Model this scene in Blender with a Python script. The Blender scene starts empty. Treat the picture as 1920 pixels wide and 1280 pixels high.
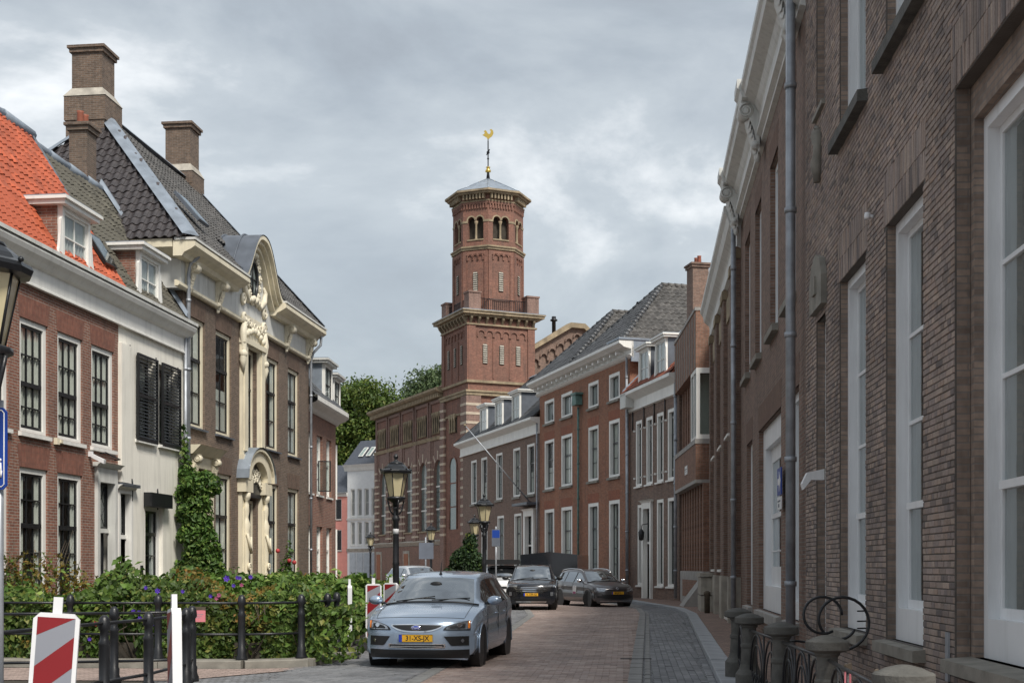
import bpy, bmesh, math, random
import numpy as np
from mathutils import Vector, Matrix
random.seed(7); rng = np.random.default_rng(7)
R = math.radians
scene = bpy.context.scene
COL = scene.collection

# ------------------------------------------------------------------ camera
CAMP = Vector((0.0, 0.0, 1.55))
cam_d = bpy.data.cameras.new('camera'); cam = bpy.data.objects.new('camera', cam_d); COL.objects.link(cam)
cam.location = CAMP; cam.rotation_euler = (R(90), 0, 0)
cam_d.lens = 45.0; cam_d.sensor_width = 36.0; cam_d.sensor_fit = 'HORIZONTAL'
cam_d.shift_y = 0.2203; cam_d.clip_start = 0.1; cam_d.clip_end = 5000
scene.camera = cam

# ------------------------------------------------------------------ world: overcast sky
SUN_EL, SUN_AZ = 50.0, 152.0      # azimuth clockwise from +Y (behind the camera, to the right)
world = bpy.data.worlds.new('World'); scene.world = world; world.use_nodes = True
nt = world.node_tree; nt.nodes.clear()
def N(t, **kw):
    n = nt.nodes.new(t)
    for k, v in kw.items(): setattr(n, k, v)
    return n
out = N('ShaderNodeOutputWorld'); bg = N('ShaderNodeBackground'); lk = nt.links.new
sky = N('ShaderNodeTexSky', sky_type='NISHITA'); sky.sun_disc = False
sky.sun_elevation = R(SUN_EL); sky.sun_rotation = R(SUN_AZ); sky.air_density = 1.2; sky.dust_density = 2.0
skys = N('ShaderNodeVectorMath', operation='SCALE'); skys.inputs['Scale'].default_value = 0.055
lk(sky.outputs[0], skys.inputs[0])
tc = N('ShaderNodeTexCoord'); sep = N('ShaderNodeSeparateXYZ'); lk(tc.outputs['Generated'], sep.inputs[0])
zz = N('ShaderNodeMath', operation='ADD'); zz.inputs[1].default_value = 0.16
za = N('ShaderNodeMath', operation='ABSOLUTE'); lk(sep.outputs[2], za.inputs[0]); lk(za.outputs[0], zz.inputs[0])
dx = N('ShaderNodeMath', operation='DIVIDE'); dy = N('ShaderNodeMath', operation='DIVIDE')
lk(sep.outputs[0], dx.inputs[0]); lk(zz.outputs[0], dx.inputs[1]); lk(sep.outputs[1], dy.inputs[0]); lk(zz.outputs[0], dy.inputs[1])
cmb = N('ShaderNodeCombineXYZ'); lk(dx.outputs[0], cmb.inputs[0]); lk(dy.outputs[0], cmb.inputs[1])
n1 = N('ShaderNodeTexNoise'); n1.inputs['Scale'].default_value = 3.1; n1.inputs['Detail'].default_value = 9; n1.inputs['Roughness'].default_value = 0.56; n1.inputs['Distortion'].default_value = 0.35
mp = N('ShaderNodeMapping'); mp.inputs['Location'].default_value = (3.1, 1.35, 0.4); mp.inputs['Scale'].default_value = (1.0, 1.0, 1.7); lk(tc.outputs['Generated'], mp.inputs[0]); lk(mp.outputs[0], n1.inputs['Vector'])
r1 = N('ShaderNodeValToRGB'); e = r1.color_ramp.elements
e[0].position = 0.34; e[0].color = (0.142, 0.154, 0.167, 1); e[1].position = 0.68; e[1].color = (0.43, 0.435, 0.435, 1)
m_ = e.new(0.45); m_.color = (0.176, 0.194, 0.210, 1); m_ = e.new(0.55); m_.color = (0.226, 0.244, 0.257, 1)
lk(n1.outputs['Fac'], r1.inputs[0])
mx = N('ShaderNodeMixRGB'); mx.inputs[0].default_value = 0.86; lk(skys.outputs[0], mx.inputs[1]); lk(r1.outputs[0], mx.inputs[2])
lk(mx.outputs[0], bg.inputs[0]); bg.inputs[1].default_value = 1.0; lk(bg.outputs[0], out.inputs[0])

# ------------------------------------------------------------------ sun behind cloud
sd = bpy.data.lights.new('sun', 'SUN'); sd.energy = 1.5; sd.angle = R(14); sd.color = (1.0, 0.95, 0.87)
sun = bpy.data.objects.new('sun', sd); COL.objects.link(sun); sun.location = (10, -20, 40)
_d = Vector((math.sin(R(SUN_AZ))*math.cos(R(SUN_EL)), math.cos(R(SUN_AZ))*math.cos(R(SUN_EL)), math.sin(R(SUN_EL))))
sun.rotation_euler = _d.to_track_quat('Z', 'Y').to_euler()

scene.view_settings.view_transform = 'Standard'; scene.view_settings.look = 'None'
scene.view_settings.exposure = 1.48; scene.view_settings.gamma = 1.0; scene.view_settings.use_curve_mapping = False
scene.cycles.max_bounces = 6; scene.cycles.diffuse_bounces = 3; scene.cycles.transparent_max_bounces = 8

# ------------------------------------------------------------------ mesh builder
class MB:
    def __init__(s): s.v = []; s.f = []; s.sm = []
    def add(s, vs, fs, smooth=False):
        o = len(s.v); s.v += [tuple(p) for p in vs]
        for f in fs: s.f.append(tuple(i+o for i in f)); s.sm.append(smooth)
        return s
    def box(s, x0, x1, y0, y1, z0, z1):
        return s.add([(x0,y0,z0),(x1,y0,z0),(x1,y1,z0),(x0,y1,z0),(x0,y0,z1),(x1,y0,z1),(x1,y1,z1),(x0,y1,z1)],
                     [(0,3,2,1),(4,5,6,7),(0,1,5,4),(1,2,6,5),(2,3,7,6),(3,0,4,7)])
    def quad(s, a, b, c, d): return s.add([a,b,c,d], [(0,1,2,3)])
    def poly(s, pts): return s.add(pts, [tuple(range(len(pts)))])
    def prism(s, poly, ax, a0, a1, cap=True, smooth=False):
        n = len(poly)
        P = {'x': lambda p,a:(a,p[0],p[1]), 'y': lambda p,a:(p[0],a,p[1]), 'z': lambda p,a:(p[0],p[1],a)}[ax]
        vs = [P(p,a0) for p in poly]+[P(p,a1) for p in poly]
        s.add(vs, [(i,(i+1)%n,n+(i+1)%n,n+i) for i in range(n)], smooth)
        if cap: s.add(vs, [tuple(range(n))[::-1], tuple(range(n,2*n))])
        return s
    def lathe(s, prof, seg=16, c=(0,0,0), ax='z', smooth=True, a0=0.0, sx=1, sy=1):
        vs = []
        for r, h in prof:
            for i in range(seg):
                a = a0+2*math.pi*i/seg; x, y = r*math.cos(a)*sx, r*math.sin(a)*sy
                p = (x,y,h) if ax=='z' else ((h,x,y) if ax=='x' else (x,h,y))
                vs.append((p[0]+c[0],p[1]+c[1],p[2]+c[2]))
        fs = []
        for j in range(len(prof)-1):
            for i in range(seg):
                k = (i+1)%seg; fs.append((j*seg+i,j*seg+k,(j+1)*seg+k,(j+1)*seg+i))
        s.add(vs, fs, smooth)
        caps = []
        if prof[0][0] > 1e-4: caps.append(tuple(range(seg))[::-1])
        if prof[-1][0] > 1e-4: caps.append(tuple(range((len(prof)-1)*seg, len(prof)*seg)))
        if caps: s.add(vs, caps)
        return s
    def tube(s, pts, r, seg=8, closed=False, smooth=True):
        pts = [Vector(p) for p in pts]; n = len(pts); vs = []; fs = []
        prev = None
        for i, p in enumerate(pts):
            t = (pts[(i+1)%n]-pts[i-1]) if closed else (pts[min(i+1,n-1)]-pts[max(i-1,0)])
            t.normalize()
            if prev is None:
                a = Vector((0,0,1)) if abs(t.z) < .9 else Vector((1,0,0)); u = t.cross(a).normalized()
            else:
                u = (prev-t*prev.dot(t)); u = u.normalized() if u.length > 1e-6 else t.orthogonal().normalized()
            prev = u; w = t.cross(u); rr = r[i] if isinstance(r, (list,tuple)) else r
            for k in range(seg):
                a = 2*math.pi*k/seg; vs.append(p+u*math.cos(a)*rr+w*math.sin(a)*rr)
        m = n if closed else n-1
        for i in range(m):
            j = (i+1)%n
            for k in range(seg):
                l = (k+1)%seg; fs.append((i*seg+k,i*seg+l,j*seg+l,j*seg+k))
        s.add(vs, fs, smooth)
        if not closed: s.add(vs, [tuple(range(seg))[::-1], tuple(range((n-1)*seg,n*seg))])
        return s
    def ball(s, c, r, seg=10, rings=6, sx=1, sy=1, sz=1):
        pr = [(r*math.sin(math.pi*i/rings), -r*sz*math.cos(math.pi*i/rings)) for i in range(rings+1)]
        pr[0] = (1e-5, pr[0][1]); pr[-1] = (1e-5, pr[-1][1])
        return s.lathe(pr, seg, c, 'z', True, 0, sx, sy)
    def mesh(s, name, recalc=True):
        me = bpy.data.meshes.new(name); me.from_pydata(s.v, [], s.f)
        me.polygons.foreach_set('use_smooth', s.sm)
        finish(me, recalc); return me
    def build(s, name, mat, parent=None, recalc=True):
        return link(name, s.mesh(name, recalc), mat, parent)

def finish(me, recalc=False):
    if recalc:
        bm = bmesh.new(); bm.from_mesh(me); bmesh.ops.remove_doubles(bm, verts=bm.verts, dist=1e-5)
        bmesh.ops.recalc_face_normals(bm, faces=bm.faces); bm.to_mesh(me); bm.free()
    me.update()
    n = len(me.polygons)
    if n == 0: return
    uvl = me.uv_layers.new(name='UVMap')
    nor = np.empty(n*3, np.float32); me.polygons.foreach_get('normal', nor); nor = np.abs(nor.reshape(-1,3))
    lt = np.empty(n, np.int32); me.polygons.foreach_get('loop_total', lt)
    nl = len(me.loops); vi = np.empty(nl, np.int32); me.loops.foreach_get('vertex_index', vi)
    co = np.empty(len(me.vertices)*3, np.float32); me.vertices.foreach_get('co', co); co = co.reshape(-1,3)
    ax = np.argmax(nor*np.array([1,1.001,1.0]), axis=1); axl = np.repeat(ax, lt); c = co[vi]
    u = np.where(axl==0, c[:,1], c[:,0]); w = np.where(axl==2, c[:,1], c[:,2])
    uvl.data.foreach_set('uv', np.stack([u,w],1).astype(np.float32).ravel())

def link(name, me, mat=None, parent=None):
    o = bpy.data.objects.new(name, me); COL.objects.link(o)
    if mat is not None and me is not None and len(me.materials) == 0: me.materials.append(mat)
    if parent is not None: o.parent = parent
    return o
def tag(o, label, cat, group=None):
    o['label'] = label; o['category'] = cat
    if group: o['group'] = group
    return o
def empty(name, loc=(0,0,0), rz=0.0):
    o = bpy.data.objects.new(name, None); COL.objects.link(o); o.location = loc; o.rotation_euler = (0,0,rz)
    o.empty_display_size = 0.3; return o
def copy_tree(o, parent=None):
    c = o.copy(); COL.objects.link(c); c.parent = parent
    for k in [q for q in bpy.data.objects if q.parent == o]: copy_tree(k, c)
    return c

# ------------------------------------------------------------------ materials
MATS = {}
def nodes(name):
    m = bpy.data.materials.new(name); m.use_nodes = True; t = m.node_tree; return m, t, t.nodes['Principled BSDF']
def plain(name, col, rough=.6, metal=0.0, var=.12, vs=3.0, bump=0.0, bs=40.0, spec=None, coat=0, island=0.0, streak=0.0):
    m, t, b = nodes(name); n = t.nodes; l = t.links.new
    tcx = n.new('ShaderNodeTexCoord'); nz = n.new('ShaderNodeTexNoise'); nz.inputs['Scale'].default_value = vs; nz.inputs['Detail'].default_value = 6
    l(tcx.outputs['Object'], nz.inputs['Vector'])
    rp = n.new('ShaderNodeValToRGB'); a = rp.color_ramp.elements
    a[0].position = .3; a[1].position = .72
    a[0].color = tuple(c*(1-var) for c in col)+(1,); a[1].color = tuple(min(1,c*(1+var)) for c in col)+(1,)
    l(nz.outputs['Fac'], rp.inputs[0]); last = rp.outputs[0]
    if island:
        g = n.new('ShaderNodeNewGeometry'); hs = n.new('ShaderNodeHueSaturation')
        mr = n.new('ShaderNodeMapRange'); mr.inputs['To Min'].default_value = 1-island; mr.inputs['To Max'].default_value = 1+island
        l(g.outputs['Random Per Island'], mr.inputs['Value']); l(mr.outputs[0], hs.inputs['Value']); l(last, hs.inputs['Color']); last = hs.outputs[0]
    if streak:
        mpn = n.new('ShaderNodeMapping'); mpn.inputs['Scale'].default_value = (3.5,3.5,.35); l(tcx.outputs['Object'], mpn.inputs[0])
        ns = n.new('ShaderNodeTexNoise'); ns.inputs['Scale'].default_value = 1.6; ns.inputs['Detail'].default_value = 7; ns.inputs['Roughness'].default_value = .7; l(mpn.outputs[0], ns.inputs['Vector'])
        rs_ = n.new('ShaderNodeMapRange'); rs_.inputs['From Min'].default_value = .48; rs_.inputs['From Max'].default_value = .75; rs_.inputs['To Max'].default_value = streak; l(ns.outputs['Fac'], rs_.inputs['Value'])
        mxn = n.new('ShaderNodeMixRGB'); l(rs_.outputs[0], mxn.inputs[0]); l(last, mxn.inputs[1]); mxn.inputs[2].default_value = (.10,.09,.075,1); last = mxn.outputs[0]
    l(last, b.inputs['Base Color']); b.inputs['Roughness'].default_value = rough; b.inputs['Metallic'].default_value = metal
    if spec is not None: b.inputs['Specular IOR Level'].default_value = spec
    if coat: b.inputs['Coat Weight'].default_value = coat; b.inputs['Coat Roughness'].default_value = .05
    if bump:
        nb = n.new('ShaderNodeTexNoise'); nb.inputs['Scale'].default_value = bs; nb.inputs['Detail'].default_value = 4
        l(tcx.outputs['Object'], nb.inputs['Vector']); bp = n.new('ShaderNodeBump'); bp.inputs['Strength'].default_value = bump; bp.inputs['Distance'].default_value = .02
        l(nb.outputs['Fac'], bp.inputs['Height']); l(bp.outputs[0], b.inputs['Normal'])
    MATS[name] = m; return m
def brick(name, c1, c2, mortar, bw=.22, bh=.0625, ms=.009, dirt=.25, dark=(.05,.045,.04), rough=.85, vertical=False):
    m, t, b = nodes(name); n = t.nodes; l = t.links.new
    uv = n.new('ShaderNodeTexCoord'); src = uv.outputs['UV']
    if vertical:
        mpn = n.new('ShaderNodeMapping'); mpn.inputs['Rotation'].default_value = (0,0,R(90)); l(src, mpn.inputs[0]); src = mpn.outputs[0]
    bt = n.new('ShaderNodeTexBrick'); l(src, bt.inputs['Vector'])
    bt.inputs['Scale'].default_value = 1.0; bt.inputs['Brick Width'].default_value = bw; bt.inputs['Row Height'].default_value = bh
    bt.inputs['Mortar Size'].default_value = ms; bt.inputs['Mortar Smooth'].default_value = .3; bt.inputs['Bias'].default_value = 0.0
    bt.inputs['Color1'].default_value = c1+(1,); bt.inputs['Color2'].default_value = c2+(1,); bt.inputs['Mortar'].default_value = mortar+(1,)
    nz = n.new('ShaderNodeTexNoise'); nz.inputs['Scale'].default_value = .55; nz.inputs['Detail'].default_value = 7; nz.inputs['Roughness'].default_value = .65
    l(uv.outputs['Object'], nz.inputs['Vector'])
    rp = n.new('ShaderNodeValToRGB'); rp.color_ramp.elements[0].position = .46; rp.color_ramp.elements[1].position = .75
    rp.color_ramp.elements[0].color = (0,0,0,1); rp.color_ramp.elements[1].color = (dirt,dirt,dirt,1); l(nz.outputs['Fac'], rp.inputs[0])
    mix = n.new('ShaderNodeMixRGB'); l(rp.outputs[0], mix.inputs[0]); l(bt.outputs['Color'], mix.inputs[1]); mix.inputs[2].default_value = dark+(1,)
    mps = n.new('ShaderNodeMapping'); mps.inputs['Scale'].default_value = (2.2,2.2,.28); l(uv.outputs['Object'], mps.inputs[0])
    ns = n.new('ShaderNodeTexNoise'); ns.inputs['Scale'].default_value = 1.5; ns.inputs['Detail'].default_value = 8; ns.inputs['Roughness'].default_value = .7; l(mps.outputs[0], ns.inputs['Vector'])
    rs_ = n.new('ShaderNodeMapRange'); rs_.inputs['From Min'].default_value = .5; rs_.inputs['From Max'].default_value = .8; rs_.inputs['To Max'].default_value = .6; l(ns.outputs['Fac'], rs_.inputs['Value'])
    mx2 = n.new('ShaderNodeMixRGB'); l(rs_.outputs[0], mx2.inputs[0]); l(mix.outputs[0], mx2.inputs[1]); mx2.inputs[2].default_value = (.06,.05,.044,1); mix = mx2
    n2 = n.new('ShaderNodeTexNoise'); n2.inputs['Scale'].default_value = 9; n2.inputs['Detail'].default_value = 5; l(uv.outputs['Object'], n2.inputs['Vector'])
    hs = n.new('ShaderNodeHueSaturation'); mr = n.new('ShaderNodeMapRange'); mr.inputs['To Min'].default_value = .55; mr.inputs['To Max'].default_value = 1.5
    l(n2.outputs['Fac'], mr.inputs['Value']); l(mr.outputs[0], hs.inputs['Value']); l(mix.outputs[0], hs.inputs['Color'])
    l(hs.outputs[0], b.inputs['Base Color']); b.inputs['Roughness'].default_value = rough
    bp = n.new('ShaderNodeBump'); bp.invert = True; bp.inputs['Strength'].default_value = .5; bp.inputs['Distance'].default_value = .008
    l(bt.outputs['Fac'], bp.inputs['Height']); l(bp.outputs[0], b.inputs['Normal'])
    MATS[name] = m; return m
def glassy(name, tint=(.02,.024,.028), refl=.3, trans=.0, rough=.02, wavy=.0):
    # window glass: a fixed share of mirror reflection rising with angle, over a dark or see-through body
    m = bpy.data.materials.new(name); m.use_nodes = True; t = m.node_tree; t.nodes.clear(); n = t.nodes; l = t.links.new
    o = n.new('ShaderNodeOutputMaterial'); gl = n.new('ShaderNodeBsdfGlossy'); gl.inputs['Roughness'].default_value = rough; gl.inputs['Color'].default_value = (.92,.95,.97,1)
    df = n.new('ShaderNodeBsdfDiffuse'); df.inputs['Color'].default_value = tint+(1,)
    body = df.outputs[0]
    if trans:
        tr = n.new('ShaderNodeBsdfTransparent'); tr.inputs['Color'].default_value = (.82,.87,.86,1); mb = n.new('ShaderNodeMixShader'); mb.inputs[0].default_value = trans
        l(df.outputs[0], mb.inputs[1]); l(tr.outputs[0], mb.inputs[2]); body = mb.outputs[0]
    lw = n.new('ShaderNodeLayerWeight'); lw.inputs['Blend'].default_value = .5; fr = n.new('ShaderNodeMath'); fr.operation = 'POWER'; fr.inputs[1].default_value = 4.5; l(lw.outputs['Facing'], fr.inputs[0])
    ad = n.new('ShaderNodeMath'); ad.operation = 'MULTIPLY_ADD'; ad.inputs[1].default_value = 1-refl; ad.inputs[2].default_value = refl; l(fr.outputs[0], ad.inputs[0])
    ms_ = n.new('ShaderNodeMixShader'); l(ad.outputs[0], ms_.inputs[0]); l(body, ms_.inputs[1]); l(gl.outputs[0], ms_.inputs[2]); l(ms_.outputs[0], o.inputs[0])
    if wavy:
        tcx = n.new('ShaderNodeTexCoord'); nb = n.new('ShaderNodeTexNoise'); nb.inputs['Scale'].default_value = 2.2; nb.inputs['Detail'].default_value = 2
        l(tcx.outputs['Object'], nb.inputs['Vector']); bp = n.new('ShaderNodeBump'); bp.inputs['Strength'].default_value = wavy; bp.inputs['Distance'].default_value = .05
        l(nb.outputs['Fac'], bp.inputs['Height']); l(bp.outputs[0], gl.inputs['Normal'])
    MATS[name] = m; return m
def leafm(name, c1, c2, c3=None):
    m, t, b = nodes(name); n = t.nodes; l = t.links.new
    g = n.new('ShaderNodeNewGeometry'); rp = n.new('ShaderNodeValToRGB'); a = rp.color_ramp.elements
    a[0].position = 0; a[0].color = c1+(1,); a[1].position = .75; a[1].color = c2+(1,)
    if c3: k = a.new(1.0); k.color = c3+(1,)
    l(g.outputs['Random Per Island'], rp.inputs[0])
    tcx = n.new('ShaderNodeTexCoord'); nz = n.new('ShaderNodeTexNoise'); nz.inputs['Scale'].default_value = .9; nz.inputs['Detail'].default_value = 3; l(tcx.outputs['Object'], nz.inputs['Vector'])
    mr = n.new('ShaderNodeMapRange'); mr.inputs['From Min'].default_value = .3; mr.inputs['From Max'].default_value = .7; mr.inputs['To Min'].default_value = .75; mr.inputs['To Max'].default_value = 1.3
    hs = n.new('ShaderNodeHueSaturation'); l(nz.outputs['Fac'], mr.inputs['Value']); l(mr.outputs[0], hs.inputs['Value']); l(rp.outputs[0], hs.inputs['Color'])
    l(hs.outputs[0], b.inputs['Base Color']); b.inputs['Roughness'].default_value = .5; b.inputs['Specular IOR Level'].default_value = .3
    tl = n.new('ShaderNodeBsdfTranslucent'); l(hs.outputs[0], tl.inputs['Color']); mxs = n.new('ShaderNodeMixShader'); mxs.inputs[0].default_value = .3
    l(b.outputs[0], mxs.inputs[1]); l(tl.outputs[0], mxs.inputs[2]); l(mxs.outputs[0], t.nodes['Material Output'].inputs[0])
    MATS[name] = m; return m

brick('brick_red', (.19,.075,.05), (.27,.115,.075), (.30,.25,.21), dirt=.35)
brick('brick_red_arch', (.20,.075,.05), (.26,.105,.07), (.17,.10,.08), vertical=True, bw=.24, bh=.06, ms=.006)
brick('brick_brown', (.10,.066,.046), (.175,.115,.08), (.19,.165,.14), bh=.055, bw=.19, ms=.008)
brick('brick_brown_arch', (.105,.065,.045), (.17,.11,.078), (.12,.095,.08), vertical=True, bw=.24, bh=.055, ms=.005)
brick('brick_orange', (.26,.088,.04), (.36,.14,.07), (.26,.20,.16), dirt=.4)
brick('brick_orange_arch', (.27,.085,.045), (.33,.12,.065), (.22,.12,.09), vertical=True, bw=.24, bh=.06, ms=.006)
brick('brick_dull', (.15,.088,.064), (.235,.142,.105), (.21,.18,.155))
brick('brick_dull_arch', (.14,.075,.052), (.19,.11,.075), (.14,.1,.08), vertical=True, bw=.24, bh=.06, ms=.006)
brick('brick_tower', (.20,.083,.058), (.29,.13,.088), (.19,.13,.105), dirt=.5)
brick('brick_church', (.215,.12,.095), (.30,.175,.14), (.22,.18,.155), dirt=.4)
brick('brick_modern', (.195,.09,.055), (.28,.14,.09), (.20,.16,.13), bh=.065, dirt=.15)
brick('brick_gallery', (.20,.10,.075), (.26,.14,.10), (.22,.18,.15), dirt=.3)
brick('brick_near', (.19,.14,.112), (.31,.23,.18), (.20,.17,.15), bh=.0625)
brick('brick_near_arch', (.19,.14,.112), (.29,.21,.165), (.12,.10,.088), vertical=True, bw=.3, bh=.0625, ms=.007)
def unitm(name, cols, rough=.85, bs=60, bump=.3):
    m, t, b = nodes(name); n = t.nodes; l = t.links.new; g = n.new('ShaderNodeNewGeometry'); oi = n.new('ShaderNodeObjectInfo'); ad = n.new('ShaderNodeMath'); ad.operation = 'ADD'
    l(g.outputs['Random Per Island'], ad.inputs[0]); l(oi.outputs['Random'], ad.inputs[1]); fr = n.new('ShaderNodeMath'); fr.operation = 'FRACT'; l(ad.outputs[0], fr.inputs[0])
    rp = n.new('ShaderNodeValToRGB'); a = rp.color_ramp.elements; a[0].position = 0; a[0].color = cols[0]+(1,); a[1].position = 1; a[1].color = cols[-1]+(1,)
    for i, c in enumerate(cols[1:-1]): a.new((i+1)/(len(cols)-1)).color = c+(1,)
    l(fr.outputs[0], rp.inputs[0]); tcx = n.new('ShaderNodeTexCoord'); gm = n.new('ShaderNodeNewGeometry')
    nz = n.new('ShaderNodeTexNoise'); nz.inputs['Scale'].default_value = .8; nz.inputs['Detail'].default_value = 8; nz.inputs['Roughness'].default_value = .7; l(gm.outputs['Position'], nz.inputs['Vector'])
    mr = n.new('ShaderNodeMapRange'); mr.inputs['From Min'].default_value = .3; mr.inputs['From Max'].default_value = .7; mr.inputs['To Min'].default_value = .62; mr.inputs['To Max'].default_value = 1.3; l(nz.outputs['Fac'], mr.inputs['Value'])
    hs = n.new('ShaderNodeHueSaturation'); l(mr.outputs[0], hs.inputs['Value']); l(rp.outputs[0], hs.inputs['Color'])
    n2 = n.new('ShaderNodeTexNoise'); n2.inputs['Scale'].default_value = 45; n2.inputs['Detail'].default_value = 4; l(gm.outputs['Position'], n2.inputs['Vector'])
    m2 = n.new('ShaderNodeMapRange'); m2.inputs['To Min'].default_value = .7; m2.inputs['To Max'].default_value = 1.3; l(n2.outputs['Fac'], m2.inputs['Value'])
    h2_ = n.new('ShaderNodeHueSaturation'); l(m2.outputs[0], h2_.inputs['Value']); l(hs.outputs[0], h2_.inputs['Color']); l(h2_.outputs[0], b.inputs['Base Color'])
    bp = n.new('ShaderNodeBump'); bp.inputs['Strength'].default_value = bump; bp.inputs['Distance'].default_value = .01; l(n2.outputs['Fac'], bp.inputs['Height']); l(bp.outputs[0], b.inputs['Normal']); b.inputs['Roughness'].default_value = rough
    MATS[name] = m; return m
unitm('brick_unit', [(.165,.132,.118),(.31,.245,.205),(.265,.215,.195),(.38,.295,.24),(.225,.182,.165),(.32,.235,.185),(.275,.22,.20),(.13,.11,.103)])
plain('mortar', (.10,.088,.078), .9, var=.2, bump=.3)
plain('white_paint', (.80,.79,.75), .45, var=.05, vs=1.5, streak=.22)
plain('white_near', (.78,.79,.80), .4, var=.06, vs=1.5, streak=.18)
plain('cream', (.74,.67,.51), .55, var=.08, vs=2, streak=.3)
plain('plaster', (.82,.79,.71), .75, var=.07, vs=1.2, bump=.15, bs=25, streak=.3)
plain('grey_paint', (.62,.62,.59), .5, var=.07, streak=.35)
plain('black_paint', (.012,.013,.015), .28, var=.1)
plain('sash_dark', (.014,.015,.016), .35, var=.1)
plain('door_dark', (.02,.022,.026), .3, var=.1)
plain('iron', (.014,.015,.018), .38, var=.3, vs=8, bump=.12, bs=90)
plain('lead', (.27,.31,.36), .42, metal=.35, var=.22, vs=2.5, bump=.1, bs=9)
plain('lead_dark', (.12,.135,.16), .45, metal=.3, var=.2, vs=2.5)
plain('zinc_pipe', (.34,.36,.39), .45, metal=.4, var=.25, vs=4)
plain('copper_green', (.11,.20,.18), .6, var=.3, vs=6)
plain('tile_orange', (.40,.085,.034), .6, var=.28, vs=2.5, island=.15, streak=.25)
plain('tile_red', (.25,.075,.042), .65, var=.25, vs=5, island=.25)
plain('tile_dark', (.052,.045,.046), .36, var=.4, vs=2.5, island=.5)
plain('tile_grey', (.078,.073,.068), .6, var=.3, vs=4, island=.3)
plain('tile_black', (.060,.062,.066), .42, var=.25, vs=4, island=.3)
plain('tile_moss', (.085,.078,.060), .75, var=.35, vs=4, island=.3)
plain('slate', (.06,.068,.085), .45, var=.25, vs=6)
plain('stone', (.38,.35,.30), .8, var=.25, vs=3, bump=.3, bs=30, streak=.4)
plain('stone_dark', (.085,.082,.074), .8, var=.35, vs=6, bump=.4, bs=40)
plain('stone_sill', (.23,.215,.185), .8, var=.25, vs=4, bump=.3, bs=40)
plain('sandstone', (.31,.245,.16), .85, var=.35, vs=1.6, bump=.25, bs=20, streak=.5)
plain('sand_band', (.50,.42,.33), .85, var=.25, vs=2)
plain('concrete', (.33,.315,.295), .85, var=.2, vs=2.5, bump=.25, bs=30)
plain('gold', (.85,.58,.14), .25, metal=1.0, var=.05)
plain('curtain', (.70,.67,.61), .9, var=.08)
plain('curtain_grey', (.48,.48,.47), .9, var=.1)
plain('pink_wall', (.62,.26,.22), .8, var=.08)
plain('white_wall', (.74,.75,.75), .65, var=.05)
plain('shutter_grey', (.42,.46,.50), .6, var=.12)
plain('brown_door', (.28,.10,.04), .6, var=.15)
plain('pink_paper', (.62,.20,.23), .6, var=.06)
plain('red_plastic', (.22,.012,.016), .35, var=.06)
plain('refl_white', (.25,.26,.295), .35, var=.05)
plain('white_plastic', (.74,.74,.75), .4, var=.04)
plain('rubber', (.028,.028,.03), .75, var=.25, vs=8, bump=.3)
plain('sign_blue', (.012,.055,.32), .35, var=.04)
plain('sign_white', (.8,.8,.8), .4, var=.02)
plain('sign_grey', (.15,.17,.21), .5, metal=.3, var=.1)
plain('timber_ornament', (.72,.66,.52), .6, var=.1, vs=6, streak=.35)
plain('lamp_glass', (.55,.48,.30), .25, var=.12, vs=3, coat=.6)
plain('bark', (.09,.07,.05), .9, var=.3, vs=8, bump=.5)
plain('soil_and_shade', (.05,.042,.032), .95, var=.3)  # bare earth; also the dark tone painted as shade in church hollows
glassy('glass_house', (.03,.034,.036), refl=.06, trans=.94, wavy=.05)
glassy('glass_near', (.05,.06,.07), refl=.2, trans=.85, wavy=.04)
glassy('glass_church', (.16,.20,.19), refl=.10, wavy=.4, rough=.12)
glassy('glass_car', (.012,.014,.016), refl=.42)
glassy('glass_lamp', (.4,.35,.2), refl=.1, trans=.3)
leafm('leaf_hedge', (.04,.075,.016), (.105,.165,.035), (.23,.23,.055))
leafm('leaf_autumn', (.08,.075,.016), (.20,.145,.03), (.30,.15,.035))
leafm('leaf_light', (.06,.12,.02), (.15,.25,.05), (.24,.31,.075))
leafm('leaf_vine', (.035,.08,.018), (.09,.17,.035), (.18,.23,.06))
leafm('leaf_tree', (.05,.09,.02), (.11,.165,.035), (.19,.215,.05))
leafm('leaf_far', (.06,.10,.05), (.13,.18,.08))
leafm('leaf_yew', (.018,.04,.018), (.045,.08,.03))
leafm('petal_violet', (.10,.06,.45), (.20,.10,.62))
leafm('petal_pink', (.45,.10,.25), (.6,.2,.35))
leafm('petal_red', (.45,.03,.04), (.6,.1,.1))
M = MATS
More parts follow.
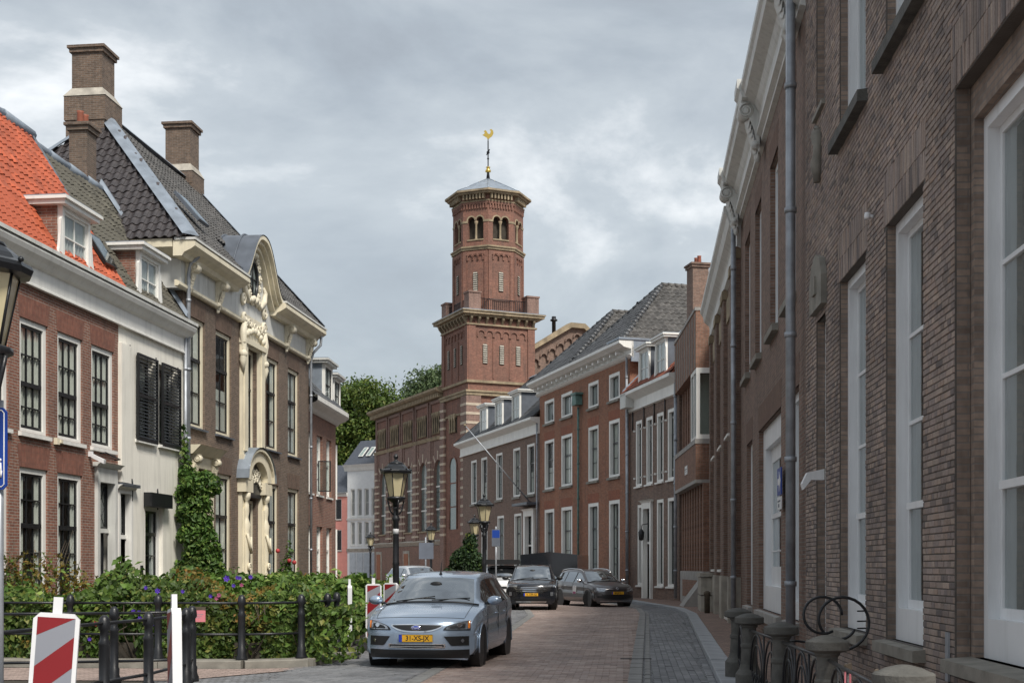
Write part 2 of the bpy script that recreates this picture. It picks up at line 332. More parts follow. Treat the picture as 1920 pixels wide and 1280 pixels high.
# ------------------------------------------------------------------ building kit
# A house is an Empty at one end of its facade: local x runs along the facade (left to right seen from the street),
# local -y points to the street, z up.  All sizes in metres.
def house(name, p0, p1, label, cat='house'):
    a = math.atan2(p1[1]-p0[1], p1[0]-p0[0]); o = empty(name, (p0[0], p0[1], 0), a); tag(o, label, cat)
    o['len'] = math.hypot(p1[0]-p0[0], p1[1]-p0[1]); return o
def world_of(parent, p):
    m = Matrix.Identity(4); o = parent; mats = []
    while o is not None:
        mats.append(Matrix.LocRotScale(o.location, o.rotation_euler, o.scale)); o = o.parent
    for k in reversed(mats): m = m @ k
    return m @ Vector(p)
def wall(h, L, H, openings, mat, D=8.0, x0=0.0, z0=0.0, depth=.12, name='wall', back=True, ends=(True, True)):
    """front wall with real openings (x, z, w, h), their reveals, plus end walls, back wall and top"""
    xs = sorted({x0, L}|{o[0] for o in openings}|{o[0]+o[2] for o in openings})
    zs = sorted({z0, H}|{o[1] for o in openings}|{o[1]+o[3] for o in openings})
    b = MB()
    def hole(x, z):
        return any(o[0] < x < o[0]+o[2] and o[1] < z < o[1]+o[3] for o in openings)
    for i in range(len(xs)-1):
        for j in range(len(zs)-1):
            if not hole((xs[i]+xs[i+1])/2, (zs[j]+zs[j+1])/2):
                b.quad((xs[i],0,zs[j]),(xs[i+1],0,zs[j]),(xs[i+1],0,zs[j+1]),(xs[i],0,zs[j+1]))
    for x, z, w, hh in [o[:4] for o in openings]:
        d = depth
        b.quad((x,0,z),(x,0,z+hh),(x,d,z+hh),(x,d,z)); b.quad((x+w,0,z),(x+w,d,z),(x+w,d,z+hh),(x+w,0,z+hh))
        b.quad((x,0,z+hh),(x+w,0,z+hh),(x+w,d,z+hh),(x,d,z+hh)); b.quad((x,0,z),(x,d,z),(x+w,d,z),(x+w,0,z))
    if back:
        if ends[0]: b.quad((x0,0,z0),(x0,0,H),(x0,D,H),(x0,D,z0))
        if ends[1]: b.quad((L,0,z0),(L,D,z0),(L,D,H),(L,0,H))
        b.quad((x0,D,z0),(x0,D,H),(L,D,H),(L,D,z0)); b.quad((x0,0,H),(L,0,H),(L,D,H),(x0,D,H))
    return b.build(name, mat, h, recalc=False)
WC = {}
CURT = [('full','curtain'),('wide','curtain'),('side','curtain'),('full','curtain_grey'),('half','curtain'),('wide','curtain_grey')]
def mixc(): return random.choice(CURT)
def window(h, x, z, w, hh, frame='white_paint', sash='sash_dark', rec=.1, fr=.09, fd=.1, rows=(.5,), cols=2, rail=None,
           sill='stone_sill', sp=.06, sh=.09, glass='glass_house', curtain=None, flat=False, inner=.04, bar=.028, sf=.055, y=0.0, name='window', apron=0.0, railh=.09, sillx=.06):
    """frame > sash, panes (each a part), sill, curtain. rows: heights of bars as fractions of the glazed height; rail: the thick meeting rail"""
    key = (w,hh,frame,sash,rec,fr,fd,tuple(rows),cols,rail,sill,sp,sh,glass,curtain,inner,bar,sf,apron,railh,sillx)
    if key not in WC:
        parts = []
        b = MB(); y0, y1 = rec, rec+fd
        b.box(0,fr,y0,y1,0,hh); b.box(w-fr,w,y0,y1,0,hh); b.box(fr,w-fr,y0,y1,hh-fr,hh); b.box(fr,w-fr,y0,y1,0,max(fr*.7,.03)+apron)
        fm = b.mesh(name)
        gx0, gx1, gz0, gz1 = fr, w-fr, max(fr*.7,.03)+apron, hh-fr
        b = MB(); s0, s1 = rec+inner, rec+inner+.045
        b.box(gx0,gx0+sf,s0,s1,gz0,gz1); b.box(gx1-sf,gx1,s0,s1,gz0,gz1); b.box(gx0+sf,gx1-sf,s0,s1,gz1-sf,gz1); b.box(gx0+sf,gx1-sf,s0,s1,gz0,gz0+sf*1.3)
        G = gz1-gz0; cuts = [gz0+sf*1.3]
        allr = sorted([(gz0+r*G, bar) for r in rows if r != rail]+([(gz0+rail*G, railh)] if rail else []))
        lev = []
        prev = gz0+sf*1.3
        for zc, t in allr:
            b.box(gx0+sf,gx1-sf,s0-(.03 if t > .05 else 0),s1,zc-t/2,zc+t/2); lev.append((prev, zc-t/2)); prev = zc+t/2
        lev.append((prev, gz1-sf)); px0, px1 = gx0+sf, gx1-sf; cw = (px1-px0)/cols
        for c in range(1, cols):
            xx = px0+c*cw
            for (a, d) in lev: b.box(xx-bar/2,xx+bar/2,s0+.004,s1-.004,a,d)
        sm_ = b.mesh('sash'); panes = []
        for (a, d) in lev:
            for c in range(cols):
                xa = px0+c*cw+(bar/2 if c else 0); xb = px0+(c+1)*cw-(bar/2 if c < cols-1 else 0)
                panes.append(MB().quad((xa,s0+.02,a),(xb,s0+.02,a),(xb,s0+.02,d),(xa,s0+.02,d)).mesh('pane', False))
        sl = None
        if sill: sl = MB().prism([(-sp,-sh),(rec+.02,-sh),(rec+.02,.0),(rec*.5,.0),(-sp,-.02)],'x',-sillx,w+sillx).mesh('sill')
        cm = None
        if curtain:
            b = MB(); yy = rec+inner+.06+.05*(curtain[0] == 'mid')
            def drape(a, c):
                n = max(6, int((c-a)/.035)); top = [(a+(c-a)*i/n, yy+.03*math.sin(i*1.7+w)) for i in range(n+1)]
                for i in range(n):
                    b.add([(top[i][0],top[i][1],gz0),(top[i+1][0],top[i+1][1],gz0),(top[i+1][0],top[i+1][1],gz1),(top[i][0],top[i][1],gz1)],[(0,1,2,3)],True)
            gw = gx1-gx0
            if curtain[0] == 'side': drape(gx0, gx0+gw*.27); drape(gx1-gw*.27, gx1)
            elif curtain[0] == 'wide': drape(gx0, gx0+gw*.22); drape(gx0+gw*.34, gx1)
            elif curtain[0] == 'mid': drape(gx0+gw*.2, gx0+gw*.62)
            elif curtain[0] == 'full': drape(gx0, gx1)
            elif curtain[0] == 'half':
                n = 10; b.box(gx0,gx1,yy,yy+.01,gz0+G*.0,gz0+G*.45)
            elif curtain[0] == 'top': b.box(gx0,gx1,yy,yy+.01,gz0+G*.55,gz1)
            cm = b.mesh('curtain', False)
        WC[key] = (fm, sm_, panes, sl, cm)
    fm, sm_, panes, sl, cm = WC[key]
    fo = link(name if not flat else 'window_frame', fm, M[frame], h); fo.location = (x, y, z)
    def kid(nm, me, mat):
        o = link(nm, me, M[mat], h if flat else fo)
        if flat: o.location = (x, y, z)
        return o
    kid('sash', sm_, sash)
    for p in panes: kid('pane', p, glass)
    if sl: kid('sill', sl, sill)
    if cm: kid('curtain', cm, curtain[1])
    return fo
def lintel(h, x, z, w, mat, hh=.36, splay=.10, name='lintel'):
    return MB().prism([(x-.02,z),(x+w+.02,z),(x+w+splay,z+hh),(x-splay,z+hh)],'y',-.004,.02).build(name, M[mat], h)
def extr(h, prof, x0, x1, mat, name='cornice'):
    return MB().prism(prof, 'x', x0, x1).build(name, M[mat], h)
def pipe(h, x, z0, z1, y=-.12, r=.05, mat='zinc_pipe', name='drainpipe', top=None):
    b = MB(); pts = [(x,y,z0),(x,y,z1)]
    if top: pts += top
    b.tube(pts, r, 10)
    zz_ = z0+1.2
    while zz_ < z1: b.lathe([(r*1.25,zz_-.04),(r*1.25,zz_+.04)], 10, (x,y,0)); zz_ += 1.9
    return b.build(name, M[mat], h)
# pantile: one S-shaped clay tile, lower edge raised on the row beneath
def tile_mesh(name, w, ln, t=.018, wave=.035):
    prof = [(0,.0),(.12,-.35),(.3,-.45),(.5,.1),(.68,.75),(.84,.9),(1.0,.35)]
    b = MB(); vs = []
    for yy, up in ((-.03, t*1.4), (ln*1.06, 0.0)):
        for px, pz in prof: vs.append(((px-.5)*w*1.06, yy, pz*wave+up+wave*.5))
    n = len(prof); b.add(vs, [(i,i+1,n+i+1,n+i) for i in range(n-1)], True)
    lip = [(v[0], v[1], v[2]) for v in vs[:n]]+[(v[0], v[1], v[2]-t*1.5) for v in vs[:n]]
    b.add(lip, [(n+i,n+i+1,i+1,i) for i in range(n-1)], True)
    return b.mesh(name, False)
TC = {}
def inpoly(p, poly):
    c = False; n = len(poly)
    for i in range(n):
        (x1,y1),(x2,y2) = poly[i], poly[(i+1)%n]
        if (y1 > p[1]) != (y2 > p[1]) and p[0] < (x2-x1)*(p[1]-y1)/(y2-y1)+x1: c = not c
    return c
def tiled(h, roof, pts, mat, tw=.22, ln=.28, single=0, wave=.035):
    """lay tiles on the plane polygon pts (pts[0]->pts[1] is the eave). The largest in view become parts, the rest one joined part."""
    P = [Vector(p) for p in pts]; ud = (P[1]-P[0]).normalized(); nr = ud.cross(P[-1]-P[0]).normalized()
    if nr.z < 0: nr = -nr
    vd = nr.cross(ud).normalized()
    if vd.z < 0: vd = -vd
    if ud.cross(vd).dot(nr) < 0: ud = -ud
    p2 = [((p-P[0]).dot(ud), (p-P[0]).dot(vd)) for p in P]
    u0, u1 = min(p[0] for p in p2), max(p[0] for p in p2); v1 = max(p[1] for p in p2)
    key = (tw, ln, wave, mat)
    if key not in TC: TC[key] = tile_mesh('tile', tw, ln, wave=wave); TC[key].materials.append(M[mat])
    me = TC[key]; items = []
    v = 0.0
    while v < v1:
        u = u0+tw/2
        while u < u1:
            if inpoly((u, v+ln/2), p2):
                c = P[0]+ud*u+vd*v+nr*.02
                dev = random.gauss(0,.0045)+.02*math.sin(u*.9+v*.7)
                items.append((c, random.gauss(0,.022), dev))
            u += tw
        v += ln
    rot = Matrix((ud, vd, nr)).transposed().to_4x4()
    if single:
        items.sort(key=lambda q: (world_of(h, q[0])-CAMP).length)
    for c, a, dv in items[:single]:
        o = link('tile', me, None, roof); o.matrix_local = Matrix.Translation(c+nr*dv) @ rot @ Matrix.Rotation(a, 4, 'Z')
    rest = items[single:]
    if rest:
        nv = len(me.vertices); co = np.empty(nv*3); me.vertices.foreach_get('co', co); co = co.reshape(-1,3)
        fs = [tuple(p.vertices) for p in me.polygons]; V = []; Fc = []
        r3 = np.array(rot.to_3x3())
        for k, (c, a, dv) in enumerate(rest):
            ca, sa = math.cos(a), math.sin(a); q = co.copy(); q[:,0] = co[:,0]*ca-co[:,1]*sa; q[:,1] = co[:,0]*sa+co[:,1]*ca
            V.append(q @ r3.T+np.array(c+nr*dv)); o_ = k*nv; Fc += [tuple(i+o_ for i in f) for f in fs]
        m2 = bpy.data.meshes.new('tiles'); m2.from_pydata(np.concatenate(V).tolist(), [], Fc)
        m2.polygons.foreach_set('use_smooth', [True]*len(m2.polygons)); finish(m2)
        o = link('tiles', m2, M[mat], roof); o['kind'] = 'stuff'
def roof_plane(b, pts, th=.06):
    P = [Vector(p) for p in pts]; n = (P[1]-P[0]).cross(P[-1]-P[0]).normalized()
    if n.z < 0: n = -n
    q = [p-n*th for p in P]; k = len(P)
    b.add(P+q, [tuple(range(k)), tuple(range(k,2*k))[::-1]]+[(i,(i+1)%k,k+(i+1)%k,k+i) for i in range(k)])
def capline(h, a, b_, r, mat, name='ridge_cap', step=.36, parent=None):
    A, B = Vector(a), Vector(b_); n = max(1, int((B-A).length/step)); b = MB()
    for i in range(n):
        p, q = A.lerp(B, i/n), A.lerp(B, (i+1.08)/n); b.tube([p, q], [r*1.12, r*.92], 8)
    return b.build(name, M[mat], parent or h)
def strip(parent, a, b_, w, mat, name='lead_flashing', up=.05):
    A, B = Vector(a)+Vector((0,0,.075)), Vector(b_)+Vector((0,0,.075)); d = (B-A).normalized(); s = d.cross(Vector((0,0,1))).normalized()*w/2; z = Vector((0,0,up)); b = MB()
    b.add([A-s, A+s, B+s, B-s, A-s*.3+z, A+s*.3+z, B+s*.3+z, B-s*.3+z], [(0,1,5,4),(4,5,6,7),(3,7,6,2),(0,4,7,3),(1,2,6,5)]); return b.build(name, M[mat], parent)
def chimney(parent, cx, cy, z0, z1, w, d, mat='brick_brown', step=None, pots=0, name='chimney'):
    b = MB(); b.box(cx-w/2,cx+w/2,cy-d/2,cy+d/2,z0,z1)
    b.box(cx-w/2-.06,cx+w/2+.06,cy-d/2-.06,cy+d/2+.06,z1,z1+.12); b.box(cx-w/2-.11,cx+w/2+.11,cy-d/2-.11,cy+d/2+.11,z1+.12,z1+.2)
    o = b.build(name, M[mat], parent)
    if step:
        s0, ex = step; MB().box(cx-w/2-ex,cx+w/2+ex,cy-d/2-ex,cy+d/2+ex,z0-.02,s0).build('chimney_base', M[mat], parent)
        q = MB(); a, c = ex+.02, .0
        q.add([(cx-w/2-a,cy-d/2-a,s0),(cx+w/2+a,cy-d/2-a,s0),(cx+w/2+a,cy+d/2+a,s0),(cx-w/2-a,cy+d/2+a,s0),
               (cx-w/2-.01,cy-d/2-.01,s0+.28),(cx+w/2+.01,cy-d/2-.01,s0+.28),(cx+w/2+.01,cy+d/2+.01,s0+.28),(cx-w/2-.01,cy+d/2+.01,s0+.28)],
              [(0,1,5,4),(1,2,6,5),(2,3,7,6),(3,0,4,7),(4,5,6,7),(0,3,2,1)]); q.build('chimney_weathering', M['stone'], parent)
    for i in range(pots):
        MB().lathe([(.09,z1+.2),(.1,z1+.25),(.085,z1+.5),(.1,z1+.55),(.07,z1+.55)],10,(cx-w/4+i*w/2,cy,0)).build('chimney_pot', M['tile_red'], parent)
    return o
def dormer(h, x, w, z0, hh, y0, depth, side='lead_dark', frame='white_paint', cols=2, rows=(.5,), curl=False, roofm='white_paint', sash='white_paint', glass='glass_house', brickside=None):
    t = .08; tri = [(y0+.12,z0),(y0+.12,z0+hh),(y0+depth,z0+hh)]
    b = MB(); b.box(x-.16,x+w+.16,y0-.14,y0+depth+.1,z0+hh+.002,z0+hh+.10); b.box(x-.22,x+w+.22,y0-.2,y0+depth+.1,z0+hh+.10,z0+hh+.17)
    d = b.build('dormer', M[roofm], h)
    for xa, xb in ((x-.002,x+t),(x+w-t,x+w+.002)): MB().prism(tri,'x',xa,xb).build('dormer_cheek', M[brickside or side], d)
    window(d, x+.02, z0, w-.04, hh, frame=frame, sash=sash, rec=y0, fr=.1, fd=.14, rows=rows, cols=cols, sill=None, flat=True, glass=glass, inner=.05, curtain=('full','curtain_grey'))
    MB().box(x-.2,x+w+.2,y0-.17,y0+depth+.12,z0+hh+.172,z0+hh+.20).build('dormer_lead', M['lead'], d)
    if curl:
        for sx, x_ in ((-1, x), (1, x+w)):
            pr = [(0,0),(.22,0),(.2,.1),(.12,.3),(.07,.6),(.05,hh*.75),(0,hh*.8)]
            MB().prism([(x_+sx*p[0], z0+p[1]) for p in pr],'y',y0+.0,y0+.06).build('dormer_scroll', M[frame], d)
    return d
def console(parent, x, y, z, w, hh, d, mat, name='console'):
    """carved S-scroll bracket under a cornice: top at z, falling hh, projecting d towards the street"""
    b = MB(); pr = []
    for i in range(13):
        t = i/12; pr.append((-(d*(1-t)**1.6)*(1+.12*math.sin(t*9)) - .03, -t*hh))
    poly = [(.0,0)]+pr+[(.0,-hh)]
    b.prism([(y+p[0], z+p[1]) for p in poly],'x',x-w/2,x+w/2)
    r = hh*.16
    for zc, yc, rr in ((z-r*1.15, y-d*.80, r),(z-hh*.86, y-d*.10-.04, r*.55)):
        b.lathe([(1e-4,-w*.62),(rr*.45,-w*.62),(rr*.5,-w*.54),(rr*.8,-w*.54),(rr,-w*.5),(rr,w*.5),(rr*.8,w*.54),(rr*.5,w*.54),(rr*.45,w*.62),(1e-4,w*.62)],14,(x,yc,zc),'x')
    for sx in (-1,1): b.tube(spiral((x+sx*w*.58, y-d*.80, z-r*1.15), r*.9, r*.2, 1.9, 'yz', 24, 1.2), r*.13, 5)
    for k in range(7):       # drooping leaf with curled edges
        t = k/6; yc = y-d*(.55-.5*t)-.05; zc2 = z-hh*(.36+.62*t); ww = w*(.50-.24*t)
        b.add([(x-ww,yc+.05,zc2+.02),(x,yc-.05-.02*(k%2),zc2),(x+ww,yc+.05,zc2+.02),(x+ww*.75,yc+.03,zc2-hh*.13),(x,yc-.02,zc2-hh*.15),(x-ww*.75,yc+.03,zc2-hh*.13)],[(0,1,4,5),(1,2,3,4)],True)
    b.ball((x, y-.03, z-hh*1.06), w*.2, 8, 5, sz=1.8)
    return b.build(name, M[mat], parent)
def spiral(c, r0, r1, turns, plane='xz', n=26, a0=0, flip=1):
    pts = []
    for i in range(n+1):
        t = i/n; a = a0+flip*turns*2*math.pi*t; r = r0+(r1-r0)*t
        p = (r*math.cos(a), 0, r*math.sin(a)) if plane == 'xz' else ((0, r*math.cos(a), r*math.sin(a)) if plane == 'yz' else (r*math.cos(a), r*math.sin(a), 0))
        pts.append((c[0]+p[0], c[1]+p[1], c[2]+p[2]))
    return pts
def text(parent, s, size, mat, loc, rot=(R(90),0,0), name='lettering', ext=.002, align='CENTER', sx=1.0, bold=.0):
    cu = bpy.data.curves.new('t', 'FONT'); cu.body = s; cu.size = size; cu.extrude = ext; cu.align_x = align; cu.align_y = 'CENTER'; cu.offset = bold
    to = bpy.data.objects.new('t', cu); COL.objects.link(to); bpy.context.view_layer.update()
    me = bpy.data.meshes.new_from_object(to.evaluated_get(bpy.context.evaluated_depsgraph_get())); me.name = name
    bpy.data.objects.remove(to); bpy.data.curves.remove(cu)
    o = link(name, me, M[mat], parent); o.location = loc; o.rotation_euler = rot; o.scale = (sx,1,1); return o
def leaves(name, P, Nn, size, mat, parent=None, spread=.7, ratio=.55, kind='stuff', jit=.5):
    """many small folded leaves at points P facing roughly along Nn"""
    n = len(P); P = np.asarray(P, float); Nn = np.asarray(Nn, float)
    d = Nn+rng.normal(0, spread, (n,3)); d /= np.linalg.norm(d,axis=1)[:,None]+1e-9
    a = rng.normal(0,1,(n,3)); a[:,2] -= .6; a -= d*(a*d).sum(1)[:,None]; a /= np.linalg.norm(a,axis=1)[:,None]+1e-9
    b = np.cross(d, a); s = size*(1+rng.uniform(-jit,jit,n))[:,None]
    base = P-a*s*.5; tip = P+a*s*.5-d*s*.12; lf = P+b*s*ratio*.5+d*s*.10; rt = P-b*s*ratio*.5+d*s*.10
    V = np.stack([base,lf,tip,rt],1).reshape(-1,3); me = bpy.data.meshes.new(name)
    me.vertices.add(4*n); me.vertices.foreach_set('co', V.ravel())
    i4 = np.arange(n)*4; tri = np.stack([i4,i4+1,i4+2,i4,i4+2,i4+3],1).ravel()
    me.loops.add(6*n); me.loops.foreach_set('vertex_index', tri.astype(np.int32))
    me.polygons.add(2*n); me.polygons.foreach_set('loop_start', np.arange(2*n)*3)
    try: me.polygons.foreach_set('loop_total', np.full(2*n,3))
    except Exception: pass
    me.update(calc_edges=True); me.validate()
    o = link(name, me, M[mat], parent)
    if kind: o['kind'] = kind
    return o
# ================================================================== THE GROUND
def sheet(name, pts, z, mat, kind='structure', parent=None):
    o = MB().poly([(p[0], p[1], z) for p in pts]).build(name, M[mat], parent, recalc=False)
    if kind: o['kind'] = kind
    return o
brick('clinker', (.27,.205,.178), (.40,.305,.265), (.075,.062,.052), bw=.2, bh=.1, ms=.006, dirt=.3)
brick('grey_paver', (.145,.148,.155), (.21,.212,.22), (.045,.043,.042), bw=.1, bh=.3, ms=.007, dirt=.3)
brick('walk_paver', (.22,.14,.11), (.30,.20,.155), (.08,.065,.055), bw=.2, bh=.1, ms=.007, dirt=.3)
unitm('clinker_unit', [(.25,.19,.165),(.41,.31,.265),(.33,.24,.205),(.45,.36,.315),(.30,.235,.21),(.37,.28,.24)], .7)
unitm('grey_unit', [(.14,.142,.148),(.21,.212,.22),(.17,.172,.18),(.24,.24,.245),(.16,.165,.175)], .66)
plain('kerbstone', (.32,.33,.345), .7, var=.22, vs=3, bump=.25, bs=40)
plain('gutter_stone', (.235,.23,.22), .7, var=.22, vs=5, bump=.25, bs=40)

g = MB().box(-900,900,-300,1500,-.5,-.012).build('ground', M['grey_paver']); g['kind'] = 'structure'
KERB = [(1.25,3),(1.84,8),(3.03,18),(5.7,40.4),(6.05,46),(5.35,57),(4.35,63),(2.1,71),(.3,77),(-4.6,93),(-14.5,115),(-26,140)]
GUT = [(.55,3),(.9,9),(1.64,17.1),(4.37,42.8),(4.75,48),(3.95,57),(2.7,63),(.5,71),(-1.3,77),(-6.1,93),(-15.8,114),(-27,138)]
MIDL = [(-2.2,3),(-1.75,11),(-1.3,17.5),(-.1,30.7),(.62,41),(.5,50),(-.6,58),(-2.2,66),(-5.2,76),(-9.6,90),(-19,112),(-29,134)]
QUAY = [(-4.2,3),(-4.2,16.8),(-5.0,17.4),(-5.6,19.9),(-3.3,20.2),(-2.95,21.6),(-2.65,28),(-1.5,44),(-2.1,58),(-4.8,68),(-10,86),(-21,110),(-31,130)]
road = sheet('road', GUT+MIDL[::-1], .002, 'clinker')
lane = sheet('grey_lane', MIDL+QUAY[::-1], .001, 'grey_paver')
lane2 = sheet('drain_lane', KERB+GUT[::-1], .0015, 'grey_paver')
walk = MB().prism([(p[0], p[1]) for p in KERB]+[(-20,145),(40,145),(40,3)], 'z', -.3, .085).build('pavement', M['walk_paver']); walk['kind'] = 'structure'
land = sheet('bank', QUAY+[(-60,130),(-60,3)], .0, 'soil_and_shade')

def lerp_line(line, y):
    for (x0,y0),(x1,y1) in zip(line, line[1:]):
        if y0 <= y <= y1: return x0+(x1-x0)*(y-y0)/(y1-y0)
    return line[-1][0]
def pave(parent, nm, inside, mat, bw, bl, ang, y0, y1, x0, x1, single, zt=.012, gap=.007):
    """individually laid bricks: bw across (local x), bl along (local y), running bond"""
    ca, sa = math.cos(ang), math.sin(ang); b0 = MB()
    w, l = bw-gap, bl-gap; t = .0035
    vs = [(-w/2,-l/2,-.02),(w/2,-l/2,-.02),(w/2,l/2,-.02),(-w/2,l/2,-.02),(-w/2,-l/2,zt-t),(w/2,-l/2,zt-t),(w/2,l/2,zt-t),(-w/2,l/2,zt-t),
          (-w/2+t,-l/2+t,zt),(w/2-t,-l/2+t,zt),(w/2-t,l/2-t,zt),(-w/2+t,l/2-t,zt)]
    fs = [(8,9,10,11),(4,5,9,8),(5,6,10,9),(6,7,11,10),(7,4,8,11),(0,1,5,4),(1,2,6,5),(2,3,7,6),(3,0,4,7)]
    me = bpy.data.meshes.new(nm); me.from_pydata(vs, [], fs); finish(me); me.materials.append(M[mat])
    items = []; diag = max(x1-x0, y1-y0)*1.6; cx, cy = (x0+x1)/2, (y0+y1)/2; nr_ = int(diag/bl)+1; nc = int(diag/bw)+1
    for j in range(-nr_//2, nr_//2+1):
        for i in range(-nc//2, nc//2+1):
            if bw >= bl: u, v = (i+(.5 if j%2 else 0))*bw, j*bl
            else: u, v = i*bw, (j+(.5 if i%2 else 0))*bl
            x, y = cx+u*ca-v*sa, cy+u*sa+v*ca
            if y0 < y < y1 and x0 < x < x1 and inside(x, y): items.append((x, y))
    items.sort(key=lambda p: p[0]**2+p[1]**2)
    def mt(x, y):
        return Matrix.Translation((x, y, random.gauss(0,.0016))) @ Matrix.Rotation(ang+random.gauss(0,.012),4,'Z') @ Matrix.Rotation(random.gauss(0,.012),4,'X') @ Matrix.Rotation(random.gauss(0,.01),4,'Y')
    vis = [p for p in items if 15.6 < p[1]]; near = set(vis[:single])
    V = []; Fc = []
    base = np.array(vs)
    for p in items:
        m = mt(*p)
        if p in near:
            o = link(nm, me, None, parent); o.matrix_local = m
        else:
            a = np.array(m); k = len(V)*len(vs); V.append(base @ a[:3,:3].T+a[:3,3]); Fc += [tuple(q+k for q in f) for f in fs]
    m2 = bpy.data.meshes.new(nm+'s'); m2.from_pydata(np.concatenate(V).tolist(), [], Fc); finish(m2)
    o = link(nm+'s', m2, M[mat], parent); o['kind'] = 'stuff'
pave(road, 'paving_brick', lambda x,y: lerp_line(MIDL,y)+.14 < x < lerp_line(GUT,y)-.12, 'clinker_unit', .2, .1, R(-5), 13.5, 44, -2.4, 5.0, 300)
pave(lane2, 'paver', lambda x,y: lerp_line(GUT,y)+.24 < x < lerp_line(KERB,y)-.34, 'grey_unit', .105, .30, R(-5.5), 12.5, 43, .8, 6.0, 300, gap=.009)
pave(lane, 'setts_paver', lambda x,y: (lerp_line(QUAY,y) if y > 21.6 else -3.6) + .25 < x < lerp_line(MIDL,y)-.14, 'grey_unit', .2, .1, R(38), 14, 42, -4.2, .8, 300)
def stones(parent, nm, line, w, ln, h, zt, mat, off, y0, y1, gap=.012):
    """a row of separate stones along a line (kerb or gutter)"""
    for (xa,ya),(xb,yb) in zip(line, line[1:]):
        d = math.hypot(xb-xa, yb-ya); a = math.atan2(yb-ya, xb-xa); n = max(1, int(d/ln)); s = d/n
        me = MB().prism([(-w/2,-h),(w/2,-h),(w/2,-.012),(w/2-.012,0),(-w/2+.012,0),(-w/2,-.012)],'x',0,s-gap).mesh(nm); me.materials.append(M[mat])
        for i in range(n):
            x, y = xa+(xb-xa)*i/n-math.sin(a)*off, ya+(yb-ya)*i/n+math.cos(a)*off
            if not y0 < y < y1: continue
            o = link(nm, me, None, parent); o.location = (x, y, zt+random.gauss(0,.003)); o.rotation_euler = (0,0,a+random.gauss(0,.002))
kerb = empty('kerb', (0,0,0)); kerb['kind'] = 'structure'
def fine(line, n=1):
    out_ = [line[0]]
    for a, b in zip(line, line[1:]): out_.append(b)
    return out_
stones(kerb, 'kerb_stone', KERB, .3, 1.0, .3, .105, 'kerbstone', .02, 11, 80)
gut = empty('gutter_strip', (0,0,0)); gut['kind'] = 'structure'
stones(gut, 'gutter_stone', GUT, .2, .42, .1, .020, 'gutter_stone', .0, 14, 60, .02)
stones(gut, 'channel_stone', GUT, .09, .32, .1, .014, 'gutter_stone', -.17, 14, 45, .02)
stones(gut, 'edge_stone', MIDL, .22, .4, .1, .018, 'gutter_stone', 0, 14, 50, .02)
stones(gut, 'channel_brick', KERB, .1, .22, .1, .012, 'grey_unit', .24, 14, 45, .012)
cop = empty('quay_coping', (0,0,0)); cop['kind'] = 'structure'
stones(cop, 'coping_stone', [(-9.5,20.0),(-5.4,19.65),(-4.1,19.55),(-3.2,19.95),(-2.85,21.2),(-2.7,22.0)], .42, 1.25, .12, .13, 'stone_sill', .1, 0, 60)
stones(cop, 'coping_stone', QUAY[5:9], .34, 1.1, .12, .10, 'stone_sill', .2, 22.2, 60)
terr = sheet('landing', [(-9,17.6),(-4.6,17.4),(-3.4,19.0),(-3.2,19.7),(-4.2,19.4),(-9,19.75)], .012, 'clinker')

# ================================================================== LEFT ROW
def fl(Y): return (-9.94+.121*(Y-28), Y)
# ---- red brick house, orange roof
hA = house('brick_house', fl(23), fl(31.1), 'red brick house with bright orange tiled roof and white dormer, far left')
F1 = [(1.72,4.36,1.2,2.36),(3.38,4.36,1.2,2.36),(5.03,4.36,1.2,2.36),(6.69,4.36,1.2,2.36)]
G1 = [(1.72,.8,1.2,2.83),(3.38,.8,1.2,2.83),(5.03,.8,1.2,2.83)]
wall(hA, 8.16, 8.0, F1+G1+[(6.86,0,1.08,3.62)], M['brick_red'], D=7)
for x,z,w,h_ in F1:
    window(hA, x, z, w, h_, rows=(.21,.43,.715), cols=3, rail=.43, fr=.12, rec=.04, sill='white_paint', curtain=('wide','curtain'), sp=.08, sh=.1); lintel(hA, x, z+h_, w, 'brick_red_arch', .45)
for x,z,w,h_ in G1:
    window(hA, x, z, w, h_, rows=(.18,.37,.585,.79), cols=3, rail=.585, fr=.12, rec=.04, sill='white_paint', curtain=('side','curtain'), railh=.1); lintel(hA, x, z+h_, w, 'brick_red_arch', .45)
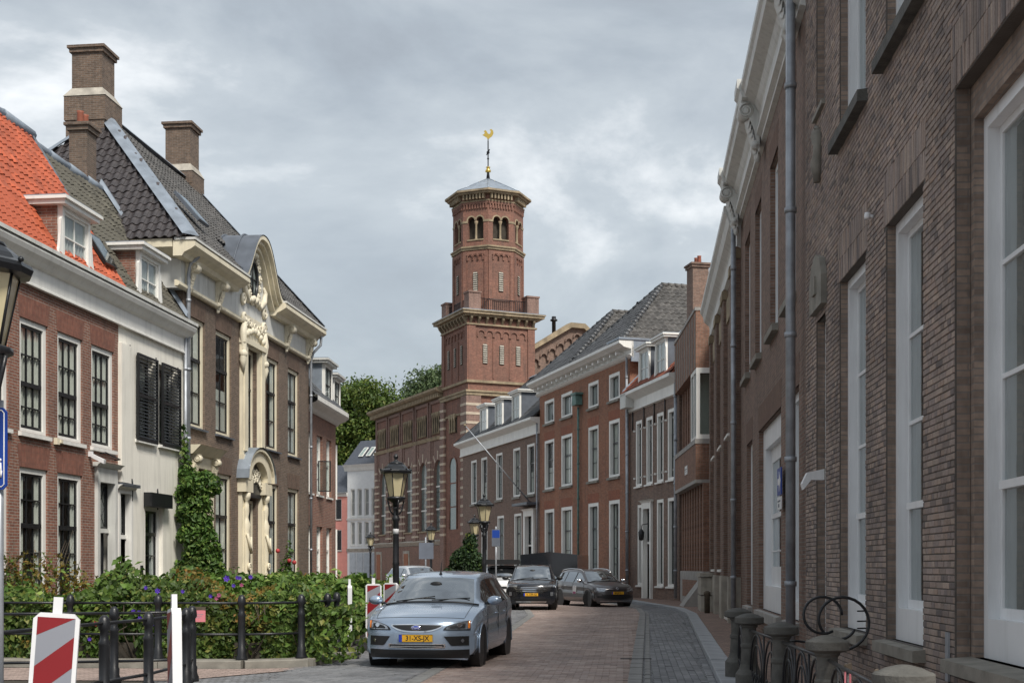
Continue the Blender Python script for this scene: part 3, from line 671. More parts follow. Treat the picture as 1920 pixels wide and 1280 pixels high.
def doorway(h, x, w, top, tz, frame, leaf='door_dark', rec=.12, sur=.14, head=.35, proj=.08, ornament=None, glass=True, nm='door'):
    """surround with a small cornice, transom light and a recessed door leaf"""
    b = MB(); b.box(x-sur,x,-proj,rec,0,top); b.box(x+w,x+w+sur,-proj,rec,0,top); b.box(x-sur,x+w+sur,-proj,rec,top,top+head)
    b.prism([(-proj-.14,0+top+head+.10),(0,top+head+.10),(0,top+head),(-proj-.03,top+head),(-proj-.06,top+head+.05)],'x',x-sur-.1,x+w+sur+.1)
    b.box(x,x+w,rec-.04,rec+.04,tz-.05,tz+.05); b.build('door_surround', M[frame], h)
    d = MB(); d.box(x,x+w,rec+.1,rec+.15,0,tz-.05)
    for i in range(2):
        for j in range(3):
            xa = x+.12+i*(w-.12)/2; za = .25+j*(tz-.4)/3; d.box(xa,xa+(w-.36)/2,rec+.085,rec+.1,za,za+(tz-.4)/3-.12)
    dd = d.build(nm, M[leaf], h); MB().ball((x+w*.86, rec+.06, 1.05), .035).build('handle', M['gold'], dd)
    t = MB(); t.box(x,x+.05,rec+.02,rec+.07,tz+.05,top); t.box(x+w-.05,x+w,rec+.02,rec+.07,tz+.05,top); t.box(x+.05,x+w-.05,rec+.02,rec+.07,top-.06,top); t.box(x+.05,x+w-.05,rec+.02,rec+.07,tz+.05,tz+.1)
    if ornament:
        cx, cz, hh = x+w/2, (tz+top)/2, (top-tz)/2-.08
        for s_ in (-1,1):
            t.tube([(cx+s_*(w*.40)*(1-abs(k)), rec+.045, cz+hh*k) for k in [q/6-1 for q in range(13)]], .014, 6)
            t.tube([(cx+s_*(w*.40)*abs(k), rec+.045, cz+hh*k) for k in [q/6-1 for q in range(13)]], .014, 6)
    tr = t.build('transom_light', M['sash_dark'], h)
    MB().box(x+.05,x+w-.05,rec+.04,rec+.046,tz+.1,top-.06).build('pane', M['glass_house'], tr)
doorway(hA, 7.0, .82, 3.55, 2.42, 'grey_paint', ornament=1)
CORN_A = [(-.30,8.18),(-.34,8.12),(-.30,8.02),(-.22,7.94),(-.16,7.86),(-.07,7.82),(-.07,7.48),(-.10,7.46),(-.10,7.42),(.02,7.42),(.02,8.2),(-.2,8.22)]
extr(hA, CORN_A, -.1, 8.5, 'white_paint'); extr(hA, [(-.36,8.19),(-.36,8.27),(-.30,8.30),(-.02,8.30),(-.02,8.222),(-.2,8.222)], -.12, 8.5, 'grey_paint', 'gutter')
ZE = 8.24; RA = [(-.1,-.18,ZE),(8.18,-.18,ZE),(8.18,2.3,12.15),(-.1,2.3,12.15)]
b = MB(); roof_plane(b, RA); roof_plane(b, [(8.18,4.8,ZE),(-.1,4.8,ZE),(-.1,2.3,12.15),(8.18,2.3,12.15)]); rA = b.build('roof', M['tile_orange'], hA)
b = MB().add([(8.16,0,8.0),(8.16,4.7,8.0),(8.16,2.3,12.05)],[(0,1,2)]).add([(0,0,8.0),(0,4.7,8.0),(0,2.3,12.05)],[(0,1,2)]).build('gable', M['brick_red'], hA, recalc=False)
tiled(hA, rA, RA, 'tile_orange', .21, .25, 300)
capline(hA, (-.1,2.3,12.17),(8.2,2.3,12.17), .15, 'lead', 'ridge_cap', 1.2, rA)
dormer(hA, 4.97, 1.4, 8.22, 1.22, -.14, 1.15, brickside='brick_red', curl=True)
strip(rA, (8.2,-.1,8.3),(8.2,2.3,12.2), .10, 'lead_dark')
sk = MB().prism([(.1,0),(.75,0),(.75,.9),(.1,.9)],'z',.0,.08).build('skylight', M['sash_dark'], rA)
sk.matrix_local = Matrix.Translation((7.25,.0,8.72)) @ Matrix.Rotation(math.atan2(3.9,2.48),4,'X')
o = MB().box(.16,.69,.06,.84,.082,.088).build('pane', M['glass_house'], sk)
# alarm boxes and lamps on the facade
MB().box(4.85,4.97,-.09,-.002,4.22,4.36).box(4.97,5.06,-.12,-.02,4.26,4.33).build('alarm_box', M['cream'], hA)
b = MB(); b.box(6.52,6.58,-.1,-.002,4.1,4.22); b.prism([(-.1,4.16),(-.4,4.02),(-.38,3.93),(-.08,4.08)],'x',6.5,6.6); b.build('wall_camera', M['white_plastic'], hA)
MB().tube([(7.1,-.02,4.22),(7.1,-.16,4.24),(7.9,-.16,4.14),(7.9,-.02,4.13)],.018,6).build('flag_bracket', M['iron'], hA)
MB().box(.3,.9,.2,.8,8.2,10.1).build('chimney', M['brick_brown'], hA)

# ---- white plastered house with black shutters
hB = house('plastered_house', fl(31.1), fl(35.33), 'narrow white plastered house with black louvred shutters')
OB = [(1.05,4.78,1.1,2.1),(2.5,4.78,1.1,2.1),(1.62,.6,1.15,2.55),(.03,0,.72,3.4)]
wall(hB, 4.26, 8.0, OB, M['plaster'], D=7, depth=.14, x0=.0)
for x in (1.05,2.5): window(hB, x, 4.78, 1.1, 2.1, rows=(.5,), cols=2, sill='white_paint', curtain=('full','curtain_grey'), sp=.1)
window(hB, 1.62, .6, 1.15, 2.55, rows=(.25,.5,.74), cols=2, rail=.74, sill='white_paint', fr=.14, curtain=('side','curtain_grey'))
doorway(hB, .07, .64, 3.36, 2.3, 'white_paint', sur=.1, head=.1, proj=.03, rec=.14)
MB().box(-.02,.5,-.10,.0,3.62,7.0).build('corner_pier', M['plaster'], hB)
MB().box(-.05,.95,-.16,-.002,3.52,3.6).build('door_ledge', M['lead_dark'], hB)
def shutter(x0, x1, z0, z1, y):
    b = MB(); t = .06; b.box(x0,x0+t,y-.05,y,z0,z1); b.box(x1-t,x1,y-.05,y,z0,z1); b.box(x0+t,x1-t,y-.05,y,z1-t,z1); b.box(x0+t,x1-t,y-.05,y,z0,z0+t*1.3)
    zm = z0+(z1-z0)*.52; b.box(x0+t,x1-t,y-.05,y,zm-.04,zm+.04); b.box((x0+x1)/2-.02,(x0+x1)/2+.02,y-.02,y-.005,z0,z1)
    s = b.build('shutter', M['black_paint'], hB); n = 24; st = (z1-z0-2*t)/n
    sm_ = MB().prism([(y-.05,-.005),(y-.04,-.012),(y-.012,.03),(y-.02,.036)],'x',x0+t,x1-t).mesh('slat'); sm_.materials.append(M['black_paint'])
    for i in range(n):
        zc = z0+t*1.3+st*(i+.2)
        if abs(zc-zm) < .07: continue
        q = link('slat', sm_, None, s); q.location = (0,0,zc)
shutter(.95,2.22,4.74,6.92,-.06); shutter(2.52,3.80,4.74,6.92,-.06)
b = MB(); b.box(1.5,2.9,-.22,-.01,3.1,3.46)
for i in range(24): b.box(1.5+i*.058,1.53+i*.058,-.232,-.22,3.1,3.44)
b.build('awning', M['black_paint'], hB)
for x,z in ((.62,7.05),(2.25,7.0),(3.75,6.98),(.75,3.75),(2.35,3.6),(3.85,3.6)):
    MB().tube([(x,-.03,z-.55),(x+.015,-.03,z-.1),(x-.01,-.03,z)],.018,6).build('wall_anchor', M['iron'], hB)
MB().box(1.30,1.40,-.04,-.001,1.35,1.6).build('letterbox', M['black_paint'], hB)
CB = [(y, z-.0) for y, z in CORN_A]
extr(hB, CB, .34, 4.35, 'white_paint'); extr(hB, [(-.36,8.19),(-.36,8.27),(-.30,8.30),(-.02,8.30),(-.02,8.222),(-.2,8.222)], .34, 4.40, 'grey_paint', 'gutter')
RB = [(.0,-.18,ZE),(4.2,-.18,ZE),(4.2,2.35,12.0),(.0,2.35,12.0)]
b = MB(); roof_plane(b, RB); roof_plane(b, [(4.2,4.9,ZE),(0,4.9,ZE),(0,2.35,12.0),(4.2,2.35,12.0)]); rB = b.build('roof', M['tile_moss'], hB)
tiled(hB, rB, RB, 'tile_moss', .22, .26, 220)
strip(rB, (4.2,-.15,8.35),(4.2,2.35,12.1), .3, 'lead', up=.14); capline(hB, (0,2.35,12.0),(4.2,2.35,12.0), .13, 'lead', 'ridge_cap', 1.0, rB)
dormer(hB, .95, 1.32, 8.22, 1.25, -.14, 1.1, brickside='brick_red', curl=True)
chimney(rB, 3.35, 2.5, 10.9, 13.3, .58, .5, 'brick_brown', pots=2)
pipe(hB, 4.12, 2.0, 8.1, -.1, .045)

# ---- brown mansion with pediment
hC = house('mansion', fl(35.33), (fl(35.33)[0]+.1201*12.4, fl(35.33)[1]+.9928*12.4), 'wide brown brick mansion with cream carved pediment and doorway')
WX = [.24,2.5,7.3,9.75]; w_ = 1.36
F1 = [(x,5.5,w_,3.08) for x in WX]; G1 = [(x,1.1,w_,3.25) for x in WX[1:]]
wall(hC, 12.4, 10.15, F1+G1+[(5.16,5.3,1.1,3.2),(5.16,0,1.1,3.75),(.5,0,1.3,4.3)], M['brick_brown'], D=8, depth=.12)
for x,z,w,h_ in F1:
    window(hC, x, z, w, h_, frame='cream', rows=(.32,.64), cols=2, rail=.64, rec=.06, fr=.12, sill='lead_dark', sp=.1, sh=.07, curtain=mixc()); lintel(hC, x, z+h_, w, 'brick_brown_arch', .5)
for x,z,w,h_ in G1:
    window(hC, x, z, w, h_, frame='cream', rows=(.3,.62), cols=2, rail=.62, rec=.06, fr=.12, sill='stone_sill', sp=.1, curtain=mixc()); lintel(hC, x, z+h_, w, 'brick_brown_arch', .5)
window(hC, 5.16, 5.3, 1.1, 3.2, frame='cream', rows=(.3,.62), cols=1, rail=.62, rec=.12, fr=.1, sill=None, curtain=('full','curtain_grey'))
window(hC, 5.16, .25, 1.1, 3.45, frame='cream', rows=(.3,.66), cols=1, rail=.66, rec=.12, fr=.1, sill=None, curtain=('full','curtain_grey'), name='glazed_door')
# centre bay: pilaster strips, carved hood, arched doorway
b = MB()
for a in (4.62, 6.32):
    b.box(a,a+.5,-.10,-.0,4.95,8.9); b.box(a+.1,a+.4,-.15,-.10,5.2,8.6); b.box(a-.04,a+.54,-.16,-.0,4.9,5.08)
b.box(4.58,6.86,-.2,-.0,8.56,8.72); b.box(5.12,6.32,-.09,0,8.5,8.56); b.build('centre_surround', M['cream'], hC)
b = MB(); b.box(4.7,6.74,-.10,0,8.72,9.5)
for k in range(7):
    cx = 5.72+(k-3)*.27; b.ball((cx,-.12,8.95+.14*math.cos((k-3)*.7)), .12, 8, 5); b.tube(spiral((cx,-.14,9.2+.05*(k%2)), .13, .03, 1.4, n=16, a0=k), .028, 5)
for s_ in (-1,1):
    b.tube(spiral((5.72+s_*.98,-.12,9.35), .2, .04, 1.6, flip=s_), .06, 6); b.tube([(5.72+s_*1.0,-.11,9.2),(5.72+s_*1.12,-.12,8.8),(5.72+s_*1.0,-.11,8.4),(5.72+s_*1.14,-.12,8.0),(5.72+s_*1.05,-.1,7.6)], [.1,.12,.09,.11,.04], 7)
    b.ball((5.72+s_*1.08,-.12,8.2), .14, 8, 5)
b.build('carved_overdoor', M['timber_ornament'], hC)
b = MB()
for a in (4.5, 6.45):
    b.box(a,a+.55,-.12,0,0,3.9); b.box(a+.08,a+.47,-.17,-.12,.5,3.4); b.box(a-.08,a+.63,-.28,0,3.9,4.3); b.box(a-.02,a+.57,-.28,0,0,.5)
    b.lathe([(.16,.55),(.17,.9),(.12,1.0),(.13,1.5),(.18,2.2),(.21,2.45),(.17,2.7),(.20,2.9),(.12,3.05),(.10,3.12),(.15,3.3),(.14,3.5),(.08,3.62),(.2,3.7),(.22,3.88)],12,(a+.27,-.17,0),sy=.6,sx=.8)
    b.tube([(a+.1,-.26,2.6),(a+.2,-.32,2.2),(a+.36,-.3,2.0),(a+.44,-.26,2.5)],.045,6); b.tube(spiral((a+.27,-.28,1.55),.13,.03,1.4),.035,5); b.tube(spiral((a+.27,-.26,1.15),.11,.03,1.4,flip=-1),.03,5)
arc = [(5.72+1.28*math.cos(math.pi*k/14), 4.3+.95*math.sin(math.pi*k/14)) for k in range(15)]; arci = [(5.72+.86*math.cos(math.pi*k/14), 4.3+.62*math.sin(math.pi*k/14)) for k in range(15)]
for k in range(14):
    q = [arc[k],arc[k+1],arci[k+1],arci[k]]; b.prism(q,'y',-.30,0); 
    r_ = [(5.72+(p[0]-5.72)*1.06, 4.3+(p[1]-4.3)*1.08) for p in (arc[k],arc[k+1])]; b.prism([r_[0],r_[1],arc[k+1],arc[k]],'y',-.38,0)
b.build('arched_doorcase', M['cream'], hC)
b = MB(); b.prism([(5.72+.9*math.cos(math.pi*k/14), 4.3+.66*math.sin(math.pi*k/14)) for k in range(15)],'y',-.06,0); b.box(4.86,6.58,-.1,0,3.78,4.28); b.build('fanlight_panel', M['door_dark'], hC)
b = MB()
for k in range(6): b.tube(spiral((5.12+k*.24,-.14,4.2+.18*math.sin(k*.63)), .16, .03, 1.5, n=18, a0=k*1.3, flip=(-1)**k), .025, 5)
for k in range(4): b.tube(spiral((5.36+k*.24,-.14,4.5+.1*math.sin(k)), .14, .03, 1.3, n=16, a0=k*2), .024, 5)
b.build('fanlight_tracery', M['timber_ornament'], hC)
b = MB(); n = 12
for k in range(n):
    a0, a1 = math.pi*k/n, math.pi*(k+1)/n; P = lambda a,y: (5.72+1.4*math.cos(a), y, 4.32+1.06*math.sin(a))
    b.quad(P(a0,-.42),P(a1,-.42),P(a1,0),P(a0,0))
b.build('doorcase_lead', M['lead'], hC)
# left doorway with consoles
b = MB(); b.box(.28,.52,-.12,.1,0,4.35); b.box(1.78,2.02,-.12,.1,0,4.35); b.box(.28,2.02,-.14,.1,4.35,4.7); b.prism([(-.45,4.95),(0,4.95),(0,4.7),(-.2,4.7),(-.3,4.8)],'x',.1,2.25); b.build('door_surround', M['cream'], hC)
for x in (.4,1.9): console(hC, x, -.10, 4.7, .2, .7, .2, 'cream')
dd = MB().box(.52,1.78,.2,.26,0,3.0).build('door', M['door_dark'], hC); MB().ball((1.6,.16,1.1),.04).build('handle', M['gold'], dd)
window(hC, .52, 3.05, 1.26, 1.28, frame='cream', rows=(), cols=2, rec=.14, sill=None, fr=.08, name='transom_light')
# cornice: architrave, frieze, consoles, gutter
before = set(bpy.data.objects)
b = MB()
for x0,x1 in ((-.8,3.8),(7.5,12.6)):
    b.prism([(-.62,10.46),(-.62,10.58),(-.56,10.62),(0,10.62),(0,10.2),(-.25,10.2),(-.32,10.3),(-.5,10.38)],'x',x0,x1)
b.prism([(-.10,9.42),(-.14,9.46),(-.14,9.54),(-.06,9.58),(0,9.58),(0,9.42)],'x',-.7,12.45)
b.build('cornice', M['cream'], hC)
MB().box(-.2,12.45,-.05,.0,9.58,10.2).build('frieze', M['grey_paint'], hC)
for x in (.1,2.45,9.3,11.95): console(hC, x, -.05, 10.2, .24, .8, .32, 'timber_ornament')
for x0,x1 in ((-.83,3.78),(7.52,12.65)): extr(hC, [(-.64,10.62),(-.64,10.68),(-.05,10.7),(-.05,10.622)], x0, x1, 'grey_paint', 'gutter')
# curved pediment with oval window
def bell(x):      # upper line of the pediment
    t = min(1.0, abs(x-5.65)/1.95); return 10.62+1.62*(.5+.5*math.cos(math.pi*min(1,t**1.25)))
xs = [3.7+3.9*i/28 for i in range(29)]
b = MB(); b.poly([(3.7,-.055,9.6)]+[(x,-.055,bell(x)) for x in xs]+[(7.6,-.055,9.6)]); b.build('tympanum', M['grey_paint'], hC, recalc=False)
b = MB()
for i in range(28):
    xa, xb = xs[i], xs[i+1]; za, zb = bell(xa), bell(xb)
    for y0,y1,t0,t1 in ((-.50,0,-.02,.10),(-.38,0,-.14,-.02),(-.24,0,-.30,-.14)):
        b.add([(xa,y0,za+t0),(xb,y0,zb+t0),(xb,y1,zb+t0),(xa,y1,za+t0),(xa,y0,za+t1),(xb,y0,zb+t1),(xb,y1,zb+t1),(xa,y1,za+t1)],[(0,1,5,4),(4,5,6,7),(0,3,2,1),(0,4,7,3),(1,2,6,5)])
b.build('pediment', M['cream'], hC)
b = MB()
for i in range(28):
    xa, xb = xs[i], xs[i+1]; b.quad((xa,-.52,bell(xa)+.13),(xb,-.52,bell(xb)+.13),(xb,2.2,bell(xb)+.15),(xa,2.2,bell(xa)+.15))
b.box(3.9,4.3,-.3,1.6,10.62,11.0)
for y in (.1,.75,1.4): b.tube([(x,y,bell(x)+.16) for x in xs[2:-2]],.03,6)
b.build('pediment_lead', M['lead_dark'], hC)
ov = [(5.65+.40*math.cos(2*math.pi*k/24), 11.0+.55*math.sin(2*math.pi*k/24)) for k in range(24)]
b = MB(); b.tube([(p[0],-.1,p[1]) for p in ov], .06, 6, True); b.tube([(5.65,-.09,10.46),(5.65,-.09,11.54)],.025,6); b.tube([(5.26,-.09,11.0),(6.04,-.09,11.0)],.025,6)
ow = b.build('oval_window', M['sash_dark'], hC); MB().poly([(p[0],-.075,p[1]) for p in ov]).build('pane', M['glass_house'], ow, recalc=False)
b = MB()
for s_ in (-1,1):
    for k in range(7):
        a = -1.2+k*.42; px, pz = 5.75+s_*(.52+.06*(k%2))*math.cos(a), 11.05+.78*math.sin(a)
        b.tube(spiral((px,-.1,pz), .15, .03, 1.3, n=14, a0=a, flip=s_), .045, 6); b.ball((px+s_*.05,-.1,pz+.05), .07, 7, 4)
    b.tube([(5.75+s_*.3,-.1,10.35),(5.75+s_*.6,-.1,10.2),(5.75+s_*.95,-.12,10.45),(5.75+s_*1.15,-.1,10.8),(5.75+s_*1.0,-.1,10.95)],[.06,.08,.1,.08,.03],7)
    b.tube(spiral((5.75+s_*1.05,-.1,10.15), .2, .04, 1.5, flip=-s_), .055, 6)
for k in range(5): b.ball((5.75+(k-2)*.16,-.12,10.3+.07*(k%2)), .11, 8, 5)
for k in range(3): b.ball((5.75+(k-1)*.14,-.12,11.78), .1, 8, 5)
b.build('carved_ornament', M['timber_ornament'], hC)
for o in set(bpy.data.objects)-before:
    if o.parent == hC: o.location.z -= .25
MB().box(-.32,-.0,-.04,.6,9.2,10.0).build('frieze_return', M['grey_paint'], hC)
MB().prism([(-.8,10.42),(-.8,10.2),(-.6,10.08),(-.2,9.98),(0,9.98),(0,10.42)],'y',.02,7.6).build('cornice_return', M['cream'], hC)
ZR = 10.43; X0, X1 = -.8, 12.65; rx0, rx1, ry, rz = 2.9, 9.9, 3.6, 15.1
FR = [(X0,-.5,ZR),(X1,-.5,ZR),(rx1,ry,rz),(rx0,ry,rz)]; NH = [(X0,7.7,ZR),(X0,-.5,ZR),(rx0,ry,rz)]
sl_ = (rz-ZR)/(ry+.5); FN = [FR[0],(3.68,-.5,ZR),(3.68,.55,ZR+1.05*sl_),(7.62,.55,ZR+1.05*sl_),(7.62,-.5,ZR),FR[1],FR[2],FR[3]]     # eave notched for the pediment
b = MB(); roof_plane(b, FN); roof_plane(b, NH); roof_plane(b, [(X1,-.5,ZR),(X1,7.7,ZR),(rx1,ry,rz)]); roof_plane(b, [(X1,7.7,ZR),(X0,7.7,ZR),(rx0,ry,rz),(rx1,ry,rz)])
rC = b.build('roof', M['tile_dark'], hC)
tiled(hC, rC, NH, 'tile_dark', .27, .30, 300, .05); tiled(hC, rC, FN, 'tile_grey', .23, .27)
strip(rC, FR[0], FR[3], .5, 'lead', up=.10); strip(rC, FR[3], FR[2], .34, 'lead', up=.12, name='ridge_lead'); strip(rC, FR[1], FR[2], .4, 'lead', up=.1); strip(rC, NH[0], NH[2], .4, 'lead', up=.1)
chimney(rC, 2.95, 4.0, 14.9, 16.95, .86, .95, 'brick_brown', (15.6, .17)); 
MB().box(2.38,3.52,3.4,4.6,13.8,14.95).build('chimney_foot', M['brick_brown'], rC)
chimney(rC, 9.6, 3.8, 15.0, 16.95, .85, .9, 'brick_brown', (15.4, .14)); MB().box(9.05,10.15,3.2,4.4,13.6,15.05).build('chimney_foot', M['brick_brown'], rC)
sk = MB().prism([(0,0),(.8,0),(.8,1.1),(0,1.1)],'z',0,.09).build('skylight', M['lead_dark'], rC); sk.matrix_local = Matrix.Translation((1.15,.05,11.42)) @ Matrix.Rotation(math.atan2(rz-ZR,ry+.5),4,'X')
MB().box(.08,.72,.08,1.02,.092,.098).build('pane', M['glass_house'], sk)
pipe(hC, -.02, 2.0, 9.6, -.14, .055, top=[(-.02,-.2,9.9),(.02,-.4,10.1),(.02,-.45,10.5)]); pipe(hC, 12.28, 1.0, 9.2, -.12, .05, top=[(12.3,-.2,9.5),(12.42,-.45,9.8),(12.42,-.5,10.4)])

# ---- red house with rounded corner
hD = house('corner_house', (-7.75,47.8), (-7.31,54.2), 'low red brick house with rounded corner and lead dormers')
F1 = [(.36,4.4,1.0,2.32),(2.08,4.4,1.05,2.32),(3.85,4.4,1.0,2.32)]; G1 = [(.36,.9,1.0,2.25),(2.08,.9,1.05,2.25),(3.85,.9,1.0,2.25)]
LD = 5.4; wall(hD, LD, 7.6, F1+G1, M['brick_red'], D=7, back=False)
for x,z,w,h_ in F1: window(hD, x, z, w, h_, sash='white_paint', rows=(.28,.56,.78), cols=2, rail=.56, sill='white_paint', fr=.07, curtain=('side','curtain_grey'))
for x,z,w,h_ in G1: window(hD, x, z, w, h_, sash='white_paint', rows=(.3,.6), cols=2, rail=.6, sill='white_paint', fr=.07, curtain=('side','curtain_grey'))
b = MB(); n = 12; rc = 2.6; arcw = [(LD+rc*math.sin(math.pi/2*k/n), rc-rc*math.cos(math.pi/2*k/n)) for k in range(n+1)]
for k in range(n): b.add([(arcw[k][0],arcw[k][1],0),(arcw[k+1][0],arcw[k+1][1],0),(arcw[k+1][0],arcw[k+1][1],7.6),(arcw[k][0],arcw[k][1],7.6)],[(0,1,2,3)],True)
b.quad((LD+rc,rc,0),(LD+rc,8,0),(LD+rc,8,7.6),(LD+rc,rc,7.6)); b.quad((0,0,7.6),(LD,0,7.6),(LD,8,7.6),(0,8,7.6)); b.build('corner_wall', M['brick_red'], hD, recalc=False)
for k0 in (3,8):
    for z,h_ in ((4.4,2.3),(.9,2.25)):
        a = math.pi/2*(k0+.5)/n; cx, cy = LD+(rc+.02)*math.sin(a), rc-(rc+.02)*math.cos(a); q = MB(); q.box(-.38,.38,-.03,.1,0,h_); wq = q.build('window', M['white_paint'], hD); wq.location = (cx,cy,z); wq.rotation_euler = (0,0,a)
        for i in range(2):
            for j in range(2): MB().box(-.31+i*.32,-.01+i*.32,-.045,-.032,.08+j*h_*.6,.08+j*h_*.6+(h_*.52 if j == 0 else h_*.32)).build('pane', M['glass_house'], wq)
def corn_path(off, z):    # outer line of the cornice round the corner
    return [(-.2,-off,z)]+[(LD+(rc+off)*math.sin(math.pi/2*k/n), rc-(rc+off)*math.cos(math.pi/2*k/n), z) for k in range(n+1)]+[(LD+rc+off,7,z)]
b = MB(); prof = [(.02,7.45),(.12,7.5),(.2,7.6),(.48,7.72),(.55,7.78),(.55,7.95),(.3,7.97)]
rings = [corn_path(o_, z) for o_, z in prof]
for i in range(len(rings)-1):
    for k in range(len(rings[0])-1): b.add([rings[i][k],rings[i][k+1],rings[i+1][k+1],rings[i+1][k]],[(0,1,2,3)],False)
b.build('cornice', M['white_paint'], hD, recalc=False)
b = MB(); lo = corn_path(.42,7.96); hi = [(p[0]*.0+max(-.2,min(p[0],LD+rc-2.2)) , max(2.0,p[1]+2.0) if p[1] < 4 else p[1], 10.6) for p in lo]
for k in range(len(lo)-1): b.add([lo[k],lo[k+1],hi[k+1],hi[k]],[(0,1,2,3)])
b.poly([(-.2,2,10.6),(LD+.3,2,10.6),(LD+.3,7,10.6),(-.2,7,10.6)]); rD = b.build('roof', M['tile_black'], hD, recalc=False)
tiled(hD, rD, [(-.2,-.4,7.98),(LD,-.4,7.98),(LD,1.9,10.55),(-.2,1.9,10.55)], 'tile_black', .23, .27)
dormer(hD, 2.4, 1.5, 8.05, 1.5, -.25, 1.7, 'lead', sash='sash_dark', roofm='grey_paint'); dormer(hD, 4.9, 1.3, 8.05, 1.3, -.1, 1.5, 'lead', sash='sash_dark', roofm='grey_paint')
b = MB(); b.box(.0,.5,-.03,0,0,1.25); b.box(.0,.04,-.035,.01,0,1.25); 
ow = MB().box(0,.04,-.62,0,0,1.2).box(.0,.04,-.62,-.58,0,1.2).build('open_casement', M['sash_dark'], hD); ow.location = (2.1,0,4.45)
op = MB().box(0,.5,-.03,.0,0,.04).box(0,.5,-.03,0,1.16,1.2).box(0,.04,-.03,0,.04,1.16).box(.46,.5,-.03,0,.04,1.16).build('open_casement', M['sash_dark'], hD); op.location = (2.12,-.04,4.5); op.rotation_euler = (0,0,R(-72))
MB().box(.04,.46,-.02,-.014,.04,1.16).build('pane', M['glass_house'], op)
bpy.data.objects.remove(ow)

# ---- white corner block far down the street, and the pink house beside it
hE = house('white_house', (-16.4,127.5), (-13.1,125.0), 'white three-storey house with grey shutters, beside the church')
LE = hE['len']; wxs = [.45+k*.95 for k in range(4)]
OE = [(x,6.6,.55,2.7) for x in wxs]+[(x,3.75,.55,2.3) for x in wxs]
wall(hE, LE, 11.4, OE, M['white_wall'], D=8)
for x,z,w,h_ in OE: window(hE, x, z, w, h_, rows=(.5,), cols=2, fr=.05, sf=.05, sill='white_paint', sash='white_paint')
extr(hE, [(-.4,11.7),(0,11.7),(0,11.1),(-.1,11.1),(-.2,11.4)], -.3, LE+.3, 'white_paint'); extr(hE, [(-.14,6.4),(0,6.4),(0,6.2),(-.08,6.2)], 0, LE, 'white_paint', 'string_course'); extr(hE, [(-.16,3.4),(0,3.4),(0,3.1),(-.1,3.1)], 0, LE, 'stone', 'string_course')
for k in range(4): MB().box(.35+k*.95,1.2+k*.95,-.05,.02,.3,2.95).build('shutter', M['shutter_grey'], hE)
b = MB(); RE = [(-.3,-.3,11.7),(LE+.3,-.3,11.7),(LE+.3,2.2,14.3),(-.3,2.2,14.3)]; roof_plane(b, RE); roof_plane(b, [(-.3,-.3,11.7),(-.3,2.2,14.3),(-.3,7,14.3),(-.3,7,11.7)]); rE = b.build('roof', M['slate'], hE)
for x in (1.2,2.2,3.2):
    s_ = MB().box(0,.55,0,1.3,0,.08).build('skylight', M['white_paint'], rE); s_.matrix_local = Matrix.Translation((x,.35,12.5)) @ Matrix.Rotation(math.atan2(2.6,2.5),4,'X'); MB().box(.07,.48,.07,1.23,.082,.09).build('pane', M['glass_house'], s_)
hP = house('pink_house', (-19.5,128.8), (-16.4,127.5), 'narrow pink plastered house with slate roof beyond the corner')
LP = hP['len']; OP = [(1.9,6.3,.8,2.1),(1.9,3.2,.8,2.1)]
wall(hP, LP, 8.9, OP, M['pink_wall'], D=7)
for x,z,w,h_ in OP: window(hP, x, z, w, h_, rows=(.5,), cols=2)
b = MB(); roof_plane(b, [(-.2,-.3,8.9),(LP,-.3,8.9),(LP,3,12),(-.2,3,12)]); b.build('roof', M['slate'], hP)
extr(hP, [(-.3,9.0),(0,9.0),(0,8.6),(-.1,8.6)], -.1, LP, 'white_paint')
# ================================================================== CHURCH AND TOWER
ch = house('church', (-13.0,122.0), (-3.33,100.0), 'striped brick church with tall arched windows and square-to-octagonal bell tower', 'church')
LT = 18.5; bays = [2.2+3.7*k for k in range(5)]; WA = 1.9
ops = [(c-WA/2,4.6,WA,5.9) for c in bays]
wall(ch, LT, 16.0, ops, M['brick_church'], D=14, depth=.3, ends=(True, False))
def spandrel(h, cx, zt, r, mat, y=0.0, top=None, d=.5, n=14, nm='spandrel'):
    b = MB(); top = top or zt
    pts = [(cx+r*math.cos(math.pi*k/n), zt-r+r*math.sin(math.pi*k/n)) for k in range(n+1)]
    for k in range(n):
        (xa,za),(xb,zb) = pts[k], pts[k+1]
        b.quad((xa,y,za),(xb,y,zb),(xb,y,top),(xa,y,top)); b.quad((xa,y,za),(xb,y,zb),(xb,y+d,zb),(xa,y+d,za))
    return b.build(nm, M[mat], h, recalc=False)
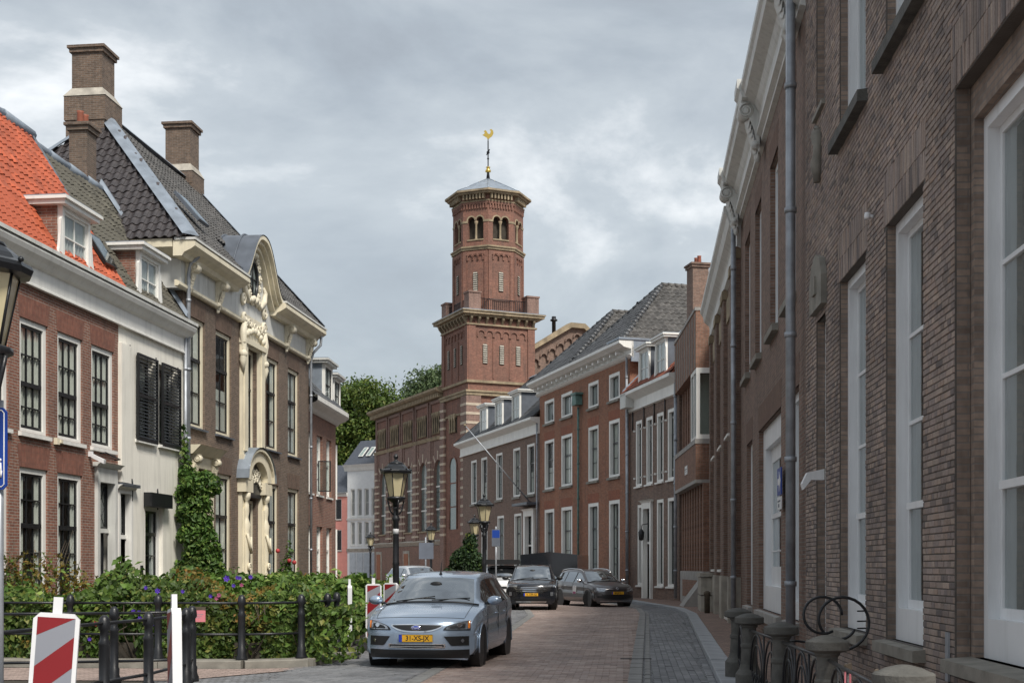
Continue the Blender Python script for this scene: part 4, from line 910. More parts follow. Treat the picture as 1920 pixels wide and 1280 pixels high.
for c in bays:
    spandrel(ch, c, 10.5, WA/2, 'brick_church', d=.24)
    g_ = MB(); g_.box(c-WA/2,c+WA/2,.24,.27,4.6,10.5); w0 = g_.build('window', M['glass_church'], ch)
    b = MB(); b.box(c-.03,c+.03,.20,.24,4.6,10.4)
    for z in (6.4,8.3): b.box(c-WA/2,c+WA/2,.18,.24,z-.06,z+.06)
    b.build('glazing_bar', M['white_paint'], w0)
    b = MB()
    for k in range(8): 
        z = 4.9+k*.42; b.box(c-WA/2,c+WA/2,.21,.24,z-.012,z+.012)
    b.build('lead_bar', M['sash_dark'], w0)
    b = MB()
    for k in range(9):       # alternating pale voussoirs
        a = math.pi*(k+.5)/9; 
        if k % 2 == 0:
            p = [(c+rr*math.cos(a+da), 10.5-WA/2+rr*math.sin(a+da)) for rr, da in ((WA/2+.02,-.07),(WA/2+.75,-.055),(WA/2+.75,.055),(WA/2+.02,.07))]; b.prism(p,'y',-.03,.05)
    b.build('voussoirs', M['sand_band'], ch)
    b = MB(); b.prism([(-.14,4.6),(-.14,4.5),(.5,4.42),(.5,4.7)],'x',c-WA/2-.15,c+WA/2+.15); b.build('sill', M['sandstone'], ch)
    # panel with four small columns above
    b = MB(); b.box(c-1.45,c+1.45,-.02,.0,12.5,15.2); pn = b.build('upper_panel', M['brick_tower'], ch)
    b = MB(); b.box(c-1.6,c+1.6,-.14,0,15.2,15.45); b.box(c-1.62,c-1.45,-.14,0,12.4,15.2); b.box(c+1.45,c+1.62,-.14,0,12.4,15.2); b.build('panel_frame', M['brick_church'], pn)
    for k in range(5):
        x = c-.95+k*.475; q = MB(); q.lathe([(.085,12.6),(.09,12.7),(.06,12.8),(.055,13.9),(.10,14.15),(.10,14.25)],10,(x,-.12,0)); q.box(x-.15,x+.15,-.18,-.02,14.25,14.45); q.build('colonnette', M['sandstone'], pn)
    MB().box(c-1.2,c+1.2,-.03,-.021,12.62,14.4).build('recess_shade', M['soil_and_shade'], pn)  # flat dark sheet, paints the shade behind the colonnettes
for k in range(6):        # piers with pale bands and thin shafts
    x = bays[0]-1.85+3.7*k; b = MB(); b.box(x-.35 if k else .0,x+.35 if k < 5 else LT,-.12,0,3.7,12.2); pr_ = b.build('pier', M['brick_church'], ch)
    z = 4.1; bm_ = MB().box((x-.36 if k else -.01),(x+.36 if k < 5 else LT+.01),-.145,.0,0,.17).mesh('stone_band'); bm_.materials.append(M['sand_band'])
    while z < 10.4: q = link('stone_band', bm_, None, pr_); q.location = (0,0,z); z += .62
    for dx_ in (-.62,.62):
        if (k == 0 and dx_ < 0) or (k == 5 and dx_ > 0): continue
        b = MB(); b.box(x+dx_-.12,x+dx_+.12,-.07,0,3.7,12.2); s_ = b.build('shaft', M['brick_church'], ch); z = 4.1; bm_ = MB().box(x+dx_-.26,x+dx_+.26,-.085,.0,0,.17).mesh('stone_band'); bm_.materials.append(M['sand_band'])
        while z < 9.4: q = link('stone_band', bm_, None, s_); q.location = (0,0,z); z += .62
extr(ch, [(-.22,12.42),(0,12.5),(0,12.15),(-.12,12.15)], 0, LT, 'sandstone', 'string_course'); extr(ch, [(-.3,3.72),(0,3.85),(0,3.4),(-.1,3.4)], 0, LT, 'stone', 'string_course')
extr(ch, [(-.75,16.3),(-.75,16.12),(-.6,16.0),(-.42,15.92),(0,15.85),(0,16.4)], -.5, LT, 'sandstone')
cm_ = MB().box(0,.2,-.5,0,15.55,15.9).mesh('corbel'); cm_.materials.append(M['sandstone'])
for k in range(46): q = link('corbel', cm_, None, ch); q.location = (-.2+k*.405,0,0)
b = MB(); b.box(.2,LT-.3,-.16,0,0,3.38); lw = b.build('lower_wall', M['brick_gallery'], ch); lw.location = (0,-.02,0)
for x in (1.0,8.9):
    d_ = MB().box(x-.2,x+1.5,-.24,-.17,0,3.0).build('door_surround', M['stone'], ch); MB().box(x+.1,x+1.2,-.28,-.2,0,2.75).build('door', M['brown_door'], ch)
MB().box(-.2,LT,0,14,16.3,16.4).build('roof', M['lead_dark'], ch)
tr_ = LT; TX0, TX1, TY1 = 18.5, 24.03, 5.6
# --- tower shaft
tb = MB(); tb.box(TX0,TX1,-.12,TY1,0,21.3); tw = tb.build('tower', M['brick_tower'], ch)
b = MB(); 
for z0,z1,e_ in ((15.0,15.25,.2),(15.25,15.4,.28),(16.0,16.2,.15),(13.6,13.75,.1)): b.box(TX0-e_,TX1+e_,-.12-e_,TY1+e_,z0,z1)
b.build('string_course', M['sandstone'], tw)
b = MB()
for x0,x1,y0,y1 in ((TX1-1.0,TX1+.22,-.34,.9),(TX0-.12,TX0+.7,-.34,.5),(TX1-.5,TX1+.22,TY1-.9,TY1+.2)): b.box(x0,x1,y0,y1,0,14.95)
b.build('buttress', M['brick_church'], tw)
z = 4.1; bm_ = MB().box(TX1-1.02,TX1+.25,-.37,.92,0,.2).mesh('stone_band'); bm_.materials.append(M['sand_band']); bm2_ = MB().box(TX0-.14,TX0+.72,-.37,.5,0,.2).mesh('stone_band'); bm2_.materials.append(M['sand_band'])
while z < 14.6:
    q = link('stone_band', bm_, None, tw); q.location = (0,0,z); q = link('stone_band', bm2_, None, tw); q.location = (0,0,z); z += .72
# tower bay window on the street face
bc = 20.95
b = MB(); b.box(bc-.75,bc+.75,-.145,-.13,4.6,9.6); b.prism([(bc+.75*math.cos(math.pi*k/12), 9.6+.75*math.sin(math.pi*k/12)) for k in range(13)],'y',-.145,-.13); w0 = b.build('window', M['glass_church'], tw)
b = MB(); b.tube([(bc-.8,-.16,4.6),(bc-.8,-.16,9.6)]+[(bc-.8*math.cos(math.pi*k/10),-.16,9.6+.8*math.sin(math.pi*k/10)) for k in range(11)]+[(bc+.8,-.16,4.6)],.07,6)
for z in (6.4,8.3): b.box(bc-.75,bc+.75,-.16,-.14,z-.05,z+.05)
b.build('window_moulding', M['brick_tower'], w0)
for k in range(3):
    x = bc-.5+k*.5; q = MB(); q.lathe([(.1,12.3),(.12,12.4),(.085,12.5),(.085,13.3),(.14,13.5)],10,(x,-.25,0)); q.box(x-.2,x+.2,-.32,-.12,13.5,13.8); q.build('colonnette', M['sandstone'], tw)
MB().box(bc-.75,bc+.75,-.14,-.125,12.3,13.7).build('recess_shade', M['soil_and_shade'], tw)  # dark sheet on the tower face, shade painted behind its colonnettes
def face_frame(cx, cy, ang): return Matrix.Translation((cx, cy, 0)) @ Matrix.Rotation(ang, 4, 'Z')
def put(b, name, mat, parent, m):
    o = b.build(name, M[mat], parent); o.matrix_local = m; return o
def louvre(parent, m, x, z, w, h_, mat='stone'):
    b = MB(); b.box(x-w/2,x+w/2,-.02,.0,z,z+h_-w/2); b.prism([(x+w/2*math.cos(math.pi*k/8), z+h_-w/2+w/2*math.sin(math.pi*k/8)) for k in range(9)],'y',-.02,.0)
    o = put(b, 'louvre_opening', 'soil_and_shade', parent, m); q = MB(); zz_ = z+.06  # dark plate on solid wall, shade behind the slats put into colour
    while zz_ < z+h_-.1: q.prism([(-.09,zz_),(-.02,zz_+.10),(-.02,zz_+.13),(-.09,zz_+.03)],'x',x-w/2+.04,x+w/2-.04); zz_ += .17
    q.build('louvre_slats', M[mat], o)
def blind_arches(parent, m, xs_, z0, z1, w, mat='brick_tower', t=.09):
    """raised brick strips and small arches that leave sunk panels"""
    b = MB()
    for x in xs_:
        n = 10; r = w/2
        for k in range(n):
            a0, a1 = math.pi*k/n, math.pi*(k+1)/n
            p = [(x+r*math.cos(a0), z1-r+r*math.sin(a0)),(x+r*math.cos(a1), z1-r+r*math.sin(a1)),(x+(r+.10)*math.cos(a1), z1-r+(r+.1)*math.sin(a1)),(x+(r+.10)*math.cos(a0), z1-r+(r+.1)*math.sin(a0))]
            b.prism(p,'y',-t,0)
        b.box(x-r*.0-.06 if False else x+r-.02,x+r+.10,-t,0,z1-r-.22,z1-r); b.box(x-r-.1,x-r+.02,-t,0,z1-r-.22,z1-r)
    return put(b, 'blind_arches', mat, parent, m)
mF = face_frame(TX1, TY1/2-.06, R(90)); mL = face_frame((TX0+TX1)/2, -.12, 0)
for m, n3 in ((mF,1),(mL,1)):
    blind_arches(tw, m, [-1.75,-1.05,-.35,.35,1.05,1.75], 16.6, 20.1, .52)
    b = MB()
    for x in (-2.55,2.55): b.box(x-.3,x+.3,-.1,0,16.2,20.9)
    for x in (-.7,.7): b.box(x-.06,x+.06,-.06,0,16.4,19.5)
    b.box(-2.8,2.8,-.1,0,20.45,20.95); put(b, 'corner_strips', 'brick_tower', tw, m)
    for x in (-1.42,.0,1.42): louvre(tw, m, x, 17.5, .42, 1.6)
b = MB(); e_ = .55
for z0,z1,e_ in ((20.5,20.62,.16),(21.15,21.3,.35),(21.3,21.5,.62),(21.5,21.58,.7)): b.box(TX0-e_,TX1+e_,-.12-e_,TY1+e_,z0,z1)
b.build('tower_cornice', M['sandstone'], tw)
MB().box(TX0-.68,TX1+.68,-.8,TY1+.68,21.582,21.64).build('cornice_lead', M['lead'], tw)
cm2 = MB().prism([(-.42,21.14),(-.42,21.0),(-.15,20.64),(0,20.64),(0,21.14)],'x',-.09,.09).mesh('corbel'); cm2.materials.append(M['sandstone'])
for m in (mF, mL):
    for k in range(9): q = link('corbel', cm2, None, tw); q.matrix_local = m @ Matrix.Translation((-2.68+k*.67,0,0))
for x,y in ((TX1-.1,-.2+.5),(TX0+.4,.3),(TX1-.1,TY1-.3),(TX0+.4,TY1-.4)): MB().box(x-.5,x+.5,y-.5,y+.5,21.64,22.95).box(x-.56,x+.56,y-.56,y+.56,22.95,23.08).build('parapet_block', M['brick_church'], tw)
b = MB()
for (xa,ya),(xb,yb) in (((TX0+.6,.1),(TX1-.6,.1)),((TX1-.05,.6),(TX1-.05,TY1-.6)),((TX0+.2,.6),(TX0+.2,TY1-.6))):
    for k in range(26): t = k/25; x, y = xa+(xb-xa)*t, ya+(yb-ya)*t; b.box(x-.015,x+.015,y-.015,y+.015,21.64,22.65)
    b.tube([(xa,ya,22.65),(xb,yb,22.65)],.03,6)
b.build('parapet_railing', M['iron'], tw)
# --- octagon
OC = ((TX0+TX1)/2, TY1/2-.06); ap = 2.62; cr = ap/math.cos(math.pi/8)
def octa(r, a=math.pi/8): return [(OC[0]+r/math.cos(math.pi/8)*math.cos(a+math.pi/4*k), OC[1]+r/math.cos(math.pi/8)*math.sin(a+math.pi/4*k)) for k in range(8)]
oc = MB().prism(octa(ap),'z',21.6,27.35).build('octagon', M['brick_tower'], ch)
MB().prism(octa(ap-.45),'z',27.35,29.9).build('bell_chamber', M['soil_and_shade'], oc)  # solid dark core, the shade inside the belfry put into its colour
MB().prism(octa(ap),'z',29.55,30.4).build('octagon_top', M['brick_tower'], oc)
for z0,z1,e_ in ((26.6,26.78,.12),(26.78,26.9,.2),(30.4,30.5,.12),(30.95,31.1,.45),(31.1,31.25,.62)): MB().prism(octa(ap+e_),'z',z0,z1).build('string_course', M['sandstone'], oc)
MB().prism(octa(ap+.02),'z',30.5,30.95).build('frieze', M['brick_tower'], oc)
fw = 2*ap*math.tan(math.pi/8)
for k in range(8):
    a = math.pi/4*k; m = face_frame(OC[0]+ap*math.cos(a), OC[1]+ap*math.sin(a), a+R(90))
    n_ = Vector((math.cos(a), math.sin(a), 0)); wn = world_of(ch, (OC[0]+n_.x, OC[1]+n_.y, 0))-world_of(ch, (OC[0], OC[1], 0))
    if wn.y > .35: 
        put(MB().box(-fw/2,fw/2,.0,.3,27.3,29.6), 'octagon_wall', 'brick_tower', oc, m); continue
    b = MB(); b.box(-fw/2,-.68,0,.4,27.35,29.55); b.box(.68,fw/2,0,.4,27.35,29.55)
    for cx in (-.36,.36):
        r_ = .29; n = 10
        for q in range(n):
            a0, a1 = math.pi*q/n, math.pi*(q+1)/n
            P0, P1 = (cx+r_*math.cos(a0), 28.95+r_*math.sin(a0)), (cx+r_*math.cos(a1), 28.95+r_*math.sin(a1)); b.prism([P0,P1,(P1[0],29.56),(P0[0],29.56)],'y',0,.4)
    b.box(-.68,-.65,0,.4,28.9,29.56); b.box(.65,.68,0,.4,28.9,29.56); b.box(-.07,.07,0,.4,28.9,29.56)
    put(b, 'arcade_wall', 'brick_tower', oc, m)
    q = MB(); q.lathe([(.14,27.4),(.14,27.5),(.09,27.58),(.085,28.6),(.16,28.8),(.16,28.9)],10,(0,.14,0)); put(q, 'column', 'sandstone', oc, m)
    q = MB()
    for cx in (-.36,.36):
        for s_ in range(6):
            a0, a1 = math.pi*s_/6, math.pi*(s_+1)/6; q.prism([(cx+.29*math.cos(a0),28.95+.29*math.sin(a0)),(cx+.29*math.cos(a1),28.95+.29*math.sin(a1)),(cx+.4*math.cos(a1),28.95+.4*math.sin(a1)),(cx+.4*math.cos(a0),28.95+.4*math.sin(a0))],'y',-.04,.02)
    q.box(-fw/2,-.66,-.04,.02,28.78,28.95); q.box(.66,fw/2,-.04,.02,28.78,28.95); q.box(-.7,.7,-.06,.1,27.35,27.45); put(q, 'arch_moulding', 'sandstone', oc, m)
    blind_arches(oc, m, [-.45,0,.45], 24.6, 26.2, .36, t=.08)
    b = MB(); b.box(-fw/2+.02,-.78,-.08,0,21.7,26.5); b.box(.78,fw/2-.02,-.08,0,21.7,26.5); b.box(-.78,.78,-.08,0,26.2,26.5); put(b, 'corner_strips', 'brick_tower', oc, m)
    louvre(oc, m, 0, 23.3, .42, 1.6)
    b = MB()
    for j in range(7): b.box(-fw/2+.12+j*.28,-fw/2+.26+j*.28,-.36,0,30.55,30.95)
    put(b, 'corbels', 'sandstone', oc, m)
    b = MB()
    for j in range(9): x = -fw/2+.15+j*(fw-.3)/8; b.box(x-.06,x+.06,-.1,0,29.85,30.2)
    b.box(-fw/2,fw/2,-.1,0,30.2,30.4); put(b, 'arch_frieze', 'brick_tower', oc, m)
b = MB(); rim = octa(ap+.55); apex = (OC[0],OC[1],33.0)
for k in range(8): b.add([(rim[k][0],rim[k][1],31.26),(rim[(k+1)%8][0],rim[(k+1)%8][1],31.26),apex],[(0,1,2)])
sr = b.build('spire_roof', M['lead'], ch, recalc=False)
for k in range(8): MB().tube([(rim[k][0],rim[k][1],31.28),apex],.045,6).build('hip_roll', M['lead'], sr)
b = MB(); b.lathe([(.16,32.9),(.09,33.5),(.05,33.7),(.05,36.0),(.03,36.2)],10,(OC[0],OC[1],0)); b.tube([(OC[0]-.3,OC[1],35.0),(OC[0]+.3,OC[1],35.25)],.05,6); b.ball((OC[0],OC[1],35.1),.13); b.ball((OC[0],OC[1],34.6),.09)
fin = b.build('finial', M['iron'], ch); MB().lathe([(.06,33.45),(.22,33.52),(.24,33.6),(.2,33.68),(.13,33.72),(.13,33.85),(.2,33.9),(.06,33.95)],12,(OC[0],OC[1],0)).build('gilt_knop', M['gold'], fin)
rs = [(-.30,.02),(-.42,.10),(-.30,.16),(-.24,.30),(-.32,.36),(-.2,.46),(-.1,.36),(-.02,.2),(.12,.16),(.2,.34),(.12,.5),(.26,.52),(.36,.42),(.4,.24),(.3,.02),(.14,-.1),(.04,-.2),(-.04,-.2),(-.12,-.08)]
wc = MB().prism([(p[0]*1.1, p[1]*1.1) for p in rs],'y',-.03,.03).build('weathercock', M['gold'], fin); wc.location = (OC[0],OC[1],36.4); wc.rotation_euler = (0,0,R(66))
# --- gable of the nave behind the houses
b = MB(); GX = 23.2; b.add([(GX,TY1,0),(GX,13.5,0),(GX,13.5,18.6),(GX,10.4,21.1),(GX,9.2,21.1),(GX,TY1,18.9)],[(0,1,2,3,4,5)]); b.build('gable', M['brick_dull'], ch, recalc=False)
b = MB(); b.prism([(TY1,18.9),(9.2,21.05),(10.3,21.05),(13.4,18.65),(13.5,18.95),(10.4,21.45),(9.1,21.45),(TY1,19.25)],'x',GX-.5,GX+.35); b.build('gable_coping', M['sandstone'], ch)
b = MB()
for k in range(10):
    y = 6.0+k*.75; z = 18.55+.62*(k*.75) if y < 9.4 else 20.6-.8*(y-10)
    for q in range(6):
        a0, a1 = math.pi*q/6, math.pi*(q+1)/6; b.prism([(y+.25*math.cos(a0),z+.25*math.sin(a0)-.5),(y+.25*math.cos(a1),z+.25*math.sin(a1)-.5),(y+.36*math.cos(a1),z+.36*math.sin(a1)-.5),(y+.36*math.cos(a0),z+.36*math.sin(a0)-.5)],'x',GX,GX+.2)
    b.box(GX,GX+.2,y+.25,y+.5,z-.75,z-.3)
b.build('corbel_arches', M['brick_dull'], ch)
MB().lathe([(.16,20.2),(.16,21.6),(.3,21.65),(.3,21.75),(.18,21.8),(.18,22.0)],10,(GX-.6,8.0,0)).build('flue', M['iron'], ch)
b = MB(); b.prism([(TY1,18.8),(9.8,21.0),(13.5,18.6),(13.5,10),(TY1,10)],'x',2,GX-.02); b.build('nave', M['brick_dull'], ch)

# ================================================================== RIGHT ROW, far to near
# ---- brown house with three dormers
h7 = house('brown_house', (-3.6,93.8), (1.67,77.2), 'long brown brick house with three white dormers and flagpole'); L7 = h7['len']
FX = [2.15,4.75,8.3,12.1,14.95]; F7 = [(x,6.05,1.5,3.1) for x in FX]; G7 = [(x,1.0,1.55,3.97) for x in (2.2,4.8,8.6,12.3)]
wall(h7, L7, 10.4, F7+G7+[(14.75,0,1.7,5.0)], M['brick_dull'], D=8, depth=.15)
for x,z,w,h_ in F7: window(h7, x, z, w, h_, rows=(.33,.64), cols=2, rail=.64, rec=.02, fr=.16, fd=.22, inner=.16, curtain=mixc(), sp=.1, sh=.16)
for x,z,w,h_ in G7: window(h7, x, z, w, h_, rows=(.35,.7), cols=2, rail=.7, rec=.02, fr=.16, fd=.22, inner=.16, curtain=mixc())
doorway(h7, 14.95, 1.3, 4.7, 2.9, 'white_paint', sur=.35, head=.35, proj=.14)
MB().box(14.2,17.2,-.75,0,5.35,5.5).build('door_canopy', M['lead_dark'], h7)
extr(h7, [(-.6,10.6),(-.6,10.45),(-.45,10.35),(-.3,10.3),(-.1,10.22),(-.1,9.75),(-.14,9.7),(-.14,9.62),(0,9.62),(0,10.62)], -.4, L7+.02, 'white_paint')
R7f = [(-.5,-.4,10.62),(L7,-.4,10.62),(L7,4.2,15.0),(3.2,4.2,15.0)]
b = MB(); roof_plane(b, R7f); roof_plane(b, [(-.5,8.6,10.62),(-.5,-.4,10.62),(3.2,4.2,15.0)]); roof_plane(b, [(L7,8.6,10.62),(-.5,8.6,10.62),(3.2,4.2,15.0),(L7,4.2,15.0)]); r7 = b.build('roof', M['tile_black'], h7)
tiled(h7, r7, R7f, 'tile_black', .3, .34, 0, .05); strip(r7, (3.2,4.2,15.0),(L7,4.2,15.0), .5, 'lead', up=.15, name='ridge_lead'); strip(r7, R7f[0], R7f[3], .4, 'lead')
for x in (5.3,8.9,12.6): dormer(h7, x, 1.65, 10.62, 1.9, -.25, 2.2, 'lead_dark')
pipe(h7, L7-.1, .2, 10.3, -.14, .06)
fp = empty('flagpole', world_of(h7, (15.7,0,5.5))); tag(fp, 'bare slanting flagpole on the brown house with dormers', 'flagpole')
hd = Vector((-.953,-.303,0)); tip = hd*4.2+Vector((0,0,4.65))
MB().tube([(0,0,0), tip], [.042,.03], 8).build('pole', M['zinc_pipe'], fp); MB().ball(tip, .08).build('knob', M['sandstone'], fp); MB().box(-.15,.15,-.15,.15,-.2,.12).build('bracket', M['iron'], fp)

# ---- orange-red house with M-shaped roof
h6 = house('orange_house', (1.67,77.2), (5.8,63.0), 'tall orange-red brick house with white cornice and double hipped roof'); L6 = h6['len']
CX = [(.96,1.85),(4.1,1.95),(8.7,1.6),(11.85,1.55)]
O6 = [(x,10.05,w,1.36) for x,w in CX]+[(x,6.15,w,2.9) for x,w in CX]+[(x,.75,w,4.22) for x,w in CX]
wall(h6, L6, 12.3, O6, M['brick_orange'], D=9, depth=.15)
for x,z,w,h_ in O6:
    if h_ < 2: window(h6, x, z, w, h_, rows=(), cols=2, rec=.01, fr=.17, fd=.24, inner=.18, sp=.12, sh=.14, curtain=('full','curtain_grey'))
    elif h_ < 3: window(h6, x, z, w, h_, rows=(.33,.62), cols=2, rail=.62, rec=.01, fr=.17, fd=.24, inner=.18, sp=.12, sh=.14, curtain=mixc()); lintel(h6, x, z+h_, w, 'brick_orange_arch', .5)
    else: window(h6, x, z, w, h_, rows=(.22,.42,.7), cols=2, rail=.7, rec=.01, fr=.19, fd=.24, inner=.18, sill='stone_sill', curtain=mixc()); lintel(h6, x, z+h_, w, 'brick_orange_arch', .5)
extr(h6, [(-.75,12.62),(-.75,12.48),(-.6,12.38),(-.5,12.3),(-.12,12.22),(-.12,12.0),(-.2,11.95),(-.1,11.85),(0,11.8),(0,12.64)], -.3, L6+.5, 'white_paint')
mo = MB().box(0,.16,-.5,-.1,12.06,12.2).mesh('modillion'); mo.materials.append(M['white_paint'])
for k in range(17): q = link('modillion', mo, None, h6); q.location = (.3+k*.86,0,0)
MB().box(L6-1.2,L6+.55,-.78,1.5,12.65,12.75).box(L6+.4,L6+.5,-.1,1.4,11.6,12.65).build('lead_flat', M['lead'], h6)
pipe(h6, 7.47, .3, 10.3, -.14, .065, 'copper_green'); MB().prism([(7.1,10.4),(7.84,10.4),(7.74,10.95),(7.2,10.95)],'y',-.4,-.02).box(7.05,7.9,-.45,-.0,10.951,11.06).build('hopper_head', M['copper_green'], h6)
pipe(h6, L6-.12, .2, 12.0, -.12, .06)
ze = 12.66; b = MB(); r6 = None; planes = []
for c, (xa, xb) in ((3.75,(-.4,7.4)),(11.05,(7.4,L6+.35))):
    pk = (c,3.25,16.35); bk = (c,8.8,16.35)
    planes += [([(xa,-.5,ze),(xb,-.5,ze),pk], 'tile_black'), ([(xb,-.5,ze),(xb,8.8,ze),bk,pk], 'tile_grey'), ([(xa,8.8,ze),(xa,-.5,ze),pk,bk], 'tile_black')]
for p_, m_ in planes: roof_plane(b, p_)
r6 = b.build('roof', M['tile_black'], h6)
for p_, m_ in planes: tiled(h6, r6, p_, m_, .30, .34, 0, .055)
for c, (xa, xb) in ((3.75,(-.4,7.4)),(11.05,(7.4,L6+.35))):
    capline(h6, (xb,-.5,ze),(c,3.25,16.38), .15, 'tile_black', 'hip_cap', .36, r6); capline(h6, (xa,-.5,ze),(c,3.25,16.38), .15, 'tile_black', 'hip_cap', .36, r6); capline(h6, (c,3.25,16.4),(c,8.8,16.4), .15, 'tile_grey', 'ridge_cap', .36, r6)

# ---- dull brown house with white door
h5 = house('door_house', (5.8,63.0), (7.3,55.8), 'brown brick house with white front door, shutters hooks and two dormers'); L5 = h5['len']
X5 = [.97,2.62,4.2,5.75]; F5 = [(x,5.45,.98,3.15) for x in X5]; G5 = [(x,.7,.98,3.95) for x in X5[2:]]
wall(h5, L5, 9.7, F5+G5+[(1.25,.7,.75,3.85),(2.3,.0,1.3,4.55)], M['brick_dull'], D=8, depth=.15)
for x,z,w,h_ in F5: window(h5, x, z, w, h_, rows=(.33,.66), cols=2, rail=.66, rec=.01, fr=.15, fd=.22, inner=.15, sill='white_paint', sp=.1, curtain=mixc())
for x,z,w,h_ in G5+[(1.25,.7,.75,3.85)]: window(h5, x, z, w, h_, rows=(.33,.7), cols=2, rail=.7, rec=.01, fr=.15, fd=.22, inner=.15, sill='white_paint', sp=.1, curtain=mixc())
doorway(h5, 2.45, 1.0, 4.3, 2.7, 'white_paint', 'white_paint', sur=.2, head=.3, proj=.12)
b = MB(); b.lathe([(.02,-.3),(.12,-.25),(.15,.1),(.04,.25)],8,(2.95,-.35,3.1)); b.tube([(2.95,-.35,3.35),(2.95,-.3,3.55),(2.95,0,3.6)],.02,6); b.build('wall_lantern', M['iron'], h5)
for x in X5:
    for z in (5.8,8.1): 
        for s_ in (-.06,1.04): MB().box(x+s_-.03,x+s_+.03,-.1,0,z,z+.08).build('shutter_hook', M['white_paint'], h5)
for x in (.55,2.35,3.9,5.45): MB().tube([(x,-.03,9.2),(x+.02,-.03,8.2)],.03,6).build('wall_anchor', M['iron'], h5)
extr(h5, [(-.5,10.02),(-.5,9.88),(-.38,9.8),(-.25,9.72),(-.08,9.62),(-.08,9.2),(-.12,9.14),(0,9.1),(0,10.05)], -.1, L5+.05, 'white_paint')
R5f = [(-.05,-.35,10.05),(L5,-.35,10.05),(L5,4.2,14.6),(-.05,4.2,14.6)]
b = MB(); roof_plane(b, R5f); roof_plane(b, [(L5,8.7,10.05),(-.05,8.7,10.05),(-.05,4.2,14.6),(L5,4.2,14.6)]); b.add([(L5,0,9.7),(L5,8.6,9.7),(L5,4.2,14.5)],[(0,1,2)]); r5 = b.build('roof', M['tile_red'], h5)
tiled(h5, r5, R5f, 'tile_red', .26, .3, 0, .045); strip(r5, (-.05,-.35,10.05),(-.05,4.2,14.7), .35, 'lead', up=.12)
for x in (2.1,4.55): dormer(h5, x, 1.5, 10.05, 1.75, -.2, 1.9, 'lead_dark', curl=True)
chimney(r5, 5.4, 1.55, 11.4, 15.05, .8, .75, 'brick_dull', pots=2)
MB().box(-.02,.9,-.5,-.06,9.3,10.0).build('gutter_box', M['grey_paint'], h5)
pipe(h5, .05, .2, 9.2, -.14, .06); pipe(h5, L5-.06, .2, 9.6, -.16, .075)

# ---- modern brick building with projecting bay
h4 = house('modern_building', (7.8,55.5), (7.6,46.9), 'modern orange brick building with concrete bands and projecting upper floor', 'building'); L4_ = h4['len']
MB().box(0,L4_,0,9,0,10.6).build('wall', M['brick_modern'], h4)
XE = 7.4
pb = MB().box(-.25,XE,-.72,0,9.05,11.2).build('parapet', M['brick_modern'], h4); MB().box(-.27,XE+.02,-.76,.02,11.2,11.32).build('coping', M['concrete'], pb)
bb = MB().box(-.1,XE,-.72,0,4.85,6.2).build('middle_band', M['brick_modern'], h4); MB().box(-.1,XE+.02,-.75,.0,6.2,6.38).build('coping', M['concrete'], bb); MB().box(-.1,XE+.02,-.74,0,4.72,4.85).build('soffit', M['concrete'], bb)
fm_ = MB().box(-.04,.04,-.745,-.72,9.05,11.1).mesh('fin'); fm_.materials.append(M['concrete'])
for k in range(9): q = link('fin', fm_, None, pb); q.location = (.2+k*.88,0,0)
rib = MB().box(-.17,.17,-.45,0,1.4,4.72).mesh('rib'); rib.materials.append(M['brick_modern']); rib2 = MB().box(-.17,.17,-.42,0,6.38,9.05).mesh('rib'); rib2.materials.append(M['brick_modern'])
for k in range(9):
    q = link('rib', rib, None, h4); q.location = (.25+k*.88,0,0)
    if .25+k*.88 < 5.4: q = link('rib', rib2, None, h4); q.location = (.25+k*.88,0,0)
for k in range(6): 
    if .69+k*.88 < 5.2: MB().box(.45+k*.88,.9+k*.88,-.03,.0,6.6,8.9).build('slit_window', M['glass_house'], h4)
bw = MB(); bw.box(5.6,5.72,-.7,0,6.38,9.05); bw.box(XE-.14,XE,-.7,-.56,6.38,9.05); bw.box(XE-.14,XE,-.1,0,6.38,9.05); bw.box(XE-.14,XE,-.56,-.1,8.85,9.05); bw.box(XE-.14,XE,-.56,-.1,6.38,6.55); bw.box(5.72,XE-.14,-.7,-.62,8.9,9.05); bw.box(5.72,XE-.14,-.7,-.62,6.38,6.5); bw.box(6.5,6.62,-.7,-.62,6.5,8.9)
bo = bw.build('bay_window', M['white_paint'], h4)
MB().box(XE-.09,XE-.07,-.56,-.1,6.55,8.85).build('pane', M['glass_house'], bo); MB().box(5.72,6.5,-.66,-.655,6.5,8.9).build('pane', M['glass_house'], bo); MB().box(6.62,XE-.14,-.66,-.655,6.5,8.9).build('pane', M['glass_house'], bo)
MB().box(-.05,XE+.6,-.5,0,0,1.4).prism([(-.5,1.1),(-.5,0),(-1.3,0),(-1.1,.3)],'x',XE-.9,XE+.5).build('plinth', M['concrete'], h4)
MB().box(1.0,XE-1.5,-.52,-.49,.35,1.05).build('plinth_panel', M['brick_modern'], h4)
st = MB().box(3.9,4.7,-.745,-.722,5.25,5.6).build('street_sign', M['sign_white'], h4); MB().box(4.0,4.6,-.748,-.745,5.44,5.48).box(4.1,4.5,-.748,-.745,5.36,5.39).build('printed_line', M['sash_dark'], st)

